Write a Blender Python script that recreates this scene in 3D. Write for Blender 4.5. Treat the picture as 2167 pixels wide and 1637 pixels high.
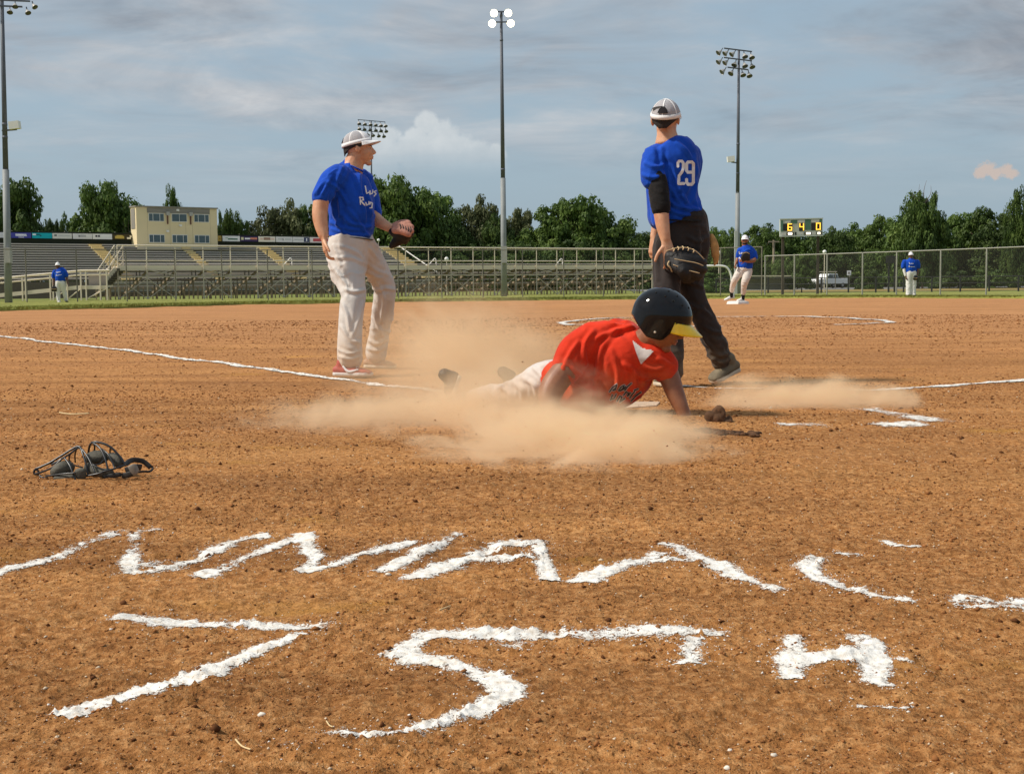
import bpy, bmesh, math, random
import numpy as np
from mathutils import Vector, Matrix, noise
from mathutils.bvhtree import BVHTree

random.seed(11)
RNG = np.random.default_rng(7)
SC = bpy.context.scene
COL = SC.collection
for o in list(bpy.data.objects):
    bpy.data.objects.remove(o)

# ------------------------------------------------------------------ camera
# photograph is 2167 x 1637; focal length from the right angle of the foul lines
W, H, F = 2167.0, 1637.0, 2800.0
CAMH = 0.67
PITCH = math.atan(222.5 / F)
ROLL = math.radians(0.5)
CAM = Vector((0, 0, CAMH))
FWD = Vector((0, math.cos(PITCH), -math.sin(PITCH)))
U0 = Vector((0, math.sin(PITCH), math.cos(PITCH)))
R0 = Vector((1, 0, 0))
RIGHT = R0 * math.cos(ROLL) - U0 * math.sin(ROLL)
UP = R0 * math.sin(ROLL) + U0 * math.cos(ROLL)
cd = bpy.data.cameras.new('camera')
cam = bpy.data.objects.new('camera', cd)
COL.objects.link(cam)
cam.matrix_world = Matrix((
    (RIGHT.x, UP.x, -FWD.x, CAM.x), (RIGHT.y, UP.y, -FWD.y, CAM.y),
    (RIGHT.z, UP.z, -FWD.z, CAM.z), (0, 0, 0, 1)))
cd.sensor_width = 36
cd.lens = 36 * F / W
cd.clip_end = 4000
cd.clip_start = 0.05
SC.camera = cam

# ------------------------------------------------------------------ sky and sun
SUN_TO = Vector((-0.66, -0.10, 0.74)).normalized()
wd = bpy.data.worlds.new('World')
SC.world = wd
wd.use_nodes = True


class NT:
    """small node-tree helper"""
    def __init__(self, tree):
        self.t = tree
        self.n = tree.nodes
        self.l = tree.links

    def add(self, kind, ins=None, **props):
        nd = self.n.new(kind)
        for k, v in props.items():
            setattr(nd, k, v)
        for k, v in (ins or {}).items():
            s = nd.inputs[k]
            if hasattr(v, 'bl_idname') and 'Socket' in v.bl_idname:
                self.l.new(v, s)
            elif hasattr(v, 'outputs'):
                self.l.new(v.outputs[0], s)
            else:
                s.default_value = v
        return nd

    def math(self, op, a, b=0.0, c=0.0, clamp=False):
        return self.add('ShaderNodeMath', {0: a, 1: b, 2: c}, operation=op, use_clamp=clamp).outputs[0]

    def vmath(self, op, a, b=(0, 0, 0)):
        nd = self.add('ShaderNodeVectorMath', {0: a, 1: b}, operation=op)
        return nd.outputs['Value'] if op in ('LENGTH', 'DISTANCE', 'DOT_PRODUCT') else nd.outputs[0]

    def mix(self, fac, a, b, blend='MIX'):
        nd = self.n.new('ShaderNodeMix')
        nd.data_type = 'RGBA'
        nd.blend_type = blend
        for s, v in ((nd.inputs[0], fac), (nd.inputs[6], a), (nd.inputs[7], b)):
            if hasattr(v, 'bl_idname'):
                self.l.new(v, s)
            else:
                s.default_value = v if not isinstance(v, tuple) or len(v) == 4 else (*v, 1)
        return nd.outputs[2]

    def ramp(self, fac, stops, interp='LINEAR'):
        nd = self.n.new('ShaderNodeValToRGB')
        cr = nd.color_ramp
        cr.interpolation = interp
        while len(cr.elements) < len(stops):
            cr.elements.new(0.5)
        for e, (p, c) in zip(cr.elements, stops):
            e.position = p
            e.color = (*c, 1) if len(c) == 3 else c
        self.l.new(fac, nd.inputs[0])
        return nd.outputs[0]

    def noise(self, vec, scale, detail=4, rough=0.55, dist=0.0):
        nd = self.add('ShaderNodeTexNoise', {'Vector': vec, 'Scale': scale, 'Detail': detail,
                                            'Roughness': rough, 'Distortion': dist})
        return nd.outputs[0]

    def sstep(self, v, a, b):
        nd = self.add('ShaderNodeMapRange', {'Value': v, 'From Min': a, 'From Max': b}, interpolation_type='SMOOTHSTEP')
        return nd.outputs[0]


def ray(px, py):
    return FWD + RIGHT * ((px - W / 2) / F) + UP * ((H / 2 - py) / F)


wn = NT(wd.node_tree)
wn.n.clear()
sky = wn.add('ShaderNodeTexSky', sky_type='NISHITA', sun_disc=False)
sky.sun_elevation = math.asin(SUN_TO.z)
sky.sun_rotation = math.atan2(SUN_TO.x, SUN_TO.y)
sky.air_density = 1.0
sky.dust_density = 3.0
tc = wn.add('ShaderNodeTexCoord')
dirv = wn.vmath('NORMALIZE', tc.outputs['Generated'])
sep = wn.add('ShaderNodeSeparateXYZ', {0: dirv})
# a flat cloud deck far overhead, seen edge-on towards the horizon
inv = wn.math('DIVIDE', 1.0, wn.math('ADD', wn.math('MAXIMUM', sep.outputs[2], 0.0), 0.10))
deck = wn.add('ShaderNodeCombineXYZ', {0: wn.math('MULTIPLY', sep.outputs[0], inv),
                                       1: wn.math('MULTIPLY', sep.outputs[1], inv), 2: 0.0}).outputs[0]
n1 = wn.noise(deck, 0.95, 6, 0.56, 0.5)
n2 = wn.noise(wn.vmath('ADD', deck, (13.1, 4.7, 2.0)), 2.6, 7, 0.6, 0.8)
cover = wn.sstep(wn.math('ADD', wn.math('MULTIPLY', n1, 0.7), wn.math('MULTIPLY', n2, 0.3)), 0.36, 0.66)
cover = wn.math('MULTIPLY', cover, wn.sstep(sep.outputs[2], 0.03, 0.16))
shade = wn.noise(wn.vmath('ADD', deck, (3.3, 9.2, 7.0)), 1.5, 6, 0.6, 0.6)
ccol = wn.ramp(shade, [(0.30, (0.20, 0.23, 0.275)), (0.50, (0.36, 0.385, 0.42)), (0.70, (0.56, 0.555, 0.56))])
thin = wn.mix(0.72, wn.mix(1.0, sky.outputs[0], (0.10, 0.10, 0.10), 'MULTIPLY'), (0.33, 0.44, 0.53))
col = wn.mix(cover, thin, ccol)
# one towering cumulus low on the horizon and a small sunlit one beside it
CUM = [(905, 262, 30), (885, 300, 34), (935, 292, 46), (975, 318, 40), (1015, 325, 36), (1048, 330, 30),
       (850, 318, 34), (812, 300, 44), (800, 335, 52), (900, 345, 60), (960, 355, 60), (1030, 365, 50)]
SMALL = [(2075, 366, 15), (2090, 358, 16), (2108, 366, 15), (2128, 360, 15), (2143, 367, 13)]
pn = wn.math('MULTIPLY', wn.math('SUBTRACT', wn.noise(dirv, 62.0, 5, 0.6), 0.5), 0.95)


pn2 = wn.math('MULTIPLY', wn.math('SUBTRACT', wn.noise(dirv, 240.0, 5, 0.65), 0.5), 1.9)


def blobs(lst, pn=pn):
    acc = None
    for px, py, r in lst:
        d = ray(px, py).normalized()
        v = wn.math('SUBTRACT', 1.0, wn.math('DIVIDE', wn.vmath('DISTANCE', dirv, tuple(d)), r / F))
        acc = v if acc is None else wn.math('MAXIMUM', acc, v)
    return wn.math('ADD', acc, pn)


cm = wn.sstep(blobs(CUM), 0.0, 0.34)
eb = ray(900, 385).normalized().z
et = ray(900, 285).normalized().z
cm = wn.math('MULTIPLY', cm, wn.sstep(sep.outputs[2], eb, et))
col = wn.mix(wn.math('MULTIPLY', cm, 0.78), col, wn.mix(wn.sstep(pn, -0.25, 0.25), (0.50, 0.545, 0.57), (0.60, 0.63, 0.64)))
sm = wn.sstep(blobs(SMALL, pn2), -0.1, 0.5)
col = wn.mix(wn.math('MULTIPLY', sm, 0.55), col, (0.66, 0.46, 0.34))
bg = wn.add('ShaderNodeBackground', {'Color': col, 'Strength': 1.0})
wo = wn.add('ShaderNodeOutputWorld', {'Surface': bg})

sd = bpy.data.lights.new('sun', 'SUN')
sd.energy = 3.8
sd.angle = math.radians(7)
sd.color = (1.0, 0.93, 0.82)
sun = bpy.data.objects.new('sun', sd)
COL.objects.link(sun)
sun.location = (-30, 10, 40)
sun.rotation_euler = SUN_TO.to_track_quat('Z', 'Y').to_euler()

vs = SC.view_settings
vs.view_transform = 'Standard'
vs.look = 'None'
vs.exposure = 0.20
vs.gamma = 1.0
vs.use_curve_mapping = False
cy = SC.cycles
cy.max_bounces = 8
cy.volume_bounces = 4
cy.transparent_max_bounces = 16
cy.use_denoising = True
cy.volume_step_rate = 0.6
cy.volume_max_steps = 256


# ------------------------------------------------------------------ photo pixel -> place
def P(px, py, Y):
    r = ray(px, py)
    return CAM + r * (Y / r.y)


def gz(Y):
    return -0.006 * max(0.0, min(Y - 40.0, 90.0))


def G(px, py, dz=0.0):
    """the point of the ground that this pixel shows"""
    r = ray(px, py)
    Y = 20.0
    for _ in range(40):
        z = gz(Y) + dz
        Y = 0.5 * Y + 0.5 * (r.y * (z - CAM.z) / r.z)
    return Vector((CAM.x + r.x * Y / r.y, Y, gz(Y) + dz))
# ------------------------------------------------------------------ materials
MATS = {}


def mat(name, color, rough=0.7, var=0.12, scale=6.0, bump=0.0, bscale=40.0, metal=0.0, spec=0.4,
        coat=0.0, rand=0.0, sheen=0.0, detail=4, coords='Object'):
    if name in MATS:
        return MATS[name]
    m = bpy.data.materials.new(name)
    m.use_nodes = True
    t = NT(m.node_tree)
    b = t.n['Principled BSDF']
    tcn = t.add('ShaderNodeTexCoord')
    vec = tcn.outputs['Object'] if coords == 'Object' else t.add('ShaderNodeNewGeometry').outputs['Position']
    nz = t.noise(vec, scale, detail, 0.6)
    lo = tuple(max(0, c * (1 - var)) for c in color)
    hi = tuple(min(1, c * (1 + var)) for c in color)
    c = t.ramp(nz, [(0.25, lo), (0.75, hi)])
    if rand:
        oi = t.add('ShaderNodeObjectInfo')
        hs = t.add('ShaderNodeHueSaturation', {'Color': c, 'Value': t.math('MULTIPLY_ADD', oi.outputs['Random'], 2 * rand, 1 - rand)})
        c = hs.outputs[0]
    t.l.new(c, b.inputs['Base Color'])
    b.inputs['Roughness'].default_value = rough
    b.inputs['Metallic'].default_value = metal
    b.inputs['Specular IOR Level'].default_value = spec
    b.inputs['Coat Weight'].default_value = coat
    b.inputs['Sheen Weight'].default_value = sheen
    if bump:
        n3 = t.noise(vec, bscale, 4, 0.65)
        bp = t.add('ShaderNodeBump', {'Height': n3, 'Strength': bump, 'Distance': 0.01})
        t.l.new(bp.outputs[0], b.inputs['Normal'])
    MATS[name] = m
    return m


def emat(name, color, strength):
    if name in MATS:
        return MATS[name]
    m = bpy.data.materials.new(name)
    m.use_nodes = True
    b = m.node_tree.nodes['Principled BSDF']
    b.inputs['Base Color'].default_value = (*color, 1)
    b.inputs['Emission Color'].default_value = (*color, 1)
    b.inputs['Emission Strength'].default_value = strength
    MATS[name] = m
    return m


# ------------------------------------------------------------------ objects
def tag(o, label=None, cat=None, group=None, kind=None):
    if label:
        o['label'] = label
    if cat:
        o['category'] = cat
    if group:
        o['group'] = group
    if kind:
        o['kind'] = kind
    return o


def empty(name, loc, label=None, cat=None, group=None):
    o = bpy.data.objects.new(name, None)
    o.empty_display_size = 0.2
    COL.objects.link(o)
    o.matrix_world = Matrix.Translation(Vector(loc))
    return tag(o, label, cat, group)


def adopt(o, parent):
    if parent is not None:
        o.parent = parent
        o.matrix_parent_inverse = WORLD[parent.name].inverted() if parent.name in WORLD else parent.matrix_basis.inverted()


WORLD = {}


def link(name, me, m=None, parent=None, smooth=False):
    o = bpy.data.objects.new(name, me)
    COL.objects.link(o)
    if m is not None and not me.materials:
        me.materials.append(m)
    if smooth:
        me.shade_smooth()
    adopt(o, parent)
    WORLD[o.name] = Matrix.Identity(4)
    return o


def mesh(name, verts, faces):
    me = bpy.data.meshes.new(name)
    me.from_pydata([tuple(v) for v in verts], [], faces)
    me.update()
    return me


def npmesh(name, V, Q):
    """big mesh from arrays; Q is (n,3) or (n,4)"""
    me = bpy.data.meshes.new(name)
    k = Q.shape[1]
    me.vertices.add(len(V))
    me.vertices.foreach_set('co', np.ascontiguousarray(V, dtype=np.float32).ravel())
    me.loops.add(Q.size)
    me.loops.foreach_set('vertex_index', np.ascontiguousarray(Q, dtype=np.int32).ravel())
    me.polygons.add(len(Q))
    me.polygons.foreach_set('loop_start', np.arange(0, Q.size, k, dtype=np.int32))
    me.update(calc_edges=True)
    me.validate()
    return me


class MB:
    """collects shapes of ONE thing or part"""
    def __init__(self):
        self.v, self.f = [], []

    def add(self, vs, fs):
        n = len(self.v)
        self.v += [Vector(p) for p in vs]
        self.f += [tuple(i + n for i in q) for q in fs]
        return self

    def box(self, c, s, M=None):
        c, s = Vector(c), Vector(s) / 2
        vs = [Vector((x * s.x, y * s.y, z * s.z)) for x in (-1, 1) for y in (-1, 1) for z in (-1, 1)]
        if M is not None:
            vs = [M @ p for p in vs]
        return self.add([c + p for p in vs], [(0, 1, 3, 2), (4, 6, 7, 5), (0, 4, 5, 1), (2, 3, 7, 6), (0, 2, 6, 4), (1, 5, 7, 3)])

    def ell(self, c, r, M=None, nu=16, nv=10):
        vs, fs = [], []
        for j in range(nv + 1):
            th = math.pi * j / nv
            for i in range(nu):
                a = 2 * math.pi * i / nu
                p = Vector((r[0] * math.sin(th) * math.cos(a), r[1] * math.sin(th) * math.sin(a), r[2] * math.cos(th)))
                vs.append(Vector(c) + (M @ p if M is not None else p))
        for j in range(nv):
            for i in range(nu):
                fs.append((j * nu + i, (j + 1) * nu + i, (j + 1) * nu + (i + 1) % nu, j * nu + (i + 1) % nu))
        return self.add(vs, fs)

    def tube(self, pts, n=16, cap=True, sub=4, hint=Vector((0, 1, 0))):
        """pts: (Vector, r1, r2); r1 across the hint, r2 along it"""
        if sub > 1 and len(pts) > 2:
            pts = spline(pts, sub)
        if cap:
            def end(a, b):
                d = (a[0] - b[0])
                d = d.normalized() * min(a[1], a[2])
                return [(a[0] + d * 0.75, a[1] * 0.3, a[2] * 0.3), (a[0] + d * 0.5, a[1] * 0.74, a[2] * 0.74)]
            e0 = end(pts[0], pts[1])
            e1 = end(pts[-1], pts[-2])
            pts = e0 + pts + e1[::-1]
        rings = []
        prev = None
        for k, (p, r1, r2) in enumerate(pts):
            t = (pts[min(k + 1, len(pts) - 1)][0] - pts[max(k - 1, 0)][0]).normalized()
            a1 = t.cross(hint)
            if a1.length < 0.25 and prev is not None:
                a1 = prev - t * prev.dot(t)
            if a1.length < 1e-4:
                a1 = t.orthogonal()
            a1.normalize()
            if prev is not None and a1.dot(prev) < 0:
                a1 = -a1
            prev = a1
            a2 = a1.cross(t)
            rings.append([p + a1 * (r1 * math.cos(2 * math.pi * i / n)) + a2 * (r2 * math.sin(2 * math.pi * i / n)) for i in range(n)])
        vs = [v for r in rings for v in r]
        fs = []
        for j in range(len(rings) - 1):
            for i in range(n):
                fs.append((j * n + i, j * n + (i + 1) % n, (j + 1) * n + (i + 1) % n, (j + 1) * n + i))
        fs.append(tuple(range(n))[::-1])
        fs.append(tuple((len(rings) - 1) * n + i for i in range(n)))
        return self.add(vs, fs)

    def me(self, name):
        me = mesh(name, self.v, self.f)
        bm = bmesh.new()
        bm.from_mesh(me)
        bmesh.ops.recalc_face_normals(bm, faces=bm.faces)
        bm.to_mesh(me)
        bm.free()
        return me

    def build(self, name, m, parent=None, smooth=False):
        return link(name, self.me(name), m, parent, smooth)

    def remesh(self, name, m, parent=None, voxel=0.01, smooth=6, wrinkle=None, folds=None):
        """melt all shapes into one continuous skin"""
        me = self.me(name + '_raw')
        o = bpy.data.objects.new('tmp', me)
        COL.objects.link(o)
        r = o.modifiers.new('r', 'REMESH')
        r.mode = 'VOXEL'
        r.voxel_size = voxel
        s = o.modifiers.new('s', 'SMOOTH')
        s.factor = 0.5
        s.iterations = smooth
        dg = bpy.context.evaluated_depsgraph_get()
        out = bpy.data.meshes.new_from_object(o.evaluated_get(dg))
        out.name = name
        bpy.data.objects.remove(o)
        bpy.data.meshes.remove(me)
        if wrinkle:
            n = len(out.vertices)
            co = np.empty(n * 3, np.float32)
            no = np.empty(n * 3, np.float32)
            out.vertices.foreach_get('co', co)
            out.vertices.foreach_get('normal', no)
            co = co.reshape(-1, 3)
            no = no.reshape(-1, 3)
            d = np.array([wrinkle(Vector(p)) for p in co], np.float32)
            co += no * d[:, None]
            out.vertices.foreach_set('co', co.ravel())
            out.update()
        if folds:
            press_folds(out, folds)
        return link(name, out, m, parent, True)


def press_folds(me, folds):
    """raise real cloth folds along traced lines, on the side of the cloth where they show"""
    n = len(me.vertices)
    co = np.empty(n * 3, np.float32)
    no = np.empty(n * 3, np.float32)
    me.vertices.foreach_get('co', co)
    me.vertices.foreach_get('normal', no)
    co, no = co.reshape(-1, 3).astype(float), no.reshape(-1, 3).astype(float)
    rel = co - np.array(CAM)
    dep = rel @ np.array(FWD)
    px = W / 2 + F * (rel @ np.array(RIGHT)) / dep
    py = H / 2 - F * (rel @ np.array(UP)) / dep
    face = -(no * rel).sum(1) / np.linalg.norm(rel, axis=1)
    wgt = np.clip(face / 0.35, 0, 1)
    disp = np.zeros(n)
    for pts, wd_, amp in folds:
        A = spline([(Vector((x, y, 0)), 1, 1) for x, y in pts], 6) if len(pts) > 2 else [(Vector((x, y, 0)), 1, 1) for x, y in pts]
        best = np.full(n, 1e9)
        tt = np.zeros(n)
        m_ = len(A) - 1
        for i in range(m_):
            ax, ay, bx_, by_ = A[i][0].x, A[i][0].y, A[i + 1][0].x, A[i + 1][0].y
            dx, dy = bx_ - ax, by_ - ay
            t = np.clip(((px - ax) * dx + (py - ay) * dy) / (dx * dx + dy * dy + 1e-9), 0, 1)
            d = np.hypot(px - ax - t * dx, py - ay - t * dy)
            k = d < best
            best[k] = d[k]
            tt[k] = ((i + t) / m_)[k]
        taper = np.sin(np.pi * np.clip(0.12 + 0.76 * tt, 0, 1)) ** 0.7
        disp += amp * taper * (np.exp(-(best / wd_) ** 2) - 0.75 * np.exp(-((best - 1.9 * wd_) / (1.1 * wd_)) ** 2))
    co += no * (disp * wgt)[:, None]
    me.vertices.foreach_set('co', co.astype(np.float32).ravel())
    me.update()


def spline(pts, sub):
    A = [np.array([*p[0], p[1], p[2]]) for p in pts]
    out = []
    for k in range(len(A) - 1):
        p0, p1, p2, p3 = A[max(k - 1, 0)], A[k], A[k + 1], A[min(k + 2, len(A) - 1)]
        for s in range(sub):
            t = s / sub
            q = 0.5 * ((2 * p1) + (-p0 + p2) * t + (2 * p0 - 5 * p1 + 4 * p2 - p3) * t * t + (-p0 + 3 * p1 - 3 * p2 + p3) * t ** 3)
            out.append(q)
    out.append(A[-1])
    return [(Vector(q[:3]), max(q[3], 1e-4), max(q[4], 1e-4)) for q in out]


UNIT = {}


def unit(shape, m):
    k = (shape, m.name)
    if k not in UNIT:
        b = MB()
        if shape == 'box':
            b.box((0, 0, 0), (1, 1, 1))
        elif shape == 'pipe':
            b.tube([(Vector((-0.5, 0, 0)), 1, 1), (Vector((0.5, 0, 0)), 1, 1)], n=10, cap=False)
        UNIT[k] = b.me(shape)
        UNIT[k].materials.append(m)
        if shape == 'pipe':
            UNIT[k].shade_smooth()
    return UNIT[k]


def place(name, me, M, parent):
    o = bpy.data.objects.new(name, me)
    COL.objects.link(o)
    o.matrix_basis = M
    adopt(o, parent)
    return o


def beam(name, p0, p1, w, h, m, parent=None, up=Vector((0, 0, 1))):
    """box from p0 to p1, w across, h along up"""
    p0, p1 = Vector(p0), Vector(p1)
    x = (p1 - p0)
    L = x.length
    x.normalize()
    y = up.cross(x)
    if y.length < 1e-3:
        y = Vector((0, 1, 0)).cross(x)
        if y.length < 1e-3:
            y = Vector((1, 0, 0))
    y.normalize()
    z = x.cross(y)
    c = (p0 + p1) / 2
    M = Matrix(((x.x * L, y.x * w, z.x * h, c.x), (x.y * L, y.y * w, z.y * h, c.y), (x.z * L, y.z * w, z.z * h, c.z), (0, 0, 0, 1)))
    return place(name, unit('box', m), M, parent)


def pipe(name, p0, p1, r, m, parent=None):
    p0, p1 = Vector(p0), Vector(p1)
    x = (p1 - p0)
    L = x.length
    x.normalize()
    y = x.orthogonal().normalized()
    z = x.cross(y)
    c = (p0 + p1) / 2
    M = Matrix(((x.x * L, y.x * r, z.x * r, c.x), (x.y * L, y.y * r, z.y * r, c.y), (x.z * L, y.z * r, z.z * r, c.z), (0, 0, 0, 1)))
    return place(name, unit('pipe', m), M, parent)


# tileable noise fields, sampled in metres
def field(n, beta, seed):
    r = np.random.default_rng(seed)
    k = np.fft.fftfreq(n)[:, None] ** 2 + np.fft.rfftfreq(n)[None, :] ** 2
    k[0, 0] = 1
    sp = (r.normal(size=k.shape) + 1j * r.normal(size=k.shape)) * k ** (-beta / 2)
    sp[0, 0] = 0
    a = np.fft.irfft2(sp, s=(n, n))
    return (a / a.std()).astype(np.float32)


def samp(A, x, y, tile):
    n = A.shape[0]
    u = np.mod(np.asarray(x) / tile, 1.0) * n
    v = np.mod(np.asarray(y) / tile, 1.0) * n
    i, j = np.floor(u).astype(int), np.floor(v).astype(int)
    fu, fv = u - i, v - j
    i %= n
    j %= n
    i1, j1 = (i + 1) % n, (j + 1) % n
    return A[i, j] * (1 - fu) * (1 - fv) + A[i1, j] * fu * (1 - fv) + A[i, j1] * (1 - fu) * fv + A[i1, j1] * fu * fv
# ------------------------------------------------------------------ ground
N_SOFT = field(512, 2.4, 1)
N_MID = field(512, 1.5, 2)
N_FINE = field(1024, 0.9, 3)


def gzv(Y):
    return -0.006 * np.clip(Y - 40.0, 0, 90.0)


# cleat marks and scuffs pressed into the near dirt
DN_X, DN_Y = 1000, 1100
DENT = np.zeros((DN_X, DN_Y), np.float32)
gx0, gy0 = np.meshgrid(np.linspace(-5, 5, DN_X), np.linspace(1, 12, DN_Y), indexing='ij')
for _ in range(240):
    cy_ = 1.6 + 10 * RNG.uniform() ** 1.3
    cx_ = RNG.uniform(-0.42, 0.42) * cy_
    an, ln, wd_ = RNG.uniform(0, 3.14), RNG.uniform(0.05, 0.15), RNG.uniform(0.025, 0.05)
    i0, i1 = int((cx_ - 0.5 + 5) / 10 * DN_X), int((cx_ + 0.5 + 5) / 10 * DN_X)
    j0, j1 = int((cy_ - 0.5 - 1) / 11 * DN_Y), int((cy_ + 0.5 - 1) / 11 * DN_Y)
    i0, j0 = max(i0, 0), max(j0, 0)
    dx_, dy_ = gx0[i0:i1, j0:j1] - cx_, gy0[i0:i1, j0:j1] - cy_
    u_ = (dx_ * math.cos(an) + dy_ * math.sin(an)) / ln
    v_ = (-dx_ * math.sin(an) + dy_ * math.cos(an)) / wd_
    r_ = np.sqrt(u_ * u_ + v_ * v_)
    dp = RNG.uniform(0.002, 0.007)
    DENT[i0:i1, j0:j1] += dp * (-np.exp(-r_ ** 2 * 1.6) + 0.55 * np.exp(-((r_ - 1.35) / 0.35) ** 2))


def dent(x, y):
    u = np.clip((x + 5) / 10 * (DN_X - 1), 0, DN_X - 1.001)
    v = np.clip((y - 1) / 11 * (DN_Y - 1), 0, DN_Y - 1.001)
    i, j = u.astype(int), v.astype(int)
    a, b_ = u - i, v - j
    d = DENT[i, j] * (1 - a) * (1 - b_) + DENT[i + 1, j] * a * (1 - b_) + DENT[i, j + 1] * (1 - a) * b_ + DENT[i + 1, j + 1] * a * b_
    return np.where((y < 11.9) & (np.abs(x) < 4.9), d, 0)


def hgt(x, y):
    """height of the raked dirt above the ground plane"""
    x, y = np.asarray(x, float), np.asarray(y, float)
    near = np.clip((9.0 - y) / 6.0, 0.35, 1.0)
    h = 0.006 * samp(N_SOFT, x, y, 6.0) + 0.0052 * near * samp(N_MID, x, y, 1.7)
    f = samp(N_FINE, x, y, 2.9)
    h += near * (0.0024 * f + 0.0045 * np.clip(f - 1.15, 0, 1.6))
    h += dent(x, y)
    # faint furrows left by the rake, running across the view
    h += 0.0048 * np.clip((y - 5) / 6, 0, 1) * samp(N_MID, x * 0.22, y * 2.2, 9.0)
    return h


def dirt_mat():
    m = bpy.data.materials.new('infield dirt')
    m.use_nodes = True
    t = NT(m.node_tree)
    b = t.n['Principled BSDF']
    pos = t.add('ShaderNodeNewGeometry').outputs['Position']
    st = t.vmath('MULTIPLY', pos, (0.35, 1.0, 1.0))
    a = t.noise(st, 1.3, 6, 0.62)
    c = t.ramp(a, [(0.32, (0.225, 0.086, 0.024)), (0.50, (0.44, 0.188, 0.055)), (0.68, (0.66, 0.315, 0.100))])
    g = t.noise(t.vmath('MULTIPLY', pos, (0.8, 0.8, 1)), 55, 5, 0.75)
    c = t.mix(0.65, c, t.ramp(g, [(0.32, (0.085, 0.031, 0.010)), (0.47, (0.37, 0.160, 0.052)), (0.68, (0.76, 0.42, 0.18))]))
    # ochre patches where the damp clay is scraped open
    och = t.sstep(t.noise(t.vmath('MULTIPLY', pos, (0.6, 1.3, 1)), 1.9, 4, 0.55), 0.60, 0.74)
    c = t.mix(t.math('MULTIPLY', och, 0.60), c, (0.58, 0.285, 0.062))
    # dark damp crumbs and pale grit
    v = t.add('ShaderNodeTexVoronoi', {'Vector': pos, 'Scale': 150.0}, feature='F1')
    grit = t.math('LESS_THAN', v.outputs['Distance'], 0.17)
    sel = t.add('ShaderNodeSeparateColor', {0: v.outputs['Color']})
    c = t.mix(t.math('MULTIPLY', grit, t.math('GREATER_THAN', sel.outputs[0], 0.80)), c, (0.62, 0.46, 0.31))
    c = t.mix(t.math('MULTIPLY', grit, t.math('LESS_THAN', sel.outputs[0], 0.18)), c, (0.07, 0.028, 0.014))
    # streaks left by the drag mat
    sk = t.noise(t.vmath('MULTIPLY', pos, (0.16, 2.6, 1.0)), 1.0, 6, 0.72)
    c = t.mix(1.0, c, t.ramp(sk, [(0.30, (0.66, 0.62, 0.58)), (0.50, (1.0, 1.0, 1.0)), (0.72, (1.22, 1.20, 1.16))]), 'MULTIPLY')
    # far infield is dry and dusty
    sp = t.add('ShaderNodeSeparateXYZ', {0: pos})
    dry = t.sstep(sp.outputs[1], 4.0, 26.0)
    c = t.mix(t.math('MULTIPLY', dry, 0.50), c, t.ramp(sk, [(0.3, (0.44, 0.205, 0.092)), (0.7, (0.64, 0.340, 0.170))]))
    t.l.new(c, b.inputs['Base Color'])
    b.inputs['Roughness'].default_value = 0.95
    b.inputs['Specular IOR Level'].default_value = 0.12
    n = t.math('ADD', t.math('ADD', t.noise(pos, 90, 5, 0.7), t.math('MULTIPLY', t.noise(pos, 22, 3, 0.6), 1.6)), t.math('MULTIPLY', t.noise(t.vmath('MULTIPLY', pos, (0.5, 1.6, 1)), 5, 5, 0.7), t.math('MULTIPLY', dry, 5.0)))
    bp = t.add('ShaderNodeBump', {'Height': n, 'Strength': 1.0, 'Distance': 0.014})
    t.l.new(bp.outputs[0], b.inputs['Normal'])
    return m


M_DIRT = dirt_mat()
M_GRASS = mat('grass', (0.210, 0.215, 0.048), 0.9, 0.45, 1.2, 0.6, 30, spec=0.15, coords='W', detail=6)
M_LAWN = mat('lawn', (0.170, 0.190, 0.045), 0.9, 0.35, 0.35, 0.4, 20, spec=0.15, coords='W', detail=6)


def chalk_mat():
    m = bpy.data.materials.new('chalk powder')
    m.use_nodes = True
    t = NT(m.node_tree)
    b = t.n['Principled BSDF']
    pos = t.add('ShaderNodeNewGeometry').outputs['Position']
    cov = t.add('ShaderNodeAttribute', attribute_name='cov').outputs['Fac']
    fine = t.math('ADD', t.math('MULTIPLY', t.noise(pos, 260, 4, 0.7), 0.55), t.math('MULTIPLY', t.noise(pos, 55, 4, 0.65), 0.45))
    c = t.ramp(t.noise(pos, 45, 4, 0.7), [(0.32, (0.58, 0.50, 0.41)), (0.50, (0.76, 0.73, 0.68)), (0.75, (0.82, 0.80, 0.77))])
    t.l.new(c, b.inputs['Base Color'])
    b.inputs['Roughness'].default_value = 0.95
    b.inputs['Specular IOR Level'].default_value = 0.1
    bp = t.add('ShaderNodeBump', {'Height': fine, 'Strength': 0.6, 'Distance': 0.006})
    t.l.new(bp.outputs[0], b.inputs['Normal'])
    a = t.sstep(t.math('ADD', cov, t.math('MULTIPLY', t.math('SUBTRACT', fine, 0.5), 4.4)), 0.36, 0.70)
    t.l.new(a, b.inputs['Alpha'])
    return m


M_CHALK = chalk_mat()

# the land, one sheet out to the horizon
ys = np.array([-60, -10, 0, 20, 40, 50, 60, 80, 100, 130, 200, 400, 900, 2500.0])
xs = np.array([-2500, -800, -300, -100, -40, 0, 40, 100, 300, 800, 2500.0])
X, Y = np.meshgrid(xs, ys)
V = np.stack([X.ravel(), Y.ravel(), gzv(Y).ravel() - 0.06], 1)
nx = len(xs)
Q = np.array([(j * nx + i, j * nx + i + 1, (j + 1) * nx + i + 1, (j + 1) * nx + i) for j in range(len(ys) - 1) for i in range(nx - 1)])
tag(link('ground', npmesh('ground', V, Q), M_LAWN), kind='structure')

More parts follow.
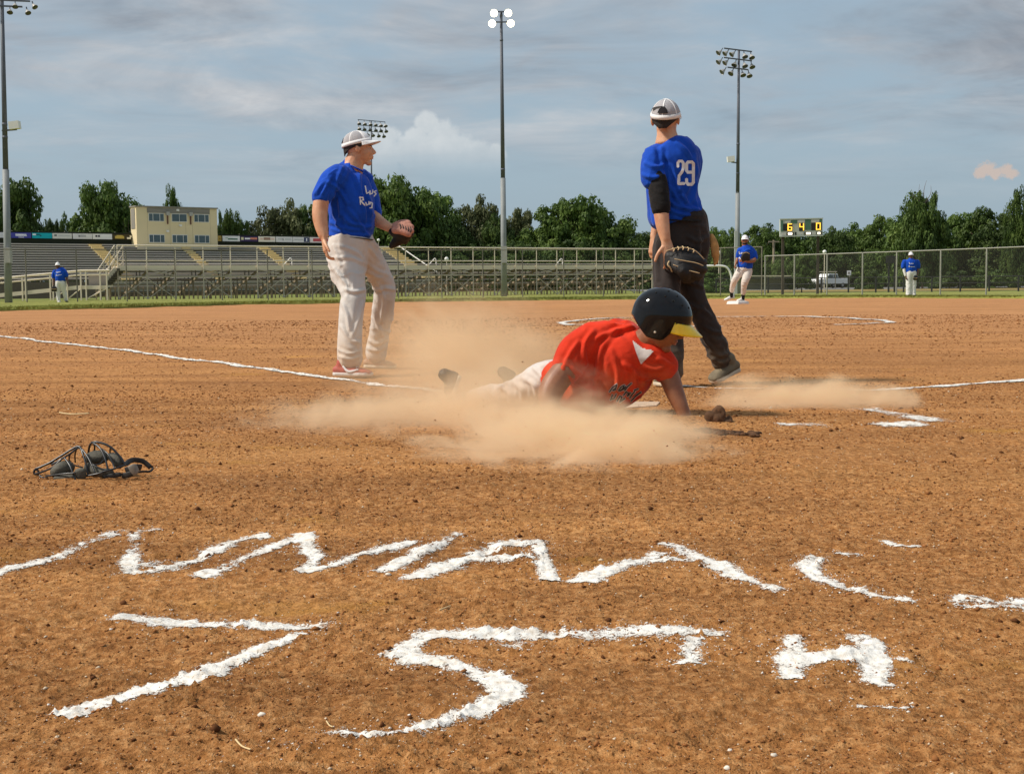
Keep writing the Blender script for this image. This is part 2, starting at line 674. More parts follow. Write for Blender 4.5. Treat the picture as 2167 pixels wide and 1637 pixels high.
# skinned infield: rows get longer with distance so that crumbs stay real near the lens
NR, NC = 860, 560
yy = 1.15 * (52.0 / 1.15) ** (np.arange(NR) / (NR - 1))
uu = np.linspace(-1, 1, NC)
Y = np.repeat(yy[:, None], NC, 1)
X = uu[None, :] * (0.50 * Y + 0.9)
jit = RNG.normal(size=X.shape) * 0.0006 * Y
X = X + jit
Z = hgt(X, Y) + gzv(Y)
ZG = hgt(X, Y)


def hm(x, y):
    """height of the dirt mesh itself at a place"""
    x, y = np.asarray(x, float), np.asarray(y, float)
    r = np.clip(np.log(np.maximum(y, 1.16) / 1.15) / math.log(52.0 / 1.15) * (NR - 1), 0, NR - 1.001)
    c = np.clip((x / (0.50 * y + 0.9) + 1) / 2 * (NC - 1), 0, NC - 1.001)
    i, j = r.astype(int), c.astype(int)
    a, b_ = r - i, c - j
    return ZG[i, j] * (1 - a) * (1 - b_) + ZG[i + 1, j] * a * (1 - b_) + ZG[i, j + 1] * (1 - a) * b_ + ZG[i + 1, j + 1] * a * b_


V = np.stack([X.ravel(), Y.ravel(), Z.ravel()], 1)
ii = np.arange(NR * NC).reshape(NR, NC)
Q = np.stack([ii[:-1, :-1], ii[:-1, 1:], ii[1:, 1:], ii[1:, :-1]], -1).reshape(-1, 4)
inf = link('infield_dirt', npmesh('infield', V, Q), M_DIRT, None, True)
tag(inf, kind='structure')
xs = np.linspace(-45, 45, 46)
ys = np.linspace(-12, 40, 27)
X, Y = np.meshgrid(xs, ys)
V = np.stack([X.ravel(), Y.ravel(), gzv(Y).ravel() - 0.035], 1)
nx = len(xs)
Q = np.array([(j * nx + i, j * nx + i + 1, (j + 1) * nx + i + 1, (j + 1) * nx + i) for j in range(len(ys) - 1) for i in range(nx - 1)])
tag(link('dirt_apron', npmesh('apron', V, Q), M_DIRT), kind='structure')

# outfield grass behind its curved edge
EDGE = [(-300, 672), (0, 658.5), (260, 652), (520, 645), (960, 637.5), (1340, 633), (1500, 631.2), (1900, 630.5), (2167, 632), (2500, 640)]
ep = [G(*e) for e in EDGE]
ex = [p.x for p in ep]
ey = [p.y for p in ep]


def edge_y(x):
    return np.interp(x, ex, ey) + 0.12 * np.sin(x * 2.1) + 0.10 * samp(N_MID, x, x * 0.3, 9.0)


gx = np.linspace(ex[0] - 20, ex[-1] + 20, 900)
ey_ = edge_y(gx)
rows = [0, 0.05, 0.25, 0.6, 1, 2, 3.5, 5, 8, 12, 18, 30, 50]
V, zz = [], [-0.05, 0.05, 0.06, 0.055, 0.05] + [0.045] * 8
for k, dy in enumerate(rows):
    y = ey_ + dy
    z = gzv(y) + zz[k] + 0.010 * samp(N_MID, gx, y, 5.0) * (k > 0)
    V.append(np.stack([gx, y, z], 1))
V = np.concatenate(V)
n = len(gx)
ii = np.arange(len(V)).reshape(len(rows), n)
Q = np.stack([ii[:-1, :-1], ii[:-1, 1:], ii[1:, 1:], ii[1:, :-1]], -1).reshape(-1, 4)
og = link('outfield_grass', npmesh('outfield', V, Q), M_GRASS, None, True)
tag(og, kind='structure')
# blades along the edge and across the near grass
nb = 52000
bx = RNG.uniform(ex[0] - 2, ex[-1] + 2, nb)
dy = RNG.exponential(1.6, nb)
by = edge_y(bx) + 0.02 + dy
bz = gzv(by) + 0.045
hgt_b = RNG.uniform(0.03, 0.085, nb)
wb = RNG.uniform(0.012, 0.03, nb)
lean = RNG.normal(size=(nb, 2)) * 0.03
V = np.stack([np.stack([bx - wb, by, bz], 1), np.stack([bx + wb, by, bz], 1), np.stack([bx + lean[:, 0], by + lean[:, 1], bz + hgt_b], 1)], 1).reshape(-1, 3)
blades = link('grass_blades', npmesh('blades', V, np.arange(nb * 3).reshape(-1, 3)), mat('grass blades', (0.23, 0.245, 0.055), 0.8, 0.4, 0.8, spec=0.2, coords='W'))
tag(blades, 'short mown grass along the edge of the dirt infield', 'grass', kind='stuff')


def crumbs(name, x, y, size, m, label, cat, flat=0.7):
    n = len(x)
    base = np.array([(1, 0, 0), (-1, 0, 0), (0, 1, 0), (0, -1, 0), (0, 0, 1), (0, 0, -1)], float)
    tri = np.array([(0, 2, 4), (2, 1, 4), (1, 3, 4), (3, 0, 4), (2, 0, 5), (1, 2, 5), (3, 1, 5), (0, 3, 5)])
    r = RNG.uniform(0.55, 1.3, (n, 6, 1))
    v = base[None] * r * size[:, None, None]
    v += RNG.normal(size=(n, 6, 3)) * 0.22 * size[:, None, None]
    v[:, :, 2] *= flat
    a = RNG.uniform(0, 6.28, n)
    c, s = np.cos(a)[:, None], np.sin(a)[:, None]
    vx = v[:, :, 0] * c - v[:, :, 1] * s
    vy = v[:, :, 0] * s + v[:, :, 1] * c
    z = hm(x, y) + gzv(y)
    V = np.stack([vx + x[:, None], vy + y[:, None], v[:, :, 2] + (z + size * 0.25)[:, None]], -1).reshape(-1, 3)
    Q = (tri[None] + (np.arange(n) * 6)[:, None, None]).reshape(-1, 3)
    o = link(name, npmesh(name, V, Q), m, None, True)
    return tag(o, label, cat, kind='stuff')


def scatter(n, y0, y1, p=1.0):
    y = y0 + (y1 - y0) * RNG.uniform(0, 1, n) ** p
    return RNG.uniform(-1, 1, n) * (0.42 * y + 0.35), y


x, y = scatter(64000, 1.45, 8.5, 1.2)
keep = samp(N_MID, x, y, 2.2) > -0.9
x, y = x[keep], y[keep]
crumbs('dirt_crumbs', x, y, np.minimum(RNG.lognormal(math.log(0.0020), 0.45, len(x)) * (0.7 + 0.12 * y), 0.009), mat('dirt crumbs', (0.28, 0.118, 0.042), 0.95, 0.55, 30, spec=0.1, coords='W'),
       'loose brown dirt crumbs strewn over the infield', 'dirt')
x, y = scatter(22000, 7.0, 24.0, 0.9)
crumbs('far_dirt_crumbs', x, y, RNG.lognormal(math.log(0.00048), 0.4, len(x)) * y, MATS['dirt crumbs'], 'coarse dirt crumbs strewn over the middle infield', 'dirt', 0.5)
x, y = scatter(3200, 1.45, 9.0, 1.0)
crumbs('dark_dirt_clods', x, y, np.minimum(RNG.lognormal(math.log(0.0027), 0.5, len(x)) * (0.65 + 0.14 * y), 0.011), mat('dark clods', (0.115, 0.046, 0.018), 0.95, 0.4, 30, spec=0.1, coords='W'),
       'dark damp dirt clods scattered over the infield', 'dirt')
x, y = scatter(6500, 1.45, 8.0, 1.2)
crumbs('pale_grit', x, y, RNG.lognormal(math.log(0.0015), 0.4, len(x)) * (0.8 + 0.1 * y), mat('pale grit', (0.62, 0.50, 0.36), 0.9, 0.25, 30, spec=0.15, coords='W'),
       'pale grit and chalk specks scattered in the dirt', 'grit')


# ------------------------------------------------------------------ chalk
RIB_COV = []


def set_cov(me):
    a = me.attributes.new('cov', 'FLOAT', 'POINT')
    a.data.foreach_set('value', np.concatenate(RIB_COV).astype(np.float32))
    RIB_COV.clear()


def ribbon(pts, half, lift=0.008, dens=1.0, seed=0, ends=True):
    """ragged ridge of poured chalk along ground points; where the noise dips, the dirt shows"""
    P_ = np.array([(p.x, p.y) for p in pts])
    # spline
    A = [(Vector((p[0], p[1], 0)), 1, 1) for p in P_]
    if len(A) > 2:
        A = spline(A, 8)
    C = np.array([(a[0].x, a[0].y) for a in A])
    seg = np.linalg.norm(np.diff(C, axis=0), axis=1)
    s = np.concatenate([[0], np.cumsum(seg)])
    step = max(0.0038, 0.0018 * C[:, 1].mean())
    n = max(6, int(s[-1] / step))
    t = np.linspace(0, s[-1], n)
    cx, cyy = np.interp(t, s, C[:, 0]), np.interp(t, s, C[:, 1])
    tx, ty = np.gradient(cx), np.gradient(cyy)
    L = np.hypot(tx, ty) + 1e-9
    nxv, nyv = -ty / L, tx / L
    hw = half * (1 + 0.13 * samp(N_MID, t, t * 0 + seed * 1.7, 0.9))
    K = 19
    vv = np.linspace(-1.5, 1.5, K)
    X = cx[:, None] + nxv[:, None] * hw[:, None] * vv[None]
    Y = cyy[:, None] + nyv[:, None] * hw[:, None] * vv[None]
    X += RNG.normal(size=X.shape) * step * 0.2
    Y += RNG.normal(size=X.shape) * step * 0.2
    prof = np.clip((1.0 - np.abs(vv[None])) / 0.62, -0.7, 0.9) * np.ones((n, 1))
    if ends:
        e = np.minimum(t, t[-1] - t) / (half * 0.9)
        prof = np.minimum(prof, np.clip(e, 0, 1)[:, None] * 1.6 - 0.6)
    nz = samp(N_MID, X, Y, 0.8) * 0.16 + samp(N_FINE, X, Y, 1.3) * 0.10
    cov = 0.46 + 0.60 * prof + nz * 1.5 + (dens - 1.0) * 0.85
    Z = hm(X, Y) + gzv(Y) + 0.0012 + 0.0006 * np.maximum(Y - 2, 0) + 0.45 * lift * np.clip(cov - 0.35, 0, 0.8) * (0.75 + 0.5 * samp(N_FINE, X, Y, 0.9))
    RIB_COV.append(cov.ravel())
    V = np.stack([X.ravel(), Y.ravel(), Z.ravel()], 1)
    ii = np.arange(n * K).reshape(n, K)
    Q = np.stack([ii[:-1, :-1], ii[:-1, 1:], ii[1:, 1:], ii[1:, :-1]], -1).reshape(-1, 4)
    return V, Q


def chalk(name, strokes, label, cat, group=None):
    Vs, Qs, n = [], [], 0
    if cat in ('chalk letter', 'chalk numeral'):
        strokes = list(strokes) + [(s[0], s[1] * 1.7, 0.38) for s in strokes]
    for k, s in enumerate(strokes):
        pts, half, dens = s[0], s[1], (s[2] if len(s) > 2 else 1.0)
        V, Q = ribbon([G(*p) for p in pts], half * 0.88, 0.0030 + 0.0005 * G(*pts[0]).y, dens, seed=k + len(name))
        Vs.append(V)
        Qs.append(Q + n)
        n += len(V)
    me = npmesh(name, np.concatenate(Vs), np.concatenate(Qs))
    set_cov(me)
    o = link(name, me, M_CHALK, None, True)
    return tag(o, label, cat, group)


a = 0.026
chalk('chalk_letter', [([(-60, 1226), (0, 1200), (126, 1163), (181, 1143), (250, 1120)], a), ([(226, 1122), (267, 1114), (302, 1113), (347, 1109)], 0.02, 0.6),
                       ([(281, 1116), (283, 1150), (272, 1174), (284, 1204)], 0.022, 0.85), ([(290, 1180), (330, 1194)], 0.035, 0.45),
                       ([(274, 1208), (352, 1193), (433, 1163), (503, 1133), (573, 1125)], a, 0.95)],
      'chalk letter of zigzag strokes first in the upper row of writing', 'chalk letter')
chalk('chalk_letter', [([(422, 1216), (503, 1183), (578, 1148), (633, 1128)], a), ([(639, 1118), (649, 1150), (669, 1181), (638, 1203)], 0.024, 0.85),
                       ([(624, 1203), (704, 1193), (785, 1165), (885, 1140)], a), ([(795, 1208), (855, 1186), (905, 1155), (951, 1138), (976, 1121)], a, 0.85)],
      'chalk letter of slanting strokes beside the zigzag first letter', 'chalk letter')
chalk('chalk_letter', [([(865, 1226), (930, 1201), (981, 1178), (1040, 1180), (1090, 1182), (1140, 1181)], a), ([(998, 1168), (1056, 1145), (1110, 1139), (1162, 1139)], a, 0.85),
                       ([(1138, 1143), (1150, 1180), (1163, 1232)], 0.017, 1.1)],
      'blocky chalk letter with a flat top and a short thick right leg', 'chalk letter')
chalk('chalk_letter', [([(1232, 1237), (1306, 1200), (1371, 1178), (1401, 1160)], a), ([(1352, 1183), (1430, 1184), (1515, 1190)], 0.026, 1.1), ([(1401, 1143), (1461, 1165), (1516, 1193), (1577, 1225), (1657, 1250)], a)],
      'pointed chalk letter A with wide spread legs', 'chalk letter')
chalk('chalk_letter', [([(1700, 1178), (1727, 1183), (1707, 1205), (1732, 1225), (1782, 1240), (1852, 1258), (1908, 1268), (1938, 1270)], 0.021), ([(1772, 1168), (1802, 1160), (1815, 1165)], 0.02, 0.8)],
      'curved chalk letter C with a faint upper end', 'chalk letter')
chalk('chalk_mark', [([(1868, 1138), (1903, 1148), (1953, 1151)], 0.016, 0.7)], 'small faint chalk dash above the letter C', 'chalk mark')
chalk('chalk_mark', [([(2018, 1281), (2063, 1261), (2103, 1281), (2167, 1268), (2230, 1262)], 0.036, 0.45), ([(2010, 1283), (2100, 1284), (2230, 1278)], 0.016, 0.7)],
      'smeared chalk stroke past the end of the letter C', 'chalk mark')
chalk('chalk_numeral', [([(236, 1299), (352, 1309), (503, 1314), (629, 1319), (714, 1316)], 0.029, 1.1), ([(648, 1332), (503, 1382), (377, 1427), (201, 1477), (126, 1500)], 0.024, 1.1)],
      'chalk numeral 7 with a long straight slanting stem', 'chalk numeral')
chalk('chalk_numeral', [([(865, 1327), (930, 1330), (1080, 1336), (1310, 1340), (1345, 1340)], 0.028, 1.05), ([(917, 1331), (865, 1354), (837, 1382)], 0.024),
                        ([(837, 1382), (915, 1384), (986, 1402), (1046, 1427), (1071, 1452), (1046, 1482), (981, 1513), (880, 1543), (780, 1558), (679, 1553)], 0.024, 1.05),
                        ([(1070, 1366), (1130, 1349)], 0.03, 0.55)],
      'chalk numeral 5 with a big round hook', 'chalk numeral')
chalk('chalk_letter', [([(1270, 1340), (1481, 1337), (1551, 1341)], 0.028, 1.0), ([(1473, 1346), (1456, 1403)], 0.018, 1.0)],
      'chalk letter T whose bar runs on from the 5', 'chalk letter')
chalk('chalk_letter', [([(1680, 1346), (1675, 1390), (1672, 1436)], 0.020, 0.9), ([(1636, 1397), (1732, 1391), (1840, 1391)], 0.024, 1.0), ([(1848, 1359), (1852, 1448)], 0.021, 1.1),
                       ([(1790, 1360), (1860, 1352)], 0.035, 0.4), ([(1900, 1400), (1930, 1392)], 0.03, 0.4)],
      'thick chalk letter H ending the lower row', 'chalk letter')
chalk('chalk_mark', [([(1806, 1489), (1870, 1493), (1935, 1489)], 0.012, 0.7)], 'thin broken chalk dash below the letter H', 'chalk mark')
chalk('chalk_mark', [([(580, 1560), (620, 1580)], 0.03, 0.45)], 'faint dusting of chalk under the hook of the 5', 'chalk mark')
FOULL = [(-250, 680.6), (-40, 707), (0, 712), (300, 748), (600, 786), (760, 806), (935, 828)]
chalk('foul_line', [(FOULL, 0.040, 1.15)], 'straight white foul line passing the red shoe of the catcher', 'foul line')
chalk('foul_line', [([(2480, 780.4), (2230, 800), (2167, 805), (2000, 818), (1840, 831)], 0.040, 1.1)], 'straight white foul line ending at the batter box', 'foul line')
chalk('batter_box_line', [([(1440, 818), (1520, 823), (1640, 826), (1740, 827), (1850, 830)], 0.035, 0.62)], 'worn chalk line of the batter box behind the thrown dirt clod', 'chalk line')
chalk('chalk_mark', [([(1820, 868), (1900, 882), (1985, 898)], 0.10, 0.50), ([(1840, 905), (1960, 900)], 0.08, 0.45), ([(1640, 905), (1760, 902)], 0.07, 0.45)],
      'scuffed chalk dust where the batter box was trampled', 'chalk mark')
# pitching circle
cen = (G(1192, 682) + G(1882, 680)) / 2
rad = (G(1192, 682) - G(1882, 680)).length / 2
cc = [Vector((cen.x + rad * math.cos(t), cen.y + rad * math.sin(t), 0)) for t in np.linspace(math.radians(-62), math.radians(262), 60)]
V, Q = ribbon(cc, 0.06, 0.006, 1.25)
me = npmesh('circle', V, Q)
set_cov(me)
tag(link('pitching_circle', me, M_CHALK, None, True), 'round white chalk pitching circle out on the infield', 'chalk circle')

# loose chalk grains thrown beside the lines
gx_, gy_ = [], []
for o in list(bpy.data.objects):
    if o.name.startswith(('chalk_letter', 'chalk_numeral', 'chalk_mark')):
        co = np.empty(len(o.data.vertices) * 3, np.float32)
        o.data.vertices.foreach_get('co', co)
        co = co.reshape(-1, 3)
        k = RNG.integers(0, len(co), min(700, len(co) // 8))
        gx_.append(co[k, 0] + RNG.normal(size=len(k)) * 0.022)
        gy_.append(co[k, 1] + RNG.normal(size=len(k)) * 0.030)
gx_, gy_ = np.concatenate(gx_), np.concatenate(gy_)
crumbs('chalk_grains', gx_, gy_, np.minimum(RNG.lognormal(math.log(0.0012), 0.5, len(gx_)), 0.0035), mat('chalk grain', (0.78, 0.76, 0.71), 0.95, 0.1), 'loose white chalk grains scattered beside the chalk writing', 'chalk grains')

# home plate, almost lost under the dust
hp = G(1291, 874)
d1 = (G(0, 712) - hp).to_2d().normalized()
d2 = (G(2167, 805) - hp).to_2d().normalized()
s = 0.216
c2 = [hp.to_2d(), hp.to_2d() + d1 * 0.305, hp.to_2d() + d1 * 0.305 + (d1 + d2).normalized() * s, hp.to_2d() + d2 * 0.305 + (d1 + d2).normalized() * s, hp.to_2d() + d2 * 0.305]
b = MB()
b.add([(p.x, p.y, -0.02) for p in c2] + [(p.x, p.y, 0.022) for p in c2], [(4, 3, 2, 1, 0), (5, 6, 7, 8, 9)] + [(i, (i + 1) % 5, 5 + (i + 1) % 5, 5 + i) for i in range(5)])
tag(b.build('home_plate', mat('plate rubber', (0.50, 0.36, 0.25), 0.8, 0.3, 9)), 'five sided white home plate under the sliding runner', 'home plate')

# straws and stones lying in the dirt
M_STRAW = mat('straw', (0.62, 0.46, 0.24), 0.8)


def straw(pts, r, label):
    q = []
    for px, py in pts:
        g = G(px, py)
        q.append((Vector((g.x, g.y, float(hm(g.x, g.y)) + 0.004)), r, r))
    tag(MB().tube(q, 6, True, 4).build('straw', M_STRAW, None, True), label, 'straw')


straw([(499, 1572), (512, 1583), (530, 1593)], 0.0014, 'bent pale straw near the end of the round chalk hook')
straw([(691, 1528), (697, 1536), (704, 1543)], 0.0012, 'short pale straw stub at the tip of the round chalk hook')
straw([(126, 872), (150, 875), (188, 875)], 0.004, 'thin pale stick beyond the catcher mask')
straw([(930, 1291), (953, 1283)], 0.0016, 'short straw lying above the numeral 5')
M_STONE = mat('pale stone', (0.72, 0.66, 0.56), 0.85, 0.2, 40)
for px, py, r, lb in ((822, 1215, 0.005, 'small pale stone between two letters of the upper row'), (554, 1507, 0.005, 'pinkish stone left of the hook of the 5'),
                      (1545, 1583, 0.003, 'small white stone in the dirt below the letter T'), (1638, 1595, 0.0035, 'white chalk lump near the lower edge of the dirt'),
                      (1540, 1628, 0.004, 'white chalk lump in front of the small white stone')):
    g = G(px, py)
    bb = MB().ell((g.x, g.y, float(hm(g.x, g.y)) + r * 0.5), (r * 1.4, r, r * 0.8), None, 8, 6)
    for v in bb.v:
        v += Vector((random.uniform(-1, 1), random.uniform(-1, 1), random.uniform(-1, 1))) * r * 0.18
    tag(bb.build('stone', M_STONE, None, True), lb, 'stone')
# ------------------------------------------------------------------ stands, fences, poles
M_ALU = mat('aluminium plank', (0.76, 0.66, 0.52), 0.6, 0.14, 3.0, metal=0.1)
M_GALV = mat('galvanised steel', (0.56, 0.49, 0.38), 0.6, 0.15, 5.0, metal=0.05)
M_RUSTY_SHADE = mat('weathered and shade-brown steel', (0.33, 0.26, 0.175), 0.7, 0.25, 4.0, metal=0.2)
M_DARKST = mat('dark steel', (0.07, 0.062, 0.052), 0.6, 0.2, 4.0)
M_YSTEP = mat('yellow tread', (0.72, 0.56, 0.28), 0.7, 0.12, 4.0)
M_SEAT = mat('bench plank', (0.60, 0.55, 0.50), 0.6, 0.14, 2.0, metal=0.05)
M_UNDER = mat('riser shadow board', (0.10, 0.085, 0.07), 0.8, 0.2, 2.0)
M_CREAM = mat('cream stucco', (0.72, 0.60, 0.37), 0.85, 0.07, 1.4, 0.15, 40)
M_ROOFB = mat('grey metal band', (0.24, 0.22, 0.19), 0.6, 0.12, 1.5)
M_WFRAME = mat('white window frame', (0.72, 0.71, 0.68), 0.5, 0.05, 3)
M_GLASS = mat('dark window glass', (0.055, 0.085, 0.095), 0.08, 0.35, 0.6, spec=0.6)
M_SCREEN = mat('dark green windscreen', (0.022, 0.026, 0.014), 0.9, 0.4, 1.5)
M_POLE = mat('painted pole', (0.25, 0.265, 0.27), 0.6, 0.12, 2.0)
M_POLE_BACKLIT = mat('dark pole', (0.10, 0.11, 0.135), 0.55, 0.15, 2.0)  # upper pole parts coloured darker to paint their backlit look against the sky
M_WHITEP = mat('white pipe', (0.78, 0.77, 0.73), 0.5, 0.06, 3.0)
M_LAMPB = mat('lamp housing', (0.42, 0.40, 0.37), 0.45, 0.15, 5.0, metal=0.2)
M_LENS = mat('lamp glass', (0.035, 0.038, 0.04), 0.12, 0.3, 3.0, spec=0.8)
M_LIT = emat('lit lamp', (1.0, 0.88, 0.55), 9.0)
M_WOOD = mat('weathered wood', (0.27, 0.22, 0.15), 0.85, 0.25, 3.0)
M_BLACK = mat('black paint', (0.018, 0.018, 0.018), 0.55, 0.2, 4.0)
Zu = Vector((0, 0, 1))


def lookat(p):
    return gz(p)


# ---- far stand, facing us across the football field
U = Vector((0.8, 0.6, 0))
VN = Vector((0.6, -0.8, 0))
O0 = Vector((-58.0, 150.0, 0))


def s_at(px, depth=0.0, z=3.0):
    """distance along the far stand (front offset depth) seen at pixel column px"""
    lo, hi = -60.0, 140.0
    for _ in range(60):
        s = (lo + hi) / 2
        q = O0 + U * s + VN * depth
        r = q - Vector((CAM.x, CAM.y, 0))
        # column of a point at height z
        v = Vector((q.x, q.y, z)) - CAM
        x = W / 2 + F * v.dot(RIGHT) / v.dot(FWD)
        if x < px:
            lo = s
        else:
            hi = s
    return s


fs = empty('grandstand', O0 + Vector((0, 0, gz(150))), 'long aluminium grandstand facing the field below the cream press box', 'grandstand')
NROW, RISE, RUN, ZTOP = 15, 0.285, 0.72, 5.45
AISLE = [(186, 214), (377, 397), (542, 566), (803, 832)]
ais = [(s_at(a, 0, ZTOP), s_at(b, 0, ZTOP)) for a, b in AISLE]
sec = []
cur = -22.0
for a, b in ais:
    sec.append((cur, a))
    cur = b
for r in range(NROW):
    z = ZTOP - r * RISE
    off = VN * (r * RUN)
    for (a, b) in sec:
        p0, p1 = O0 + U * a + off, O0 + U * b + off
        beam('seat_plank', p0 + Zu * z, p1 + Zu * z, 0.40, 0.10, M_SEAT, fs)
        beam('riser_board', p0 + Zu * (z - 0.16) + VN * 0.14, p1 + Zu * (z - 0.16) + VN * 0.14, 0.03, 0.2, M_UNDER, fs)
    for (a, b) in ais:
        p0, p1 = O0 + U * (a + 0.05) + off, O0 + U * (b - 0.05) + off
        beam('aisle_step', p0 + Zu * (z - 0.08), p1 + Zu * (z - 0.08), 0.74, 0.24, M_YSTEP, fs)
for a in np.arange(-22, sec[-1][1] + 2, 5.6):
    p = O0 + U * a
    beam('stringer', p + Zu * (ZTOP - 0.25), p + VN * (NROW * RUN) + Zu * (ZTOP - NROW * RISE - 0.3), 0.12, 0.3, M_DARKST, fs)
    beam('post', p + Zu * (ZTOP - 0.3), p + Zu * (gz(150) - 0.1), 0.14, 0.14, M_GALV, fs)
p0, p1 = O0 + U * -22 + VN * (NROW * RUN - 0.1), O0 + U * ais[-1][1] + VN * (NROW * RUN - 0.1)
beam('front_walkway', p0 + Zu * 1.0, p1 + Zu * 1.0, 1.3, 0.12, M_ALU, fs)
beam('front_wall', p0 + Zu * 0.42 + VN * 0.6, p1 + Zu * 0.42 + VN * 0.6, 0.06, 1.0, M_ROOFB, fs)
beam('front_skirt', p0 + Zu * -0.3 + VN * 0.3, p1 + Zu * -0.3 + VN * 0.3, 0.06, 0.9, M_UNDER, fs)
a, b = ais[-1]
beam('handrail', O0 + U * (b + 0.3) + Zu * (ZTOP + 0.6), O0 + U * (b + 0.3) + VN * (NROW * RUN) + Zu * (ZTOP - NROW * RISE + 0.6), 0.1, 0.1, M_WHITEP, fs)

# rear screen with advertising banners
bs = empty('rear_fence', O0 + VN * -0.8 + Zu * gz(150), 'dark screened fence along the top of the grandstand behind the banners', 'fence')
s0, s1 = s_at(-90, -0.8, 6), s_at(716, -0.8, 6)
SL, SR = s_at(291, -0.8, 6), s_at(461, -0.8, 6)
for a, b in ((s0, SL), (SR, s1)):
    q0, q1 = O0 + U * a + VN * -0.8, O0 + U * b + VN * -0.8
    beam('screen_panel', q0 + Zu * 6.05, q1 + Zu * 6.05, 0.05, 1.75, M_SCREEN, bs)
    for s in np.arange(a, b, 3.0):
        q = O0 + U * s + VN * -0.95
        pipe('post', q + Zu * (gz(150) - 0.05), q + Zu * 7.0, 0.05, M_GALV, bs)


def z_at(px, py, s, depth):
    q = O0 + U * s + VN * depth
    return P(px, py, q.y).z


BAN = [(-34, 9, (0.60, 0.60, 0.62), 'plain pale', []),
       (23, 66, (0.05, 0.055, 0.30), 'deep blue', [((0.85, 0.85, 0.9), .22, .36, .76, .24), ((0.85, 0.85, 0.9), .22, .60, .78, .12), ((0.85, .85, .9), .36, .86, .64, .10)]),
       (68, 110, (0.0, 0.36, 0.42), 'teal', [((0.75, 0.8, 0.8), .02, .30, .20, .3), ((0.01, 0.03, 0.07), .18, .32, .40, .16), ((0.01, 0.03, 0.07), .38, .52, .46, .16)]),
       (111, 152, (0.64, 0.63, 0.58), 'off white', [((0.12, 0.14, 0.14), .09, .40, .22, .36), ((0.45, 0.47, 0.46), .30, .42, .9, .16)]),
       (154, 195, (0.68, 0.67, 0.66), 'white', [((0.40, 0.40, 0.41), .28, .45, .68, .42), ((0.15, 0.15, 0.16), .30, .50, .36, .30)]),
       (196, 237, (0.74, 0.74, 0.73), 'bright white', [((0.01, 0.012, 0.03), .14, .42, .24, .36), ((0.01, 0.012, 0.03), .27, .42, .37, .36)]),
       (238, 280, (0.045, 0.035, 0.01), 'black and gold', [((0.55, 0.40, 0.08), .12, .58, .58, .52), ((0.6, 0.45, 0.1), .2, .3, .5, .2), ((0.85, 0.80, 0.65), .72, .72, .92, .36), ((0.8, .75, .6), .86, .40, .96, .4)]),
       (461.5, 468.5, (0.45, 0.30, 0.07), 'narrow gold', [((0.25, 0.15, 0.02), .3, .55, .7, .3)]),
       (471, 507.5, (0.76, 0.76, 0.75), 'clean white', [((0.05, 0.14, 0.07), .30, .58, .86, .26), ((0.35, 0.45, 0.38), .16, .4, .30, .18)]),
       (509, 545.5, (0.04, 0.025, 0.09), 'dark purple', [((0.72, 0.66, 0.40), .03, .45, .17, .55), ((0.75, 0.75, 0.8), .24, .45, .55, .32), ((0.60, 0.22, 0.16), .56, .42, .95, .4)]),
       (547, 582.5, (0.74, 0.70, 0.62), 'cream', [((0.32, 0.20, 0.15), .30, .42, .70, .52), ((0.7, 0.5, 0.42), .1, .45, .26, .3), ((0.7, 0.5, 0.42), .75, .45, .92, .3)]),
       (584, 619, (0.77, 0.77, 0.76), 'white', [((0.25, 0.27, 0.28), .12, .45, .4, .10), ((0.15, 0.15, 0.16), .40, .5, .44, .5), ((0.40, 0.42, 0.42), .54, .45, .92, .16)]),
       (620, 654.5, (0.76, 0.76, 0.76), 'white', [((0.45, 0.47, 0.47), .08, .48, .60, .22), ((0.03, 0.04, 0.10), .66, .5, .98, .95), ((0.7, .72, .78), .79, .5, .86, .6)]),
       (656, 696, (0.74, 0.66, 0.64), 'pinkish white', [((0.50, 0.08, 0.09), .16, .5, .95, .62)])]
BLAB = ['plain pale banner beside the leaning lamp pole', 'deep blue banner with white lettering', 'teal banner with a dark swoosh', 'off white banner with a small dark emblem and grey line',
        'white banner with a grey block of lettering', 'bright white banner with two small black marks', 'black and gold banner touching the press box side',
        'narrow gold banner just past the press box', 'clean white banner with dark green lettering', 'dark purple banner with a diamond emblem',
        'cream banner with a brown block in its middle', 'white banner with a thin slanted mark and grey words', 'white banner with a round navy emblem at its end', 'pinkish banner with red lettering behind the catcher hand']
for (x0, x1, c, nm, marks), lb in zip(BAN, BLAB):
    a, b = s_at(x0, -0.6, 6.5), s_at(x1, -0.6, 6.5)
    yt = 491.5 + x0 * 0.0158
    za, zb = z_at(x0, yt, a, -0.6), z_at(x0, yt + 11.5, a, -0.6)
    o = empty('banner', O0 + U * a + VN * -0.6 + Zu * zb, lb, 'banner', 'banners above the grandstand')
    mm = mat('banner ' + nm, c, 0.7, 0.06, 2.0)
    beam('panel', O0 + U * a + VN * -0.6 + Zu * (za + zb) / 2, O0 + U * b + VN * -0.6 + Zu * (za + zb) / 2, 0.04, za - zb, mm, o)
    for k, (mc, u0, v, u1, h) in enumerate(marks):
        hh = (za - zb)
        zc = za - v * hh
        q0, q1 = O0 + U * (a + (b - a) * u0) + VN * (-0.572 + 0.006 * k), O0 + U * (a + (b - a) * u1) + VN * (-0.572 + 0.006 * k)
        beam('printed_mark', q0 + Zu * zc, q1 + Zu * zc, 0.008, h * hh * 0.9, mat('print %.2f %.2f %.2f' % mc, mc, 0.7, 0.05), o)

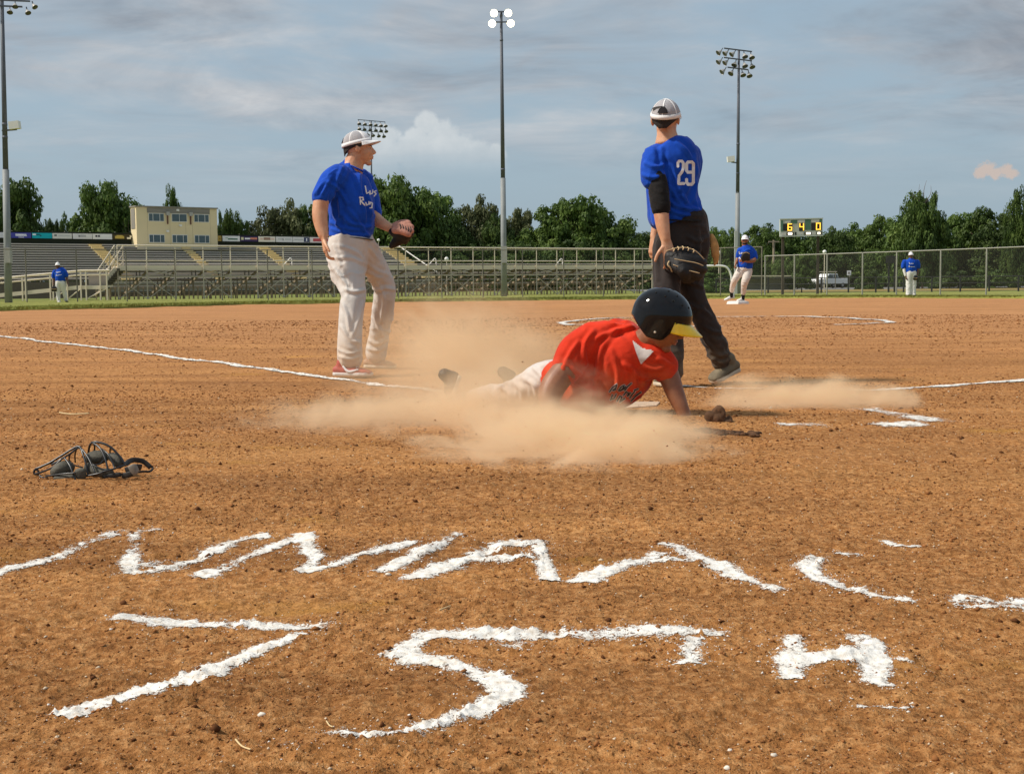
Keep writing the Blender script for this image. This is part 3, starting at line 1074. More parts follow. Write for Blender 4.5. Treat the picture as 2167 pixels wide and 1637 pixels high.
# press box
pa, pb = s_at(291, 0.9, 4), s_at(461.5, 0.9, 4)
pw = pb - pa
pt = z_at(380, 439.5, (pa + pb) / 2, 0.9)
pbz = 4.35
pbx = empty('press_box', O0 + U * pa + Zu * gz(150), 'cream two storey press box standing above the grandstand', 'press box')
depth = 1.8


def pbp(u, d, z):
    return O0 + U * (pa + u) + VN * d + Zu * z


beam('wall', pbp(0, 0.9 - depth / 2, (pbz + pt) / 2), pbp(pw, 0.9 - depth / 2, (pbz + pt) / 2), depth, pt - pbz, M_CREAM, pbx)
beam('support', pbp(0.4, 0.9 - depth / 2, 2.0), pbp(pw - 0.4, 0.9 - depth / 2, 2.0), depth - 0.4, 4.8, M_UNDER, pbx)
beam('roof_edge', pbp(-0.12, 0.9 - depth / 2, pt + 0.05), pbp(pw + 0.12, 0.9 - depth / 2, pt + 0.05), depth + 0.3, 0.14, M_ROOFB, pbx)
beam('fascia_band', pbp(pw * 0.13, 0.93, pt - 0.38), pbp(pw * 0.905, 0.93, pt - 0.38), 0.05, 0.6, M_ROOFB, pbx)
beam('side_panel', pbp(-0.025, 0.5, pt - 1.4), pbp(-0.025, -0.7, pt - 1.4), 0.04, 2.4, M_ROOFB, pbx)
GAPU = [0.13, 0.41, 0.69, 0.905]
for u in (0.132, 0.405, 0.60, 0.685, 0.91):
    beam('panel_joint', pbp(pw * u, 0.905, pbz + 0.05), pbp(pw * u, 0.905, pt - 0.7), 0.02, 0.03, mat('joint', (0.5, 0.42, 0.27), 0.8), pbx, up=U)
for fl, (zt_, zb_) in enumerate(((pt - 0.72, pt - 1.72), (pt - 3.26, pt - 4.26))):
    for k, (u0, u1) in enumerate(((0.145, 0.335), (0.427, 0.617), (0.705, 0.895))):
        w_ = beam('window', pbp(pw * u0, 0.915, (zt_ + zb_) / 2), pbp(pw * u1, 0.915, (zt_ + zb_) / 2), 0.06, zt_ - zb_, M_WFRAME, pbx)
        if fl == 0 and k == 1:
            cuts = [(0.03, 0.485), (0.515, 0.97)]
        else:
            cuts = [(0.03, 0.26), (0.30, 0.70), (0.74, 0.97)]
        for c0, c1 in cuts:
            q = pw * u0 + pw * (u1 - u0) * c0, pw * u0 + pw * (u1 - u0) * c1
            beam('pane', pbp(q[0], 0.945, (zt_ + zb_) / 2), pbp(q[1], 0.945, (zt_ + zb_) / 2), 0.03, (zt_ - zb_) * 0.86, M_GLASS, w_)
for u in (0.375, 0.66):
    sp_ = beam('loudspeaker', pbp(pw * u - 0.22, 1.05, pt - 0.75), pbp(pw * u + 0.22, 1.05, pt - 0.75), 0.35, 0.45, M_LAMPB, pbx)
    beam('speaker_bracket', pbp(pw * u, 1.0, pt - 0.95), pbp(pw * u, 1.0, pt - 2.0), 0.14, 0.14, mat('brown bracket', (0.14, 0.06, 0.045), 0.7), sp_, up=U)
for u, z in ((0.50, pt - 0.3), (0.53, pt - 2.15), (0.37, pt - 2.85)):
    beam('wall_lamp', pbp(pw * u - 0.16, 1.0, z), pbp(pw * u + 0.16, 1.0, z), 0.25, 0.24, M_WHITEP, pbx)

# ---- near stand, seen from behind
NL = P(250, 600, 80.0)
NRt = P(1420, 600, 102.6)
NL.z = NRt.z = 0
UN = (NRt - NL).normalized()
AW = Vector((-UN.y, UN.x, 0))
LEN = (NRt - NL).length
ns = empty('bleachers', NL + Zu * gz(80), 'raised aluminium bleachers seen from behind with cross braced legs', 'bleachers')
NB = 24
SP = LEN / NB


def nb_(s, a, z):
    return NL + UN * s + AW * a + Zu * z


ZR, ZM, ZD, ZH = 3.06, 2.14, 1.70, 1.16
pipe('top_rail', nb_(0, 0, ZR), nb_(LEN, 0, ZR), 0.045, M_ALU, ns)
pipe('mid_rail', nb_(0, 0, ZM), nb_(LEN, 0, ZM), 0.035, M_ALU, ns)
beam('deck_edge', nb_(0, 0.08, ZD), nb_(LEN, 0.08, ZD), 0.06, 0.30, M_ALU, ns)
beam('deck_plank', nb_(0, 0.75, ZD + 0.06), nb_(LEN, 0.75, ZD + 0.06), 1.25, 0.05, M_ALU, ns)
pipe('girt', nb_(0, 0.0, ZH), nb_(LEN, 0.0, ZH), 0.04, M_GALV, ns)
for r in range(6):
    beam('seat_plank', nb_(0, 1.7 + r * 0.72, 1.95 - r * 0.27), nb_(LEN, 1.7 + r * 0.72, 1.95 - r * 0.27), 0.26, 0.05, M_SEAT, ns)
    beam('foot_plank', nb_(0, 1.35 + r * 0.72, 1.50 - r * 0.27), nb_(LEN, 1.35 + r * 0.72, 1.50 - r * 0.27), 0.34, 0.05, M_RUSTY_SHADE, ns)  # brown colour paints in the shade these planks lie in below the deck
    if r < 2:
        beam('riser_plank', nb_(0, 1.55 + r * 0.72, 1.62 - r * 0.27), nb_(LEN, 1.55 + r * 0.72, 1.62 - r * 0.27), 0.03, 0.15, M_SEAT, ns)
for k in range(NB + 1):
    s = k * SP
    p = nb_(s, 0, 0)
    g = gz(p.y) - 0.03
    beam('rail_post', nb_(s, 0, ZD - 0.3), nb_(s, 0, ZR), 0.06, 0.06, M_ALU, ns)
    beam('leg', nb_(s, 0.0, g), nb_(s, 0, ZD - 0.3), 0.07, 0.07, M_GALV, ns)
    for q, zz_ in ((2.0, 1.25), (4.0, 0.55)):
        beam('inner_leg', nb_(s, q, g), nb_(s, q, zz_), 0.09, 0.09, M_RUSTY_SHADE, ns)
    beam('stringer', nb_(s, 0.05, ZD - 0.22), nb_(s, 5.2, 0.05), 0.06, 0.14, M_RUSTY_SHADE, ns)
    for r in range(5):
        beam('seat_bracket', nb_(s, 1.5 + r * 0.72, 1.22 - r * 0.27), nb_(s, 1.5 + r * 0.72, 1.92 - r * 0.27), 0.05, 0.05, M_DARKST, ns)
for k in range(NB):
    s = k * SP
    g = gz(nb_(s, 0, 0).y)
    if k % 2 == 1:
        pipe('brace', nb_(s, 0.03, ZH + 0.05), nb_(s + SP, 0.03, ZD - 0.1), 0.026, M_GALV, ns)
        pipe('brace', nb_(s, -0.03, ZD - 0.1), nb_(s + SP, -0.03, ZH + 0.05), 0.026, M_GALV, ns)
    if k % 2 == 1 or k % 3 == 0:
        pipe('brace', nb_(s, 0.03, g + 0.05), nb_(s + SP, 0.03, ZH - 0.1), 0.026, M_GALV, ns)
        pipe('brace', nb_(s, -0.03, ZH - 0.1), nb_(s + SP, -0.03, g + 0.05), 0.026, M_GALV, ns)
# picket guard fence below the front of the bleachers
pk = empty('picket_fence', nb_(0, 5.6, gz(84)), 'low fence of upright steel pickets showing beneath the bleachers', 'fence')
for k in range(140):
    s = (k + 0.5) * LEN / 140
    g = gz(nb_(s, 5.6, 0).y)
    beam('picket', nb_(s, 5.6, g - 0.02), nb_(s, 5.6, 0.62), 0.07, 0.05, M_RUSTY_SHADE, pk)
beam('rail', nb_(0, 5.66, 0.52), nb_(LEN, 5.66, 0.52), 0.04, 0.07, M_RUSTY_SHADE, pk)
beam('rail', nb_(0, 5.66, 0.0), nb_(LEN, 5.66, 0.0), 0.04, 0.07, M_RUSTY_SHADE, pk)
# small hoops: hand rails at the aisles of the near stand
for i, px in enumerate((597, 905, 1175)):
    s = 0
    for k in range(400):
        q = nb_(k * LEN / 400, 1.6, 2.2) - CAM
        if W / 2 + F * q.dot(RIGHT) / q.dot(FWD) > px:
            s = k * LEN / 400
            break
    hb = MB().tube([(nb_(s - 0.1, 1.6, 1.75), .03, .03), (nb_(s + .4, 1.6, 2.25), .03, .03), (nb_(s + .55, 1.6, 2.35), .03, .03), (nb_(s + .62, 1.6, 2.2), .03, .03), (nb_(s + .62, 1.6, 1.75), .03, .03)], 8, True, 3)
    hb.build('aisle_handrail', M_WHITEP, ns, True)
# stair and landing at its end, ramp leading off
st = empty('stair', nb_(-1.2, 0.3, gz(80)), 'steel stair climbing to the end of the bleachers', 'stair')
pS, pE = P(252, 545, 80.0), P(212, 612, 79.0)
top, bot = Vector((NL.x, NL.y + 0.4, ZD + 0.05)), Vector((P(213, 610, 79.5).x, 79.8, 0.55))
for k in range(9):
    t = (k + 0.5) / 9
    c = bot.lerp(top, t)
    beam('tread', c - Vector((0.05, 0.8, 0)), c + Vector((0.05, 0.8, 0)), 0.30, 0.05, M_ALU, st)
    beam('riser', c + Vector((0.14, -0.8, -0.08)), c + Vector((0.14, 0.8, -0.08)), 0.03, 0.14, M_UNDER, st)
for dy_ in (-0.85, 0.85):
    beam('stringer', bot + Vector((0, dy_, -0.1)), top + Vector((0, dy_, -0.1)), 0.05, 0.24, M_GALV, st)
    pipe('handrail', bot + Vector((0, dy_, 0.95)), top + Vector((0, dy_, 1.3)), 0.04, M_GALV, st)
    for t in (0.02, 0.35, 0.68, 0.98):
        c = bot.lerp(top, t) + Vector((0, dy_, 0))
        pipe('baluster', c, c + Vector((0, 0, 0.95 + 0.35 * t)), 0.028, M_GALV, st)
    for f_ in (0.3, 0.6):
        pipe('side_rail', bot + Vector((0, dy_, f_)), top + Vector((0, dy_, f_ * 1.35)), 0.02, M_GALV, st)
rp = empty('ramp', P(120, 640, 77.0) * 1.0, 'pale access ramp with pipe rails leading to the bleacher stair', 'ramp')
rp.matrix_basis = Matrix.Translation((P(120, 640, 77).x, 77, gz(77)))


def rx(px, z, Y=77.0):
    q = P(px, 600, Y)
    return Vector((q.x, Y, z))


beam('landing', rx(172, 0.62), rx(228, 0.62), 2.0, 0.10, M_ALU, rp)
beam('landing_edge', rx(172, 0.55, 75.9), rx(228, 0.55, 75.9), 0.05, 0.2, M_ALU, rp)
beam('ramp_deck', rx(-60, 0.02), rx(172, 0.60), 1.9, 0.09, M_ALU, rp)
beam('ramp_edge', rx(-60, 0.0, 75.9), rx(172, 0.58, 75.9), 0.05, 0.22, M_ALU, rp)
for Yr in (75.85, 78.1):
    pipe('handrail', rx(-60, 0.98, Yr), rx(172, 1.52, Yr), 0.05, M_ALU, rp)
    pipe('handrail', rx(172, 1.52, Yr), rx(232, 1.52, Yr), 0.05, M_ALU, rp)
    pipe('mid_rail', rx(-60, 0.70, Yr), rx(172, 1.28, Yr), 0.04, M_ALU, rp)
    pipe('mid_rail', rx(172, 1.28, Yr), rx(232, 1.28, Yr), 0.035, M_ALU, rp)
    for px in (-20, 47, 54, 106, 112, 142, 171, 182, 212, 226):
        zt = 0.98 + (px + 60) / 232 * 0.54 if px < 172 else 1.52
        beam('post', rx(px, gz(77) - 0.02, Yr), rx(px, zt, Yr), 0.07, 0.07, M_ALU, rp)
for a_, b_ in ((112, 142), (142, 171), (182, 226)):
    pipe('brace', rx(a_, -0.1, 75.9), rx(b_, 0.5, 75.9), 0.035, M_ALU, rp)
beam('back_panel', rx(188, 0.95, 78.3), rx(226, 0.95, 78.3), 0.04, 0.9, M_ROOFB, rp)

# wall beyond the ramp
wb = beam('track_wall', (P(-60, 600, 95).x, 95, 0.35), (P(205, 600, 97).x, 97, 0.35), 0.2, 1.2, mat('brown wall', (0.12, 0.095, 0.075), 0.85, 0.2, 2.0))
tag(wb, 'low brown wall behind the access ramp', 'wall')


# ---- fences
def veil_mat():
    m = bpy.data.materials.new('chain link')
    m.use_nodes = True
    t = NT(m.node_tree)
    b = t.n['Principled BSDF']
    b.inputs['Base Color'].default_value = (0.34, 0.33, 0.28, 1)
    b.inputs['Roughness'].default_value = 0.6
    pos = t.add('ShaderNodeNewGeometry').outputs['Position']
    a = t.math('MULTIPLY_ADD', t.noise(pos, 0.8, 2), 0.02, 0.012)
    tr = t.add('ShaderNodeBsdfTransparent')
    mx = t.add('ShaderNodeMixShader', {0: a, 1: tr, 2: b})
    t.l.new(mx.outputs[0], t.n['Material Output'].inputs['Surface'])
    return m


M_VEIL = veil_mat()
M_FPOST = mat('fence post', (0.30, 0.295, 0.25), 0.6, 0.15, 3.0, metal=0.2)
M_FPOSTD = mat('dark fence post', (0.17, 0.155, 0.12), 0.6, 0.2, 3.0)


def fence(label, posts, h, pr, mp, mid=False):
    """posts: list of (px, Y)"""
    pts = [Vector((P(px, 600, Y).x, Y, gz(Y))) for px, Y in posts]
    f = empty('chain_link_fence', pts[0], label, 'fence')
    for p in pts:
        pipe('post', p - Zu * 0.03, p + Zu * (h + 0.03), pr, mp, f)
    for p, q in zip(pts, pts[1:]):
        pipe('top_rail', p + Zu * h, q + Zu * h, pr * 0.75, mp, f)
        beam('mesh_panel', p + Zu * h / 2, q + Zu * h / 2, 0.004, h - 0.06, M_VEIL, f)
        if mid:
            pipe('bottom_rail', p + Zu * 0.1, q + Zu * 0.1, pr * 0.6, mp, f)
    return f


fence('tall chain link fence in front of the bleachers', [(-160, 58.6), (-52, 59.2), (56, 60), (163, 60.9), (268, 61.8), (371, 62.6), (470, 63.5), (567, 64.2), (661, 65),
      (752, 65.6), (843, 66.2), (935, 66.8), (1022, 67.3), (1106, 67.8), (1193, 68.1), (1277, 68.3), (1360, 68.3), (1440, 68), (1525, 67.3), (1612, 66)], 2.44, 0.030, M_FPOSTD)
fence('lower chain link fence behind the lone outfielder near the scoreboard', [(1619, 65.9), (1681, 64.4), (1750, 62.9), (1825, 61.2), (1897, 59.7), (1990, 57.6), (2087, 55.5), (2190, 53.3), (2300, 51)], 1.98, 0.036, M_FPOST)
bf = empty('low_black_fence', (P(1690, 600, 100).x, 100, gz(100)), 'low black rail fence beyond the outfield on the parking side', 'fence')
bp_ = [Vector((P(px, 600, 100).x, 100 - (px - 1600) * 0.012, gz(98))) for px in range(1520, 2260, 52)]
for p in bp_:
    beam('post', p - Zu * 0.05, p + Zu * 1.15, 0.10, 0.10, M_BLACK, bf)
for p, q in zip(bp_, bp_[1:]):
    for z in (1.1, 0.65):
        pipe('rail', p + Zu * z, q + Zu * z, 0.03, M_BLACK, bf)

kerb = beam('kerb', (P(1400, 600, 128).x, 128, gz(128) + 0.08), (P(2300, 600, 122).x, 122, gz(122) + 0.08), 0.3, 0.18, mat('yellow kerb', (0.55, 0.40, 0.17), 0.8))
tag(kerb, kind='structure')
b = MB()
b.add([(P(1400, 600, 133).x, 129, gz(130) - 0.01), (P(2400, 600, 133).x, 124, gz(130) - 0.01), (P(2400, 600, 190).x, 205, gz(130) - 0.01), (P(1300, 600, 190).x, 205, gz(130) - 0.01)], [(0, 1, 2, 3)])
tag(b.build('parking_lot', mat('asphalt', (0.16, 0.155, 0.145), 0.9, 0.2, 1.0, coords='W')), kind='structure')


# ---- light poles
def lamp_unit():
    b = MB()
    prof = [(0.0, 0.05), (0.05, 0.085), (0.13, 0.10), (0.20, 0.16), (0.30, 0.215), (0.33, 0.22)]
    n = 14
    vs = [Vector((r * math.cos(2 * math.pi * i / n), r * math.sin(2 * math.pi * i / n), -z)) for z, r in prof for i in range(n)]
    fs_ = [(j * n + i, j * n + (i + 1) % n, (j + 1) * n + (i + 1) % n, (j + 1) * n + i) for j in range(len(prof) - 1) for i in range(n)]
    fs_.append(tuple(range(n)))
    b.add(vs, fs_)
    return b.me('lamp_housing')


LAMP_ME = lamp_unit()
LAMP_ME.materials.append(M_LAMPB)
LAMP_ME.shade_smooth()


def disc(mm, r=0.2):
    b = MB()
    n = 16
    b.add([(r * math.cos(2 * math.pi * i / n), r * math.sin(2 * math.pi * i / n), -0.30) for i in range(n)] + [(0, 0, -0.34)], [(i, (i + 1) % n, n) for i in range(n)])
    m_ = b.me('lens')
    m_.materials.append(mm)
    m_.shade_smooth()
    return m_


LENS_ME, LIT_ME = disc(M_LENS), disc(M_LIT, 0.21)


def light_pole(px_t, py_t, px_b, Y, label, rows, aim, r0=0.17, scale=1.0, joints=(), box=None, camera=None, lit=False, group='field light poles'):
    """rows: list of (z offset from top in px, [lamp px offsets], arm half-lengths px)"""
    k = Y / F
    base = P(px_b, 620, Y)
    base.z = gz(Y)
    topp = P(px_t, py_t, Y)
    lp = empty('light_pole', base, label, 'light pole', group)
    b = MB()
    mid = base.lerp(topp, 0.42)
    b.tube([(base - Zu * 0.05, r0, r0), (mid, r0 * 0.86, r0 * 0.86)], 14, False)
    b.build('lower_shaft', M_POLE, lp, True)
    b = MB()
    b.tube([(mid, r0 * 0.72, r0 * 0.72), (topp, r0 * 0.45, r0 * 0.45)], 14, False)
    b.build('upper_shaft', M_POLE_BACKLIT, lp, True)
    for t in joints:
        c = base.lerp(topp, t)
        pipe('joint_collar', c - Zu * 0.06, c + Zu * 0.06, r0 * 0.95 * (1 - 0.45 * t), M_POLE_BACKLIT, lp)
    for dpy, offs, lo, hi, tilt in rows:
        za = topp - Zu * (dpy * k)
        ax = Vector((1, aim, 0)).normalized()
        beam('cross_arm', za + ax * (lo * k) - Vector((0, r0 * .7, tilt * lo * k)), za + ax * (hi * k) - Vector((0, r0 * .7, tilt * hi * k)), 0.07, 0.07, M_POLE_BACKLIT, lp)
        for ox, face in offs:
            c = za + ax * (ox * k) - Vector((0, r0 * .7, tilt * ox * k))
            fdir = Vector(face).normalized()
            hp_ = c + fdir * 0.14 * scale - Zu * 0.10 * scale
            q = (-fdir).to_track_quat('Z', 'Y').to_matrix().to_4x4()
            M_ = Matrix.Translation(hp_) @ q @ Matrix.Scale(scale, 4)
            la = place('lamp', LAMP_ME, M_, lp)
            place('lens', LIT_ME if lit else LENS_ME, M_, la)
            beam('lamp_bracket', c, hp_, 0.04, 0.04, M_POLE_BACKLIT, la)
    if box:
        q = P(box[0], (box[1] + box[2]) / 2, Y - 0.3)
        hh = (box[2] - box[1]) * k
        ww = (box[3]) * k
        beam('control_box', q - Zu * hh / 2, q + Zu * hh / 2, ww, 0.3, M_LAMPB, lp, up=Vector((0, 1, 0)))
    if camera:
        px, py, sd_ = camera
        c = P(px, py, Y)
        beam('bracket_arm', c + Vector((0.05, 0, -0.15)), Vector((base.x, Y, c.z - 0.2)), 0.07, 0.07, M_POLE_BACKLIT, lp)
        beam('bracket_lamp', c + Vector((-0.22, -0.1, 0)), c + Vector((0.22, -0.1, 0.05)), 0.34, 0.34, M_WHITEP, lp)
    return lp


DN = (0.25, -0.45, -0.8)
LF, RT = (-0.75, -0.25, -0.6), (0.15, -0.5, -0.85)
light_pole(1563.5, 107, 1559.5, 82, 'tall light pole with fourteen unlit lamps behind the player on the base',
           [(0, [(-36, LF), (-22, LF), (-7, LF), (10, RT), (25, RT)], -33, 28, 0.09), (19, [(-36, LF), (-22, LF), (-6, (-.4, -.4, -.8)), (10, RT), (26, RT)], -33, 28, 0.09),
            (38, [(-28, LF), (-12, (-.5, -.4, -.7)), (6, RT), (20, RT)], -25, 20, 0.09)], 0.2, 0.16, 0.85, (0.25, 0.5, 0.62), None, (1546, 338, -1))
light_pole(1060.5, 24, 1067, 80, 'tall light pole with four glowing lamps in front of the bleachers',
           [(2, [(-13, (-.1, -.95, -.15)), (13, (.1, -.95, -.15))], -12, 9, 0.0), (23, [(-17, (-.1, -.95, -.15)), (18, (.1, -.95, -.15))], -12, 13, 0.0)],
           0.0, 0.18, 1.0, (0.985, 0.9, 0.45), (1067, 521, 556, 12), None, True)
light_pole(3, -40, 17.5, 60.5, 'tall light pole at the end of the ramp with a bracket lamp',
           [(0, [(-30, LF), (20, RT), (45, RT)], -40, 50, 0.03), (40, [(-25, LF), (28, RT), (62, (0.5, -.3, -.7))], -40, 58, 0.03), (52, [(17, RT), (50, (0.4, -.4, -.8))], -30, 42, 0.03)],
           0.1, 0.17, 0.62, (0.96, 0.56, 0.52), (17, 524, 556, 13), (33, 267, 1))
light_pole(785.5, 256, 787.5, 150, 'distant light pole with a full bank of lamps above the catcher cap',
           [(0, [(-27, DN), (-15, DN), (-3, DN), (8, DN), (19, DN), (29, DN)], -28, 30, 0.06), (11, [(-27, DN), (-16, DN), (-4, DN), (8, DN), (19, DN), (30, DN)], -28, 30, 0.06),
            (22, [(-20, DN), (-9, DN), (2, DN), (14, DN), (25, DN)], -22, 25, 0.06)], 0.3, 0.15, 1.05, (), None, None)
# square mast beside the right pole
q = P(1557, 600, 80.5)
tag(beam('square_mast', (q.x, 80.5, gz(80)), (q.x, 80.5, P(1557, 489, 80.5).z), 0.17, 0.17, mat('pale mast', (0.46, 0.48, 0.47), 0.5, 0.1, 3), up=Vector((0, 1, 0))),
    'square pale mast standing against the unlit light pole', 'mast')
# white bent pipe rail behind second base
q = lambda px, py, Y=63.0: P(px, py, Y)
g0 = gz(63)
wpq = [(Vector((q(1553, 640).x, 63, g0)), .05, .05), (q(1549, 600), .05, .05), (q(1547, 582), .05, .05), (q(1541, 569), .05, .05), (q(1530, 563), .05, .05), (q(1500, 562.5), .05, .05), (q(1440, 562), .05, .05)]
tag(MB().tube(wpq, 10, True, 4).build('pipe_barrier', M_WHITEP, None, True), 'white bent pipe barrier behind the player on the base', 'barrier')

# globe lamps
for px, py, Y, lb in ((945, 548, 108, 'white globe lamp on a thin post above the bleacher rail'), (801, 508, 150, 'white globe lamp beside the catcher waist'),
                      (1380, 537, 108, 'white globe lamp next to the hand of the player in dark trousers'),
                      (1521.5, 535, 112, 'white globe lamp behind the bent pipe barrier'), (1745, 533, 112, 'white globe lamp beside the scoreboard post')):
    c = P(px, py, Y)
    o = empty('globe_lamp', (c.x, Y, gz(Y)), lb, 'lamp')
    MB().ell(c, (0.17, 0.17, 0.17)).build('globe', M_WHITEP, o, True)
    pipe('post', (c.x, Y, gz(Y) - 0.02), c - Zu * 0.15, 0.04, M_GALV, o)

# scoreboard
YS = 72.0
sk = YS / F
c0 = P(1695, 481.5, YS)
sb = empty('scoreboard', (c0.x, YS, gz(YS)), 'small scoreboard on two dark posts showing glowing digits 6, 4 and 0', 'scoreboard')
ang = -0.05
A1 = Vector((math.cos(ang), 0, 0.012)).normalized()


def sbp(px, py, dy=0.0):
    return c0 + A1 * ((px - 1695) * sk) + Zu * (-(py - 481.5) * sk) + Vector((0, dy, 0))


def sbrect(name, x0, y0, x1, y1, dy, th, m_, par):
    zc = (y0 + y1) / 2
    return beam(name, sbp(x0, zc, dy), sbp(x1, zc, dy), th, (y1 - y0) * sk, m_, par)


M_SBP = mat('scoreboard panel', (0.50, 0.53, 0.48), 0.6, 0.10, 5)
M_SBG = mat('scoreboard green', (0.08, 0.17, 0.12), 0.6, 0.12, 5)
M_DIG = emat('amber segment', (1.0, 0.50, 0.05), 1.8)
M_DIW = emat('white segment', (1.0, 0.90, 0.68), 2.2)
body = sbrect('cabinet', 1650.5, 463.5, 1739.5, 499.5, 0, 0.22, M_SBP, sb)
for x0, y0, x1, y1 in ((1649.5, 462.3, 1740.5, 464.2), (1649.5, 498.4, 1740.5, 500.3)):
    sbrect('frame', x0, y0, x1, y1, -0.125, 0.04, M_SBP, sb)
for x0, y0, x1, y1, m_ in ((1652, 466, 1656, 489, M_SBG), (1656.5, 473, 1676, 488, M_BLACK), (1673, 466, 1686, 473, M_SBG), (1690, 472.5, 1701, 489, M_BLACK),
                           (1702.5, 465, 1714.5, 487, M_SBG), (1715.5, 472.5, 1737.5, 488, M_BLACK), (1733, 465, 1738, 472, M_SBG), (1664, 491, 1679, 497.5, M_DARKST), (1681.5, 491, 1684.5, 497, M_BLACK),
                           (1701, 491, 1716, 497.5, M_DARKST), (1727, 491, 1738, 497.5, M_DARKST)):
    sbrect('panel', x0, y0, x1, y1, -0.12, 0.02, m_, sb)
for x0, y0, x1, y1 in ((1660, 467, 1671.5, 471.5), (1687, 466, 1702, 471.5), (1715.5, 466, 1732, 471), (1654, 492, 1663, 497), (1686, 491.5, 1699, 497), (1717, 491.5, 1725, 497)):
    sbrect('caption_plate', x0, y0, x1, y1, -0.122, 0.02, mat('caption', (0.55, 0.55, 0.52), 0.6, 0.15, 12), sb)
SEG = {'6': 'afgcde', '4': 'fgbc', '0': 'abcdef'}


def digit(ch, x0, y0, w_, h_, m_):
    t = 1.7
    seg = {'a': (x0, y0, x0 + w_, y0 + t), 'g': (x0, y0 + h_ / 2 - t / 2, x0 + w_, y0 + h_ / 2 + t / 2), 'd': (x0, y0 + h_ - t, x0 + w_, y0 + h_),
           'f': (x0, y0, x0 + t, y0 + h_ / 2), 'b': (x0 + w_ - t, y0, x0 + w_, y0 + h_ / 2), 'e': (x0, y0 + h_ / 2, x0 + t, y0 + h_), 'c': (x0 + w_ - t, y0 + h_ / 2, x0 + w_, y0 + h_)}
    for s_ in SEG[ch]:
        sbrect('digit_segment', *seg[s_], -0.14 - 0.003 * 'abcdefg'.index(s_), 0.02, m_, sb)


digit('6', 1665.8, 473, 9.2, 14.6, M_DIG)
digit('4', 1690.5, 472.8, 9.5, 14.8, M_DIG)
digit('0', 1725.5, 472.6, 9.5, 14.6, M_DIG)
for x0, x1 in ((1667, 1675.5), (1705, 1714), (1729, 1734.5)):
    sbrect('indicator', x0, 492, x1, 496.2, -0.14, 0.02, M_DIW, sb)
for px in (1658.5, 1732.5):
    a_ = sbp(px, 462, 0.16)
    beam('post', Vector((a_.x, a_.y, gz(YS) - 0.05)), a_, 0.13, 0.13, mat('scoreboard post', (0.07, 0.055, 0.04), 0.8), sb, up=Vector((0, 1, 0)))

# black speaker board, road sign and power pole beyond the fence
Yq = 110
bo = empty('notice_board', (P(1885, 600, Yq).x, Yq, gz(Yq)), 'black board on two posts standing beyond the outfield fence', 'board')
for px in (1880.5, 1893):
    q0 = P(px, 600, Yq)
    beam('post', (q0.x, Yq, gz(Yq) - 0.05), (q0.x, Yq, P(px, 541, Yq).z), 0.13, 0.13, M_BLACK, bo, up=Vector((0, 1, 0)))
q0, q1 = P(1875, 549, Yq - 0.1), P(1895, 549, Yq - 0.1)
beam('panel', q0, q1, 0.08, 0.62, M_BLACK, bo)
Yq = 140
so = empty('parking_sign', (P(1797, 600, Yq).x, Yq, gz(Yq)), 'small white parking sign on a thin post beyond the truck tail', 'sign')
q0, q1 = P(1792.5, 577.5, Yq), P(1801, 577.5, Yq)
pn_ = beam('panel', q0, q1, 0.04, 0.5, M_WHITEP, so)
beam('printed_mark', P(1794.5, 577.5, Yq - 0.05), P(1799, 577.5, Yq - 0.05), 0.01, 0.22, M_ROOFB, so)
q0 = P(1797, 600, Yq + 0.06)
pipe('post', (q0.x, q0.y, gz(Yq) - 0.05), (q0.x, q0.y, P(1797, 574, Yq).z), 0.03, M_GALV, so)
Yq = 170
uo = empty('utility_pole', (P(1637.5, 600, Yq).x, Yq, gz(Yq)), 'wooden utility pole with one cross arm in front of the trees', 'utility pole')
q0 = P(1637.5, 508, Yq)
pipe('shaft', (q0.x, Yq, gz(Yq) - 0.1), q0, 0.14, M_WOOD, uo)
beam('cross_arm', P(1626, 511.5, Yq - 0.2), P(1649, 511.5, Yq - 0.2), 0.12, 0.16, M_WOOD, uo)
# dugout shelter frames
for x0, x1, yt, Yq, lb in ((1556, 1680, 584, 118, 'grey roofed shelter behind the tree beside the scoreboard'), (1712, 1768, 575, 165, 'open pipe frame shelter behind the white truck')):
    o = empty('shelter', (P(x0, 600, Yq).x, Yq, gz(Yq)), lb, 'shelter')
    for px in (x0, (x0 + x1) / 2, x1):
        q0 = P(px, yt, Yq)
        pipe('post', (q0.x, Yq, gz(Yq) - 0.05), q0, 0.06, M_GALV, o)
    beam('roof', P(x0, yt, Yq), P(x1, yt, Yq), 1.6, 0.10, M_GALV, o)
    if x0 < 1600:
        beam('back_wall', P(x0, 600, Yq + 0.8), P(x1, 600, Yq + 0.8), 0.06, 1.1, mat('grey siding', (0.20, 0.19, 0.17), 0.8, 0.3, 2), o)
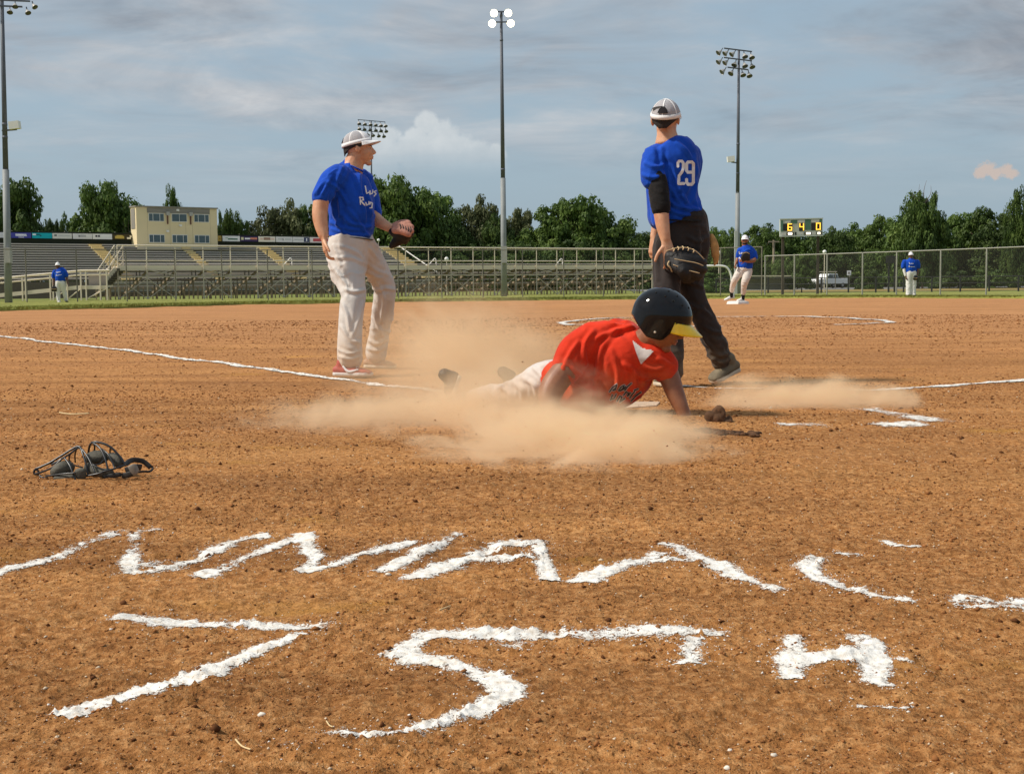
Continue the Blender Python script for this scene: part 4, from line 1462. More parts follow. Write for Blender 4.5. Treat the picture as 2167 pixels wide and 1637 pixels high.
# ------------------------------------------------------------------ trees
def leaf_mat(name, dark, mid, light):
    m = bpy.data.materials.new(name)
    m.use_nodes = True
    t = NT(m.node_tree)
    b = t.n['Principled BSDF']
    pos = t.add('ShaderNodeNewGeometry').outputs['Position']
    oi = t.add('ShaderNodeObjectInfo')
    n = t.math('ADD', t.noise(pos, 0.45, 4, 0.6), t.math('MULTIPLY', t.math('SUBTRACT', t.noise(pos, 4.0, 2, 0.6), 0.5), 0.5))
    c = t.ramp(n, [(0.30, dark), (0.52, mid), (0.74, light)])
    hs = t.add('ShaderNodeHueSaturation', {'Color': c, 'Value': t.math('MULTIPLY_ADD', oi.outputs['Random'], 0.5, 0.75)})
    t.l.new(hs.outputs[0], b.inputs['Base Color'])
    b.inputs['Roughness'].default_value = 0.6
    b.inputs['Specular IOR Level'].default_value = 0.25
    tr = t.add('ShaderNodeBsdfTranslucent', {'Color': hs.outputs[0]})
    mx = t.add('ShaderNodeMixShader', {0: 0.28, 1: b, 2: tr})
    t.l.new(mx.outputs[0], t.n['Material Output'].inputs['Surface'])
    return m


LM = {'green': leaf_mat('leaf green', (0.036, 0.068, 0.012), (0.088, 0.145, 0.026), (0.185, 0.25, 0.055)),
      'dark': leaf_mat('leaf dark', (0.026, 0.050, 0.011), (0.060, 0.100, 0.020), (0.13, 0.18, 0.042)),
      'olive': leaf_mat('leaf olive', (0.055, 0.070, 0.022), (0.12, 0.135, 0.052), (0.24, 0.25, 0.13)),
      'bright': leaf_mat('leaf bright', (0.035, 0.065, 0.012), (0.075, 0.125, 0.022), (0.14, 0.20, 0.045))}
M_BARK = mat('bark', (0.10, 0.075, 0.05), 0.9, 0.3, 4.0, 0.4, 20)


def crown(seed, n_clump, n_leaf, leaf, shape):
    """unit crown: x,y in -1..1, z in 0..1"""
    r = np.random.default_rng(seed)
    C, R = [], []
    while len(C) < n_clump:
        p = r.uniform(-1, 1, 3)
        z = (p[2] + 1) / 2
        w = shape(z)
        if p[0] ** 2 + p[1] ** 2 < w * w:
            C.append((p[0], p[1], z))
            R.append(r.uniform(0.10, 0.22) * (0.6 + 0.5 * w) * (0.8 if n_clump < 50 else 1.0))
    C, R = np.array(C), np.array(R)
    k = r.integers(0, n_clump, n_leaf)
    d = r.normal(size=(n_leaf, 3))
    d /= np.linalg.norm(d, axis=1)[:, None]
    rad = R[k] * r.uniform(0.35, 1.12, n_leaf) ** 0.6
    pos = C[k] + d * rad[:, None] * np.array([1.15, 1.15, 0.55])
    nrm = d + r.normal(size=d.shape) * 0.45 + np.array([0, 0, 0.35])
    nrm /= np.linalg.norm(nrm, axis=1)[:, None]
    a = np.cross(nrm, r.normal(size=d.shape))
    a /= np.linalg.norm(a, axis=1)[:, None]
    b = np.cross(nrm, a)
    s = leaf * r.uniform(0.55, 1.35, n_leaf)[:, None]
    asp = np.array([1, 1, 0.8])
    V = np.stack([pos - a * s * 0.9 * asp, pos + b * s * 0.55 * asp, pos + a * s * 0.9 * asp, pos - b * s * 0.55 * asp], 1).reshape(-1, 3)
    zt = np.quantile(pos[:, 2], 0.985)
    V[:, 2] = np.maximum(V[:, 2], -0.03) / zt
    rr_ = np.quantile(np.hypot(pos[:, 0], pos[:, 1]), 0.985)
    V[:, :2] /= rr_
    return npmesh('crown', V, np.arange(n_leaf * 4).reshape(-1, 4))


def round_s(z):
    return math.sqrt(max(0, 1 - (1.62 * (z - 0.38)) ** 2)) * 0.93 + 0.04


def wide_s(z):
    return 0.96 * math.sqrt(max(0.004, 1 - (max(0, z - 0.25) / 0.76) ** 2.2))


def cone_s(z):
    return 0.75 * (1 - z) ** 0.8 + 0.05


def wild_s(z):
    return 0.9 * (1 - abs(z - 0.45) * 1.15) * (0.75 + 0.25 * math.sin(z * 17))


KINDS = {}
for nm, sh, nc, nl, lf in (('round', round_s, 130, 17000, 0.042), ('wide', wide_s, 160, 19000, 0.038), ('cone', cone_s, 80, 8000, 0.050), ('wild', wild_s, 46, 5200, 0.055), ('bush', wide_s, 60, 7000, 0.060)):
    KINDS[nm] = [(nm, sh, nc, nl, lf, s) for s in (1, 2)]
CROWN = {}


def crown_me(kind, var, lm):
    k = (kind, var, lm)
    if k not in CROWN:
        nm, sh, nc, nl, lf, s = KINDS[kind][var]
        c = crown(hash(nm) % 1000 if False else sum(map(ord, nm)) * 7 + s, nc, nl, lf, sh)
        c.materials.append(LM[lm])
        CROWN[k] = c
    return CROWN[k]


def trunk_me(bare=False):
    b = MB()
    b.tube([(Vector((0, 0, -0.1)), 0.055, 0.055), (Vector((0.01, 0, 0.25)), 0.042, 0.042), (Vector((-0.01, 0.01, 0.6)), 0.024, 0.024), (Vector((0.02, 0, 0.92)), 0.008, 0.008)], 8, False, 3)
    rr = random.Random(5)
    for k in range(9):
        z0 = rr.uniform(0.25, 0.7)
        a = k * 2.4
        L = rr.uniform(0.3, 0.6) * (1 - 0.4 * z0)
        d = Vector((math.cos(a), math.sin(a), 0))
        b.tube([(Vector((0, 0, z0)), 0.018, 0.018), (Vector((0, 0, z0)) + d * L * 0.5 + Zu * 0.10, 0.011, 0.011), (Vector((0, 0, z0)) + d * L + Zu * 0.22, 0.004, 0.004)], 6, False, 2)
    return b.me('trunk')


TRUNK = trunk_me()
TRUNK.materials.append(M_BARK)
TRUNK.shade_smooth()


def tree(px, top, hw, Y, kind, lm, label, base=0.12, var=None, group=None, name='tree', rot=None):
    """crown half width hw px, top at pixel row top, foot on the ground"""
    c = P(px, top, Y)
    g = gz(Y)
    hgt_ = c.z - g
    o = empty(name, (c.x, Y, g), label, 'bush' if name == 'bush' else 'tree', group)
    r = hw * Y / F
    v = random.randrange(2) if var is None else var
    rot = random.uniform(0, 6.28) if rot is None else rot
    M_ = Matrix.Translation((c.x, Y, g + hgt_ * base)) @ Matrix.Rotation(rot, 4, 'Z') @ Matrix.Diagonal((r, r, hgt_ * (1 - base) * 0.97, 1))
    place('crown', crown_me(kind, v, lm), M_, o)
    tw = max(0.6, min(1.0, r / 6))
    M_ = Matrix.Translation((c.x, Y, g)) @ Matrix.Rotation(rot, 4, 'Z') @ Matrix.Diagonal((r * 0.9, r * 0.9, hgt_ * 0.92, 1))
    place('trunk', TRUNK, M_, o)
    return o


TREES = [
    (8, 392, 66, 175, 'round', 'dark', 'dark tree behind the leaning lamp pole with ragged right side'),
    (52, 458, 30, 178, 'round', 'dark', 'small dark tree at the foot of the tree behind the lamp pole'),
    (222, 401, 68, 190, 'round', 'green', 'broad dark green tree left of the press box'),
    (236, 404, 24, 192, 'wide', 'green', 'pointed treetop rising out of the broad tree by the press box'),
    (270, 440, 34, 186, 'wild', 'green', 'loose leafy tree touching the press box wall'),
    (110, 474, 20, 200, 'round', 'dark', 'small thin tree above the teal banner'),
    (138, 472, 22, 202, 'round', 'dark', 'sparse dark treetop above the off white banner'),
    (363, 410, 22, 205, 'wide', 'bright', 'light green treetop peeking over the press box roof'),
    (476, 455, 19, 190, 'round', 'dark', 'narrow dark tree just right of the press box'),
    (500, 470, 26, 192, 'round', 'green', 'low round tree between the press box and the silvery tree'),
    (572, 452, 52, 196, 'wide', 'olive', 'pale silvery tree above the cream banner'),
    (618, 446, 46, 198, 'round', 'olive', 'second silvery tree touching the catcher elbow side'),
    (668, 438, 44, 200, 'round', 'dark', 'dark tree directly behind the catcher arm'),
    (740, 455, 60, 205, 'wide', 'dark', 'dark tree hidden mostly behind the catcher'),
    (838, 389, 84, 190, 'round', 'green', 'large full green tree right of the catcher'),
    (905, 415, 66, 194, 'wide', 'green', 'sloping green shoulder of trees beyond the glove'),
    (800, 430, 60, 188, 'wide', 'green', 'green tree right behind the outstretched glove'),
    (950, 470, 44, 190, 'wide', 'dark', 'dark low tree between the large tree and the silvery one'),
    (1012, 438, 46, 195, 'round', 'olive', 'knobbly grey green tree left of the lit lamp pole'),
    (1052, 462, 34, 192, 'round', 'dark', 'dark tree behind the lit lamp pole'),
    (1098, 452, 38, 196, 'round', 'olive', 'knobbly grey green tree right of the lit lamp pole'),
    (1218, 428, 62, 190, 'round', 'bright', 'sunny green treetop at the crest of the big tree group'),
    (1180, 446, 76, 192, 'wide', 'green', 'wide green tree under the sunny treetop'),
    (1262, 450, 78, 191, 'wide', 'green', 'wide green tree sloping down towards the dark trousers'),
    (1318, 482, 46, 194, 'wide', 'green', 'lower green tree left of the standing player in dark trousers'),
    (1362, 500, 34, 198, 'round', 'dark', 'small dark tree beside the hand of the standing player'),
    (1425, 500, 50, 200, 'wide', 'dark', 'dark tree hidden behind the standing player'),
    (1512, 494, 44, 190, 'wide', 'green', 'tree between the standing player and the square mast'),
    (1545, 500, 34, 188, 'round', 'green', 'tree behind the square mast'),
    (1612, 486, 50, 192, 'wide', 'green', 'rounded tree right of the unlit light pole'),
    (1660, 492, 44, 196, 'round', 'green', 'tree behind the left scoreboard post'),
    (1715, 505, 50, 194, 'wide', 'dark', 'dark tree below the middle of the scoreboard'),
    (1765, 497, 40, 190, 'round', 'bright', 'light green tree right of the scoreboard'),
    (1812, 490, 46, 198, 'round', 'green', 'middle tree of the row right of the scoreboard'),
    (1868, 468, 52, 192, 'wide', 'green', 'tall green tree left of the ragged dead topped one'),
    (1955, 418, 40, 150, 'round', 'bright', 'ragged tree with bare dead twigs sticking out on top'),
    (1945, 465, 62, 158, 'round', 'green', 'full green tree at the foot of the ragged one'),
    (2032, 462, 50, 165, 'round', 'green', 'green tree right of the ragged one'),
    (2085, 452, 54, 160, 'wide', 'green', 'broad green tree left of the tall spiky one'),
    (2155, 412, 26, 150, 'wide', 'green', 'tall spiky tree at the end of the tree row'),
    (2140, 462, 66, 155, 'wide', 'dark', 'dark tree under the tall spiky one'),
    (2240, 440, 70, 155, 'wide', 'dark', 'dark tree past the end of the row'),
    (-60, 410, 60, 185, 'wide', 'dark', 'dark tree past the leaning lamp pole'),
]
for px, top, hw, Y, kind, lm, lb in TREES:
    tree(px, top - 4, hw * (1.34 if kind != 'wild' else 1.15), Y, kind, lm, lb, 0.06, group='trees behind the field')
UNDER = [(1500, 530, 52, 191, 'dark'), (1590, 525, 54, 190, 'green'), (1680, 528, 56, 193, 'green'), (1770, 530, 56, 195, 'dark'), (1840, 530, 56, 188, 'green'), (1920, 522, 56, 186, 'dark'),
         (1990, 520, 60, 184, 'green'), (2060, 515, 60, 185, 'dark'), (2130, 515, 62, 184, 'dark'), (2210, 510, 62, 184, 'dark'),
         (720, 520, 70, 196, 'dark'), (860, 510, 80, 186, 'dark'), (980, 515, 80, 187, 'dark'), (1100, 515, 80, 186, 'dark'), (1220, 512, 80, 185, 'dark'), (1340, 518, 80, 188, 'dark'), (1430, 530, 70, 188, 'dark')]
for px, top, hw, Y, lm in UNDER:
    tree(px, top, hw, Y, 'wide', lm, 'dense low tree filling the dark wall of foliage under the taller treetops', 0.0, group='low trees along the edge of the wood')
tree(1697, 540, 34, 118, 'round', 'bright', 'bright young tree between the scoreboard posts', 0.10, group='young trees by the parking lot')
tree(1655, 552, 26, 122, 'round', 'green', 'small tree beside the bright young one', 0.10, group='young trees by the parking lot')
tree(1838, 562, 30, 128, 'bush', 'bright', 'spiky light green bush right of the truck', 0.0, name='bush')
tree(1522, 578, 52, 104, 'bush', 'bright', 'bright green bush behind the bent pipe barrier', 0.0, name='bush')
tree(2010, 575, 46, 126, 'bush', 'dark', 'dark bush behind the outfielder', 0.0, name='bush')
tree(2105, 572, 50, 126, 'bush', 'dark', 'dark bush near the parked dark car', 0.0, name='bush')
# dead twigs on the ragged tree
tw = MB()
c = P(1955, 432, 150)
for dx, h in ((-26, 30), (-9, 47), (6, 56), (15, 44), (31, 27)):
    e = P(1955 + dx, 432 - h * 0.9, 150)
    m_ = c.lerp(e, 0.5) + Vector((dx * 0.006, 0, 0))
    tw.tube([(c, 0.06, 0.06), (m_ + Vector((random.uniform(-.3, .3), 0, random.uniform(-.2, .2))), 0.03, 0.03), (e, 0.012, 0.012)], 6, False, 3)
rag = [o for o in bpy.data.objects if o.get('label', '').startswith('ragged tree')][0]
tw.build('dead_twigs', mat('dead wood', (0.17, 0.13, 0.11), 0.9), rag, True)


# ------------------------------------------------------------------ parked vehicles
M_WCAR = mat('white car paint', (0.82, 0.82, 0.80), 0.3, 0.03, 2.0, coat=0.5)
M_TYRE = mat('tyre', (0.02, 0.02, 0.02), 0.85)
M_RIM = mat('rim', (0.38, 0.38, 0.38), 0.35, metal=0.6)


def prism(b, poly, w0, w1):
    """side profile poly (x,z) extruded from y=w0 to w1"""
    n = len(poly)
    b.add([(x, w0, z) for x, z in poly] + [(x, w1, z) for x, z in poly], [tuple(range(n)), tuple(range(2 * n - 1, n - 1, -1))] + [(i, (i + 1) % n, n + (i + 1) % n, n + i) for i in range(n)])


def vehicle(name, loc, yaw, body, cab, glass, wheels, paint, label, cat, wd_=1.9):
    o = empty(name, loc, label, cat)
    T = Matrix.Translation(loc) @ Matrix.Rotation(yaw, 4, 'Z')

    def fin(b, nm, m_, par):
        for v in b.v:
            v[:] = T @ v
        ob = b.build(nm, m_, par)
        bv = ob.modifiers.new('bevel', 'BEVEL')
        bv.width = 0.05
        bv.segments = 2
        return ob
    b = MB()
    prism(b, body, -wd_ / 2, wd_ / 2)
    fin(b, 'body', paint, o)
    b = MB()
    prism(b, cab, -wd_ / 2 + 0.12, wd_ / 2 - 0.12)
    cb = fin(b, 'cab', paint, o)
    for g in glass:
        for sgn in (-1, 1):
            b = MB()
            y = sgn * (wd_ / 2 - 0.115)
            prism(b, g, y - 0.015, y + 0.015)
            fin(b, 'window', M_GLASS, o)
    for x in wheels:
        for sgn in (-1, 1):
            y = sgn * (wd_ / 2 - 0.13)
            b = MB()
            b.tube([(Vector((x, y - 0.13, 0.38)), 0.38, 0.38), (Vector((x, y + 0.13, 0.38)), 0.38, 0.38)], 20, False, hint=Vector((0, 0, 1)))
            w_ = fin(b, 'wheel', M_TYRE, o)
            b = MB()
            b.tube([(Vector((x, y - 0.14, 0.38)), 0.22, 0.22), (Vector((x, y + 0.14, 0.38)), 0.22, 0.22)], 14, False, hint=Vector((0, 0, 1)))
            fin(b, 'rim', M_RIM, w_)
    return o, T, fin


Yt = 175
lc = P(1752, 605, Yt)
to, T, fin = vehicle('pickup_truck', Vector((lc.x, Yt, gz(Yt))), math.pi + 0.55,
                     [(-2.8, 0.5), (2.8, 0.5), (2.85, 0.8), (2.75, 1.15), (1.2, 1.28), (-2.8, 1.28)], [(1.3, 1.27), (0.65, 1.88), (-0.95, 1.88), (-1.15, 1.27)],
                     [[(1.05, 1.32), (0.58, 1.78), (-0.1, 1.78), (-0.1, 1.32)], [(-0.18, 1.32), (-0.18, 1.78), (-0.85, 1.78), (-0.98, 1.32)]], (-1.75, 1.75), M_WCAR,
                     'white pickup truck parked beyond the outfield fence', 'truck')
for sgn in (-1, 1):
    b = MB().box((2.83, sgn * 0.75, 0.95), (0.06, 0.3, 0.18))
    fin(b, 'headlight', M_WHITEP, to)
    b = MB().box((-2.82, sgn * 0.82, 1.0), (0.05, 0.16, 0.35))
    fin(b, 'tail_light', mat('red lens', (0.3, 0.01, 0.01), 0.3), to)
b = MB().box((2.88, 0, 0.6), (0.12, 1.8, 0.16))
fin(b, 'bumper', M_RIM, to)
Yt = 170
lc = P(2040, 605, Yt)
M_CAR2 = mat('dark car paint', (0.03, 0.032, 0.035), 0.3, coat=0.5)
to, T, fin = vehicle('parked_car', Vector((lc.x, Yt, gz(Yt))), 0.5, [(-2.2, 0.35), (2.2, 0.35), (2.25, 0.7), (1.3, 0.95), (-2.2, 1.0)], [(1.2, 0.94), (0.5, 1.45), (-1.3, 1.45), (-2.0, 0.98)],
                     [[(0.95, 0.98), (0.45, 1.37), (-0.4, 1.37), (-0.4, 0.98)], [(-0.48, 0.98), (-0.48, 1.37), (-1.2, 1.37), (-1.7, 0.98)]], (-1.4, 1.4), M_CAR2,
                     'dark car parked among the bushes past the outfielder', 'car', 1.75)
lc = P(2024, 603, 178)
vehicle('parked_car', Vector((lc.x, 178, gz(178))), 1.9, [(-2.2, 0.35), (2.2, 0.35), (2.25, 0.8), (1.3, 1.0), (-2.2, 1.05)], [(1.2, 0.99), (0.6, 1.6), (-1.9, 1.6), (-2.15, 1.03)],
        [[(0.95, 1.04), (0.5, 1.5), (-0.4, 1.5), (-0.4, 1.04)], [(-0.48, 1.04), (-0.48, 1.5), (-1.7, 1.5), (-1.9, 1.04)]], (-1.4, 1.4), M_WCAR,
        'white car parked behind the dark car', 'car', 1.8)
# ------------------------------------------------------------------ people
def skin_mat(name, c, red):
    m = bpy.data.materials.new(name)
    m.use_nodes = True
    t = NT(m.node_tree)
    b = t.n['Principled BSDF']
    pos = t.add('ShaderNodeNewGeometry').outputs['Position']
    n = t.noise(pos, 14, 4, 0.6)
    t.l.new(t.ramp(n, [(0.3, red), (0.65, c)]), b.inputs['Base Color'])
    b.inputs['Roughness'].default_value = 0.5
    b.inputs['Subsurface Weight'].default_value = 0.15
    b.inputs['Subsurface Radius'].default_value = (0.02, 0.008, 0.004)
    bp = t.add('ShaderNodeBump', {'Height': t.noise(pos, 220, 3), 'Strength': 0.12, 'Distance': 0.003})
    t.l.new(bp.outputs[0], b.inputs['Normal'])
    MATS[name] = m
    return m


def cloth_mat(name, c, var=0.18, weave=500, dust=None, dz=(0, 0.5)):
    m = bpy.data.materials.new(name)
    m.use_nodes = True
    t = NT(m.node_tree)
    b = t.n['Principled BSDF']
    pos = t.add('ShaderNodeNewGeometry').outputs['Position']
    n = t.noise(pos, 5, 5, 0.6)
    lo = tuple(x * (1 - var) for x in c)
    hi = tuple(min(1, x * (1 + var)) for x in c)
    col = t.ramp(n, [(0.3, lo), (0.7, hi)])
    if dust:
        z = t.add('ShaderNodeSeparateXYZ', {0: pos}).outputs[2]
        k = t.math('MULTIPLY', t.sstep(z, dz[1], dz[0]), t.sstep(t.noise(pos, 7, 5, 0.65), 0.3, 0.65))
        col = t.mix(t.math('MULTIPLY', k, 0.75), col, dust)
    t.l.new(col, b.inputs['Base Color'])
    b.inputs['Roughness'].default_value = 0.85
    b.inputs['Specular IOR Level'].default_value = 0.2
    b.inputs['Sheen Weight'].default_value = 0.45
    b.inputs['Sheen Roughness'].default_value = 0.35
    b.inputs['Sheen Tint'].default_value = (*[min(1, 0.35 + x) for x in c], 1)
    f1 = t.math('ABSOLUTE', t.math('SUBTRACT', t.noise(t.vmath('MULTIPLY', pos, (1.0, 1.0, 0.42)), 4.6, 1, 0.5, 1.2), 0.5))
    f2 = t.noise(t.vmath('MULTIPLY', pos, (1, 1, 1.5)), 20, 3, 0.6, 0.8)
    h = t.math('ADD', t.math('MULTIPLY', t.noise(pos, weave, 2), 0.05), t.math('ADD', t.math('MULTIPLY', f1, -1.6), t.math('MULTIPLY', f2, 0.14)))
    bp = t.add('ShaderNodeBump', {'Height': h, 'Strength': 0.6, 'Distance': 0.035})
    t.l.new(bp.outputs[0], b.inputs['Normal'])
    MATS[name] = m
    return m


SKIN = skin_mat('fair skin', (0.66, 0.37, 0.22), (0.52, 0.235, 0.125))
SKIN_T = skin_mat('tanned skin', (0.30, 0.125, 0.06), (0.21, 0.075, 0.035))
SKIN_D = skin_mat('brown skin', (0.16, 0.075, 0.045), (0.11, 0.05, 0.03))
DUSTC = (0.60, 0.40, 0.24)
BLUE = cloth_mat('royal blue jersey', (0.006, 0.066, 0.46), 0.22)
GREY = cloth_mat('light grey trousers', (0.60, 0.56, 0.52), 0.06, 500, DUSTC, (0.0, 0.45))
CHAR = cloth_mat('charcoal trousers', (0.034, 0.027, 0.025), 0.25, 500, (0.20, 0.14, 0.085), (0.0, 0.40))
WHITE = cloth_mat('white trousers', (0.74, 0.71, 0.69), 0.05)
CREAMT = cloth_mat('off white trousers', (0.66, 0.60, 0.54), 0.08, 500, DUSTC, (0.0, 0.4))
SLIDET = cloth_mat('dusty white trousers', (0.66, 0.60, 0.56), 0.10, 500, (0.52, 0.34, 0.20), (0.0, 0.30))
ORANGE = cloth_mat('orange red jersey', (0.62, 0.034, 0.010), 0.25, 500, (0.50, 0.20, 0.07), (0.0, 0.36))
BLACKC = cloth_mat('black compression sleeve', (0.012, 0.011, 0.011), 0.3)
UNDERS = cloth_mat('white undershirt', (0.66, 0.60, 0.57), 0.1)
HAIR = mat('dark hair', (0.018, 0.011, 0.008), 0.6, 0.4, 90, 0.5, 260)
CAPW = mat('white cap cloth', (0.78, 0.77, 0.77), 0.8, 0.04, 20, 0.1, 400)
CAPM = mat('grey cap mesh', (0.42, 0.405, 0.42), 0.85, 0.10, 30, 0.5, 500)
LEATH = mat('black glove leather', (0.010, 0.009, 0.009), 0.6, 0.4, 20, 0.3, 60)
LACE = mat('tan lacing', (0.55, 0.40, 0.22), 0.7, 0.2, 20)
PINK = mat('worn pink leather', (0.52, 0.24, 0.17), 0.65, 0.3, 25, 0.4, 80)
REDS = mat('red shoe', (0.42, 0.075, 0.055), 0.6, 0.35, 18, 0.2, 90)
SOLE = mat('pale shoe sole', (0.60, 0.52, 0.40), 0.8, 0.2, 18)
TAUPE = mat('dusty olive shoe', (0.17, 0.135, 0.085), 0.8, 0.3, 18, 0.2, 90)
WSHOE = mat('white shoe', (0.70, 0.66, 0.62), 0.6, 0.12, 18)
BSHOE = mat('black shoe', (0.03, 0.024, 0.02), 0.6, 0.3, 18)
LETTER = mat('white print', (0.74, 0.75, 0.77), 0.7, 0.04)
EYEW = mat('eye white', (0.55, 0.5, 0.46), 0.3)
EYED = mat('eye iris', (0.02, 0.012, 0.01), 0.2)
LIPS = mat('lip skin', (0.42, 0.15, 0.11), 0.5)


def wr(amp, fx=9, fz=26, seed=0.0, ridge=True, z0=None, z1=None, extra=None):
    """cloth folds: ridges mostly across the limb"""
    off = Vector((seed * 3.1, seed * 7.7, seed * 1.3))

    def f(p):
        q = Vector((p.x * fx + p.z * fz * 0.35, p.y * fx, p.z * fz)) + off
        q += Vector((noise.noise(p * 6 + off), noise.noise(p * 6 - off), 0)) * 0.9
        a = noise.noise(q)
        a = ((1 - min(1, abs(a) * 2.6)) ** 1.6 * 1.25 - 0.3) if ridge else a
        b_ = noise.noise(q * 2.3 + Vector((5, 5, 5)))
        k = max(0.06, 0.42 + 1.7 * noise.noise(p * 3.4 + off * 2))
        if z0 is not None:
            k *= max(0.25, min(1.6, extra(p) if extra else 1))
        return amp * k * (a * 0.8 + b_ * 0.35)
    return f


class Fig:
    def __init__(self, name, Y, base, label, cat='person', group=None):
        self.Y = Y
        self.k = Y / F
        self.root = empty(name, base, label, cat, group)
        self.name = name

    def pt(self, q):
        """(px, py, dy m, r1 px, r2 px) -> world"""
        px, py, dy = q[0], q[1], q[2]
        r1 = q[3] * self.k
        r2 = (q[4] if len(q) > 4 else q[3]) * self.k
        return (P(px, py, self.Y + dy), r1, r2)

    def tube(self, mb, pts, n=16, sub=4):
        return mb.tube([self.pt(q) for q in pts], n, True, sub)


def axes(fwd, up):
    f = Vector(fwd).normalized()
    u = Vector(up)
    u = (u - f * u.dot(f)).normalized()
    r = f.cross(u)
    return Matrix(((r.x, f.x, u.x), (r.y, f.y, u.y), (r.z, f.z, u.z)))


def head(mb, c, R, Hh, neck=True, thin=1.0):
    """skull, jaw, nose, brow, lips, ears as one lump of shapes to be melted together"""
    def L(p):
        return Vector(c) + R @ (Vector(p) * Hh)

    def e(p, r):
        mb.ell(L(p), tuple(x * Hh for x in r), R)
    e((0, -.06, .13), (.325 * thin, .42, .37))
    e((0, .10, -.10), (.265 * thin, .29, .36))
    e((0, .05, -.22), (.25 * thin, .30, .21))
    e((0, .28, -.42), (.12, .10, .085))
    e((0, .30, .085), (.20, .085, .06))
    e((.15, .24, -.08), (.10, .095, .10))
    e((-.15, .24, -.08), (.10, .095, .10))
    mb.tube([(L((0, .35, .06)), .045 * Hh, .05 * Hh), (L((0, .415, -.03)), .055 * Hh, .055 * Hh), (L((0, .465, -.105)), .065 * Hh, .05 * Hh)], 10)
    e((.045, .40, -.12), (.045, .05, .035))
    e((-.045, .40, -.12), (.045, .05, .035))
    e((0, .385, -.215), (.095, .045, .026))
    e((0, .375, -.275), (.085, .045, .03))
    for s in (-1, 1):
        e((s * .325 * thin, -.04, -.03), (.035, .085, .13))
        e((s * .35 * thin, -.085, -.02), (.025, .05, .11))
    if neck:
        mb.tube([(L((0, -.08, -.2)), .26 * Hh, .27 * Hh), (L((0, -.14, -.5)), .25 * Hh, .25 * Hh), (L((0, -.18, -.80)), .30 * Hh, .29 * Hh)], 14)


def face_bits(c, R, Hh, root):
    def L(p):
        return Vector(c) + R @ (Vector(p) * Hh)
    for s in (-1, 1):
        ey = MB().ell(L((s * .135, .295, .015)), (.055 * Hh, .04 * Hh, .028 * Hh), R, 10, 8).build('eye', EYEW, root, True)
        MB().ell(L((s * .135, .33, .015)), (.024 * Hh, .012 * Hh, .024 * Hh), R, 8, 6).build('iris', EYED, ey, True)
        b = MB().tube([(L((s * .06, .372, .085)), .012 * Hh, .016 * Hh), (L((s * .14, .36, .105)), .012 * Hh, .018 * Hh), (L((s * .215, .30, .085)), .008 * Hh, .012 * Hh)], 8)
        b.build('eyebrow', HAIR, root, True)
    b = MB().ell(L((0, .412, -.215)), (.085 * Hh, .022 * Hh, .020 * Hh), R, 12, 8).ell(L((0, .402, -.268)), (.078 * Hh, .024 * Hh, .022 * Hh), R, 12, 8)
    b.build('lips', LIPS, root, True)


def dome(c, R, rad, low, Hh, azr=(0, 360), n=48, m=14, off=(0, -.05, .13), grow=1.0, top=90, low_el=None):
    """shell over the skull; low(az deg) gives the height (head units, from dome centre) of its rim"""
    V, Q = [], []
    a0, a1 = azr
    full = abs(a1 - a0) >= 359.9
    cols = n if full else n + 1
    for i in range(cols):
        az = math.radians(a0 + (a1 - a0) * i / n)
        zl = low(math.degrees(az) % 360)
        t0 = math.asin(max(-0.999, min(0.999, zl / rad[2])))
        for j in range(m + 1):
            t = t0 + (math.radians(top) - t0) * j / m
            if zl < 0 and j <= m and t < 0:
                ct = 1.0 - 0.10 * abs(t)
            else:
                ct = math.cos(t)
            p = Vector((rad[0] * ct * math.sin(az), rad[1] * ct * math.cos(az), rad[2] * math.sin(t))) * grow + Vector(off)
            V.append(Vector(c) + R @ (p * Hh))
    for i in range(n):
        i1 = (i + 1) % cols
        for j in range(m):
            Q.append((i * (m + 1) + j, i1 * (m + 1) + j, i1 * (m + 1) + j + 1, i * (m + 1) + j + 1))
    return MB().add(V, Q)


def solid(o, th):
    md = o.modifiers.new('thick', 'SOLIDIFY')
    md.thickness = th
    md.offset = 1
    return o


def visor(c, R, Hh, rad, off, zl, length, width, droop, m_, root, curve=0.07, name='visor'):
    V, Q = [], []
    n, k = 16, 6
    for j in range(k + 1):
        for i in range(n + 1):
            a = math.radians(-width + 2 * width * i / n)
            s = j / k
            ext = length * s * (math.cos(a * 0.9 * 90 / width) ** 0.55 if abs(a) < math.radians(width) * 0.999 else 0)
            x = rad[0] * math.sin(a) * 1.005
            y = rad[1] * math.cos(a) * 1.005 + ext
            z = zl - curve * (abs(i / n * 2 - 1) ** 2) * (0.3 + s) - droop * s
            V.append(Vector(c) + R @ ((Vector((x, y, z)) + Vector(off)) * Hh))
    for j in range(k):
        for i in range(n):
            q = j * (n + 1) + i
            Q.append((q, q + 1, q + n + 2, q + n + 1))
    o = MB().add(V, Q).build(name, m_, root, True)
    solid(o, 0.004 * Hh / 0.23)
    return o


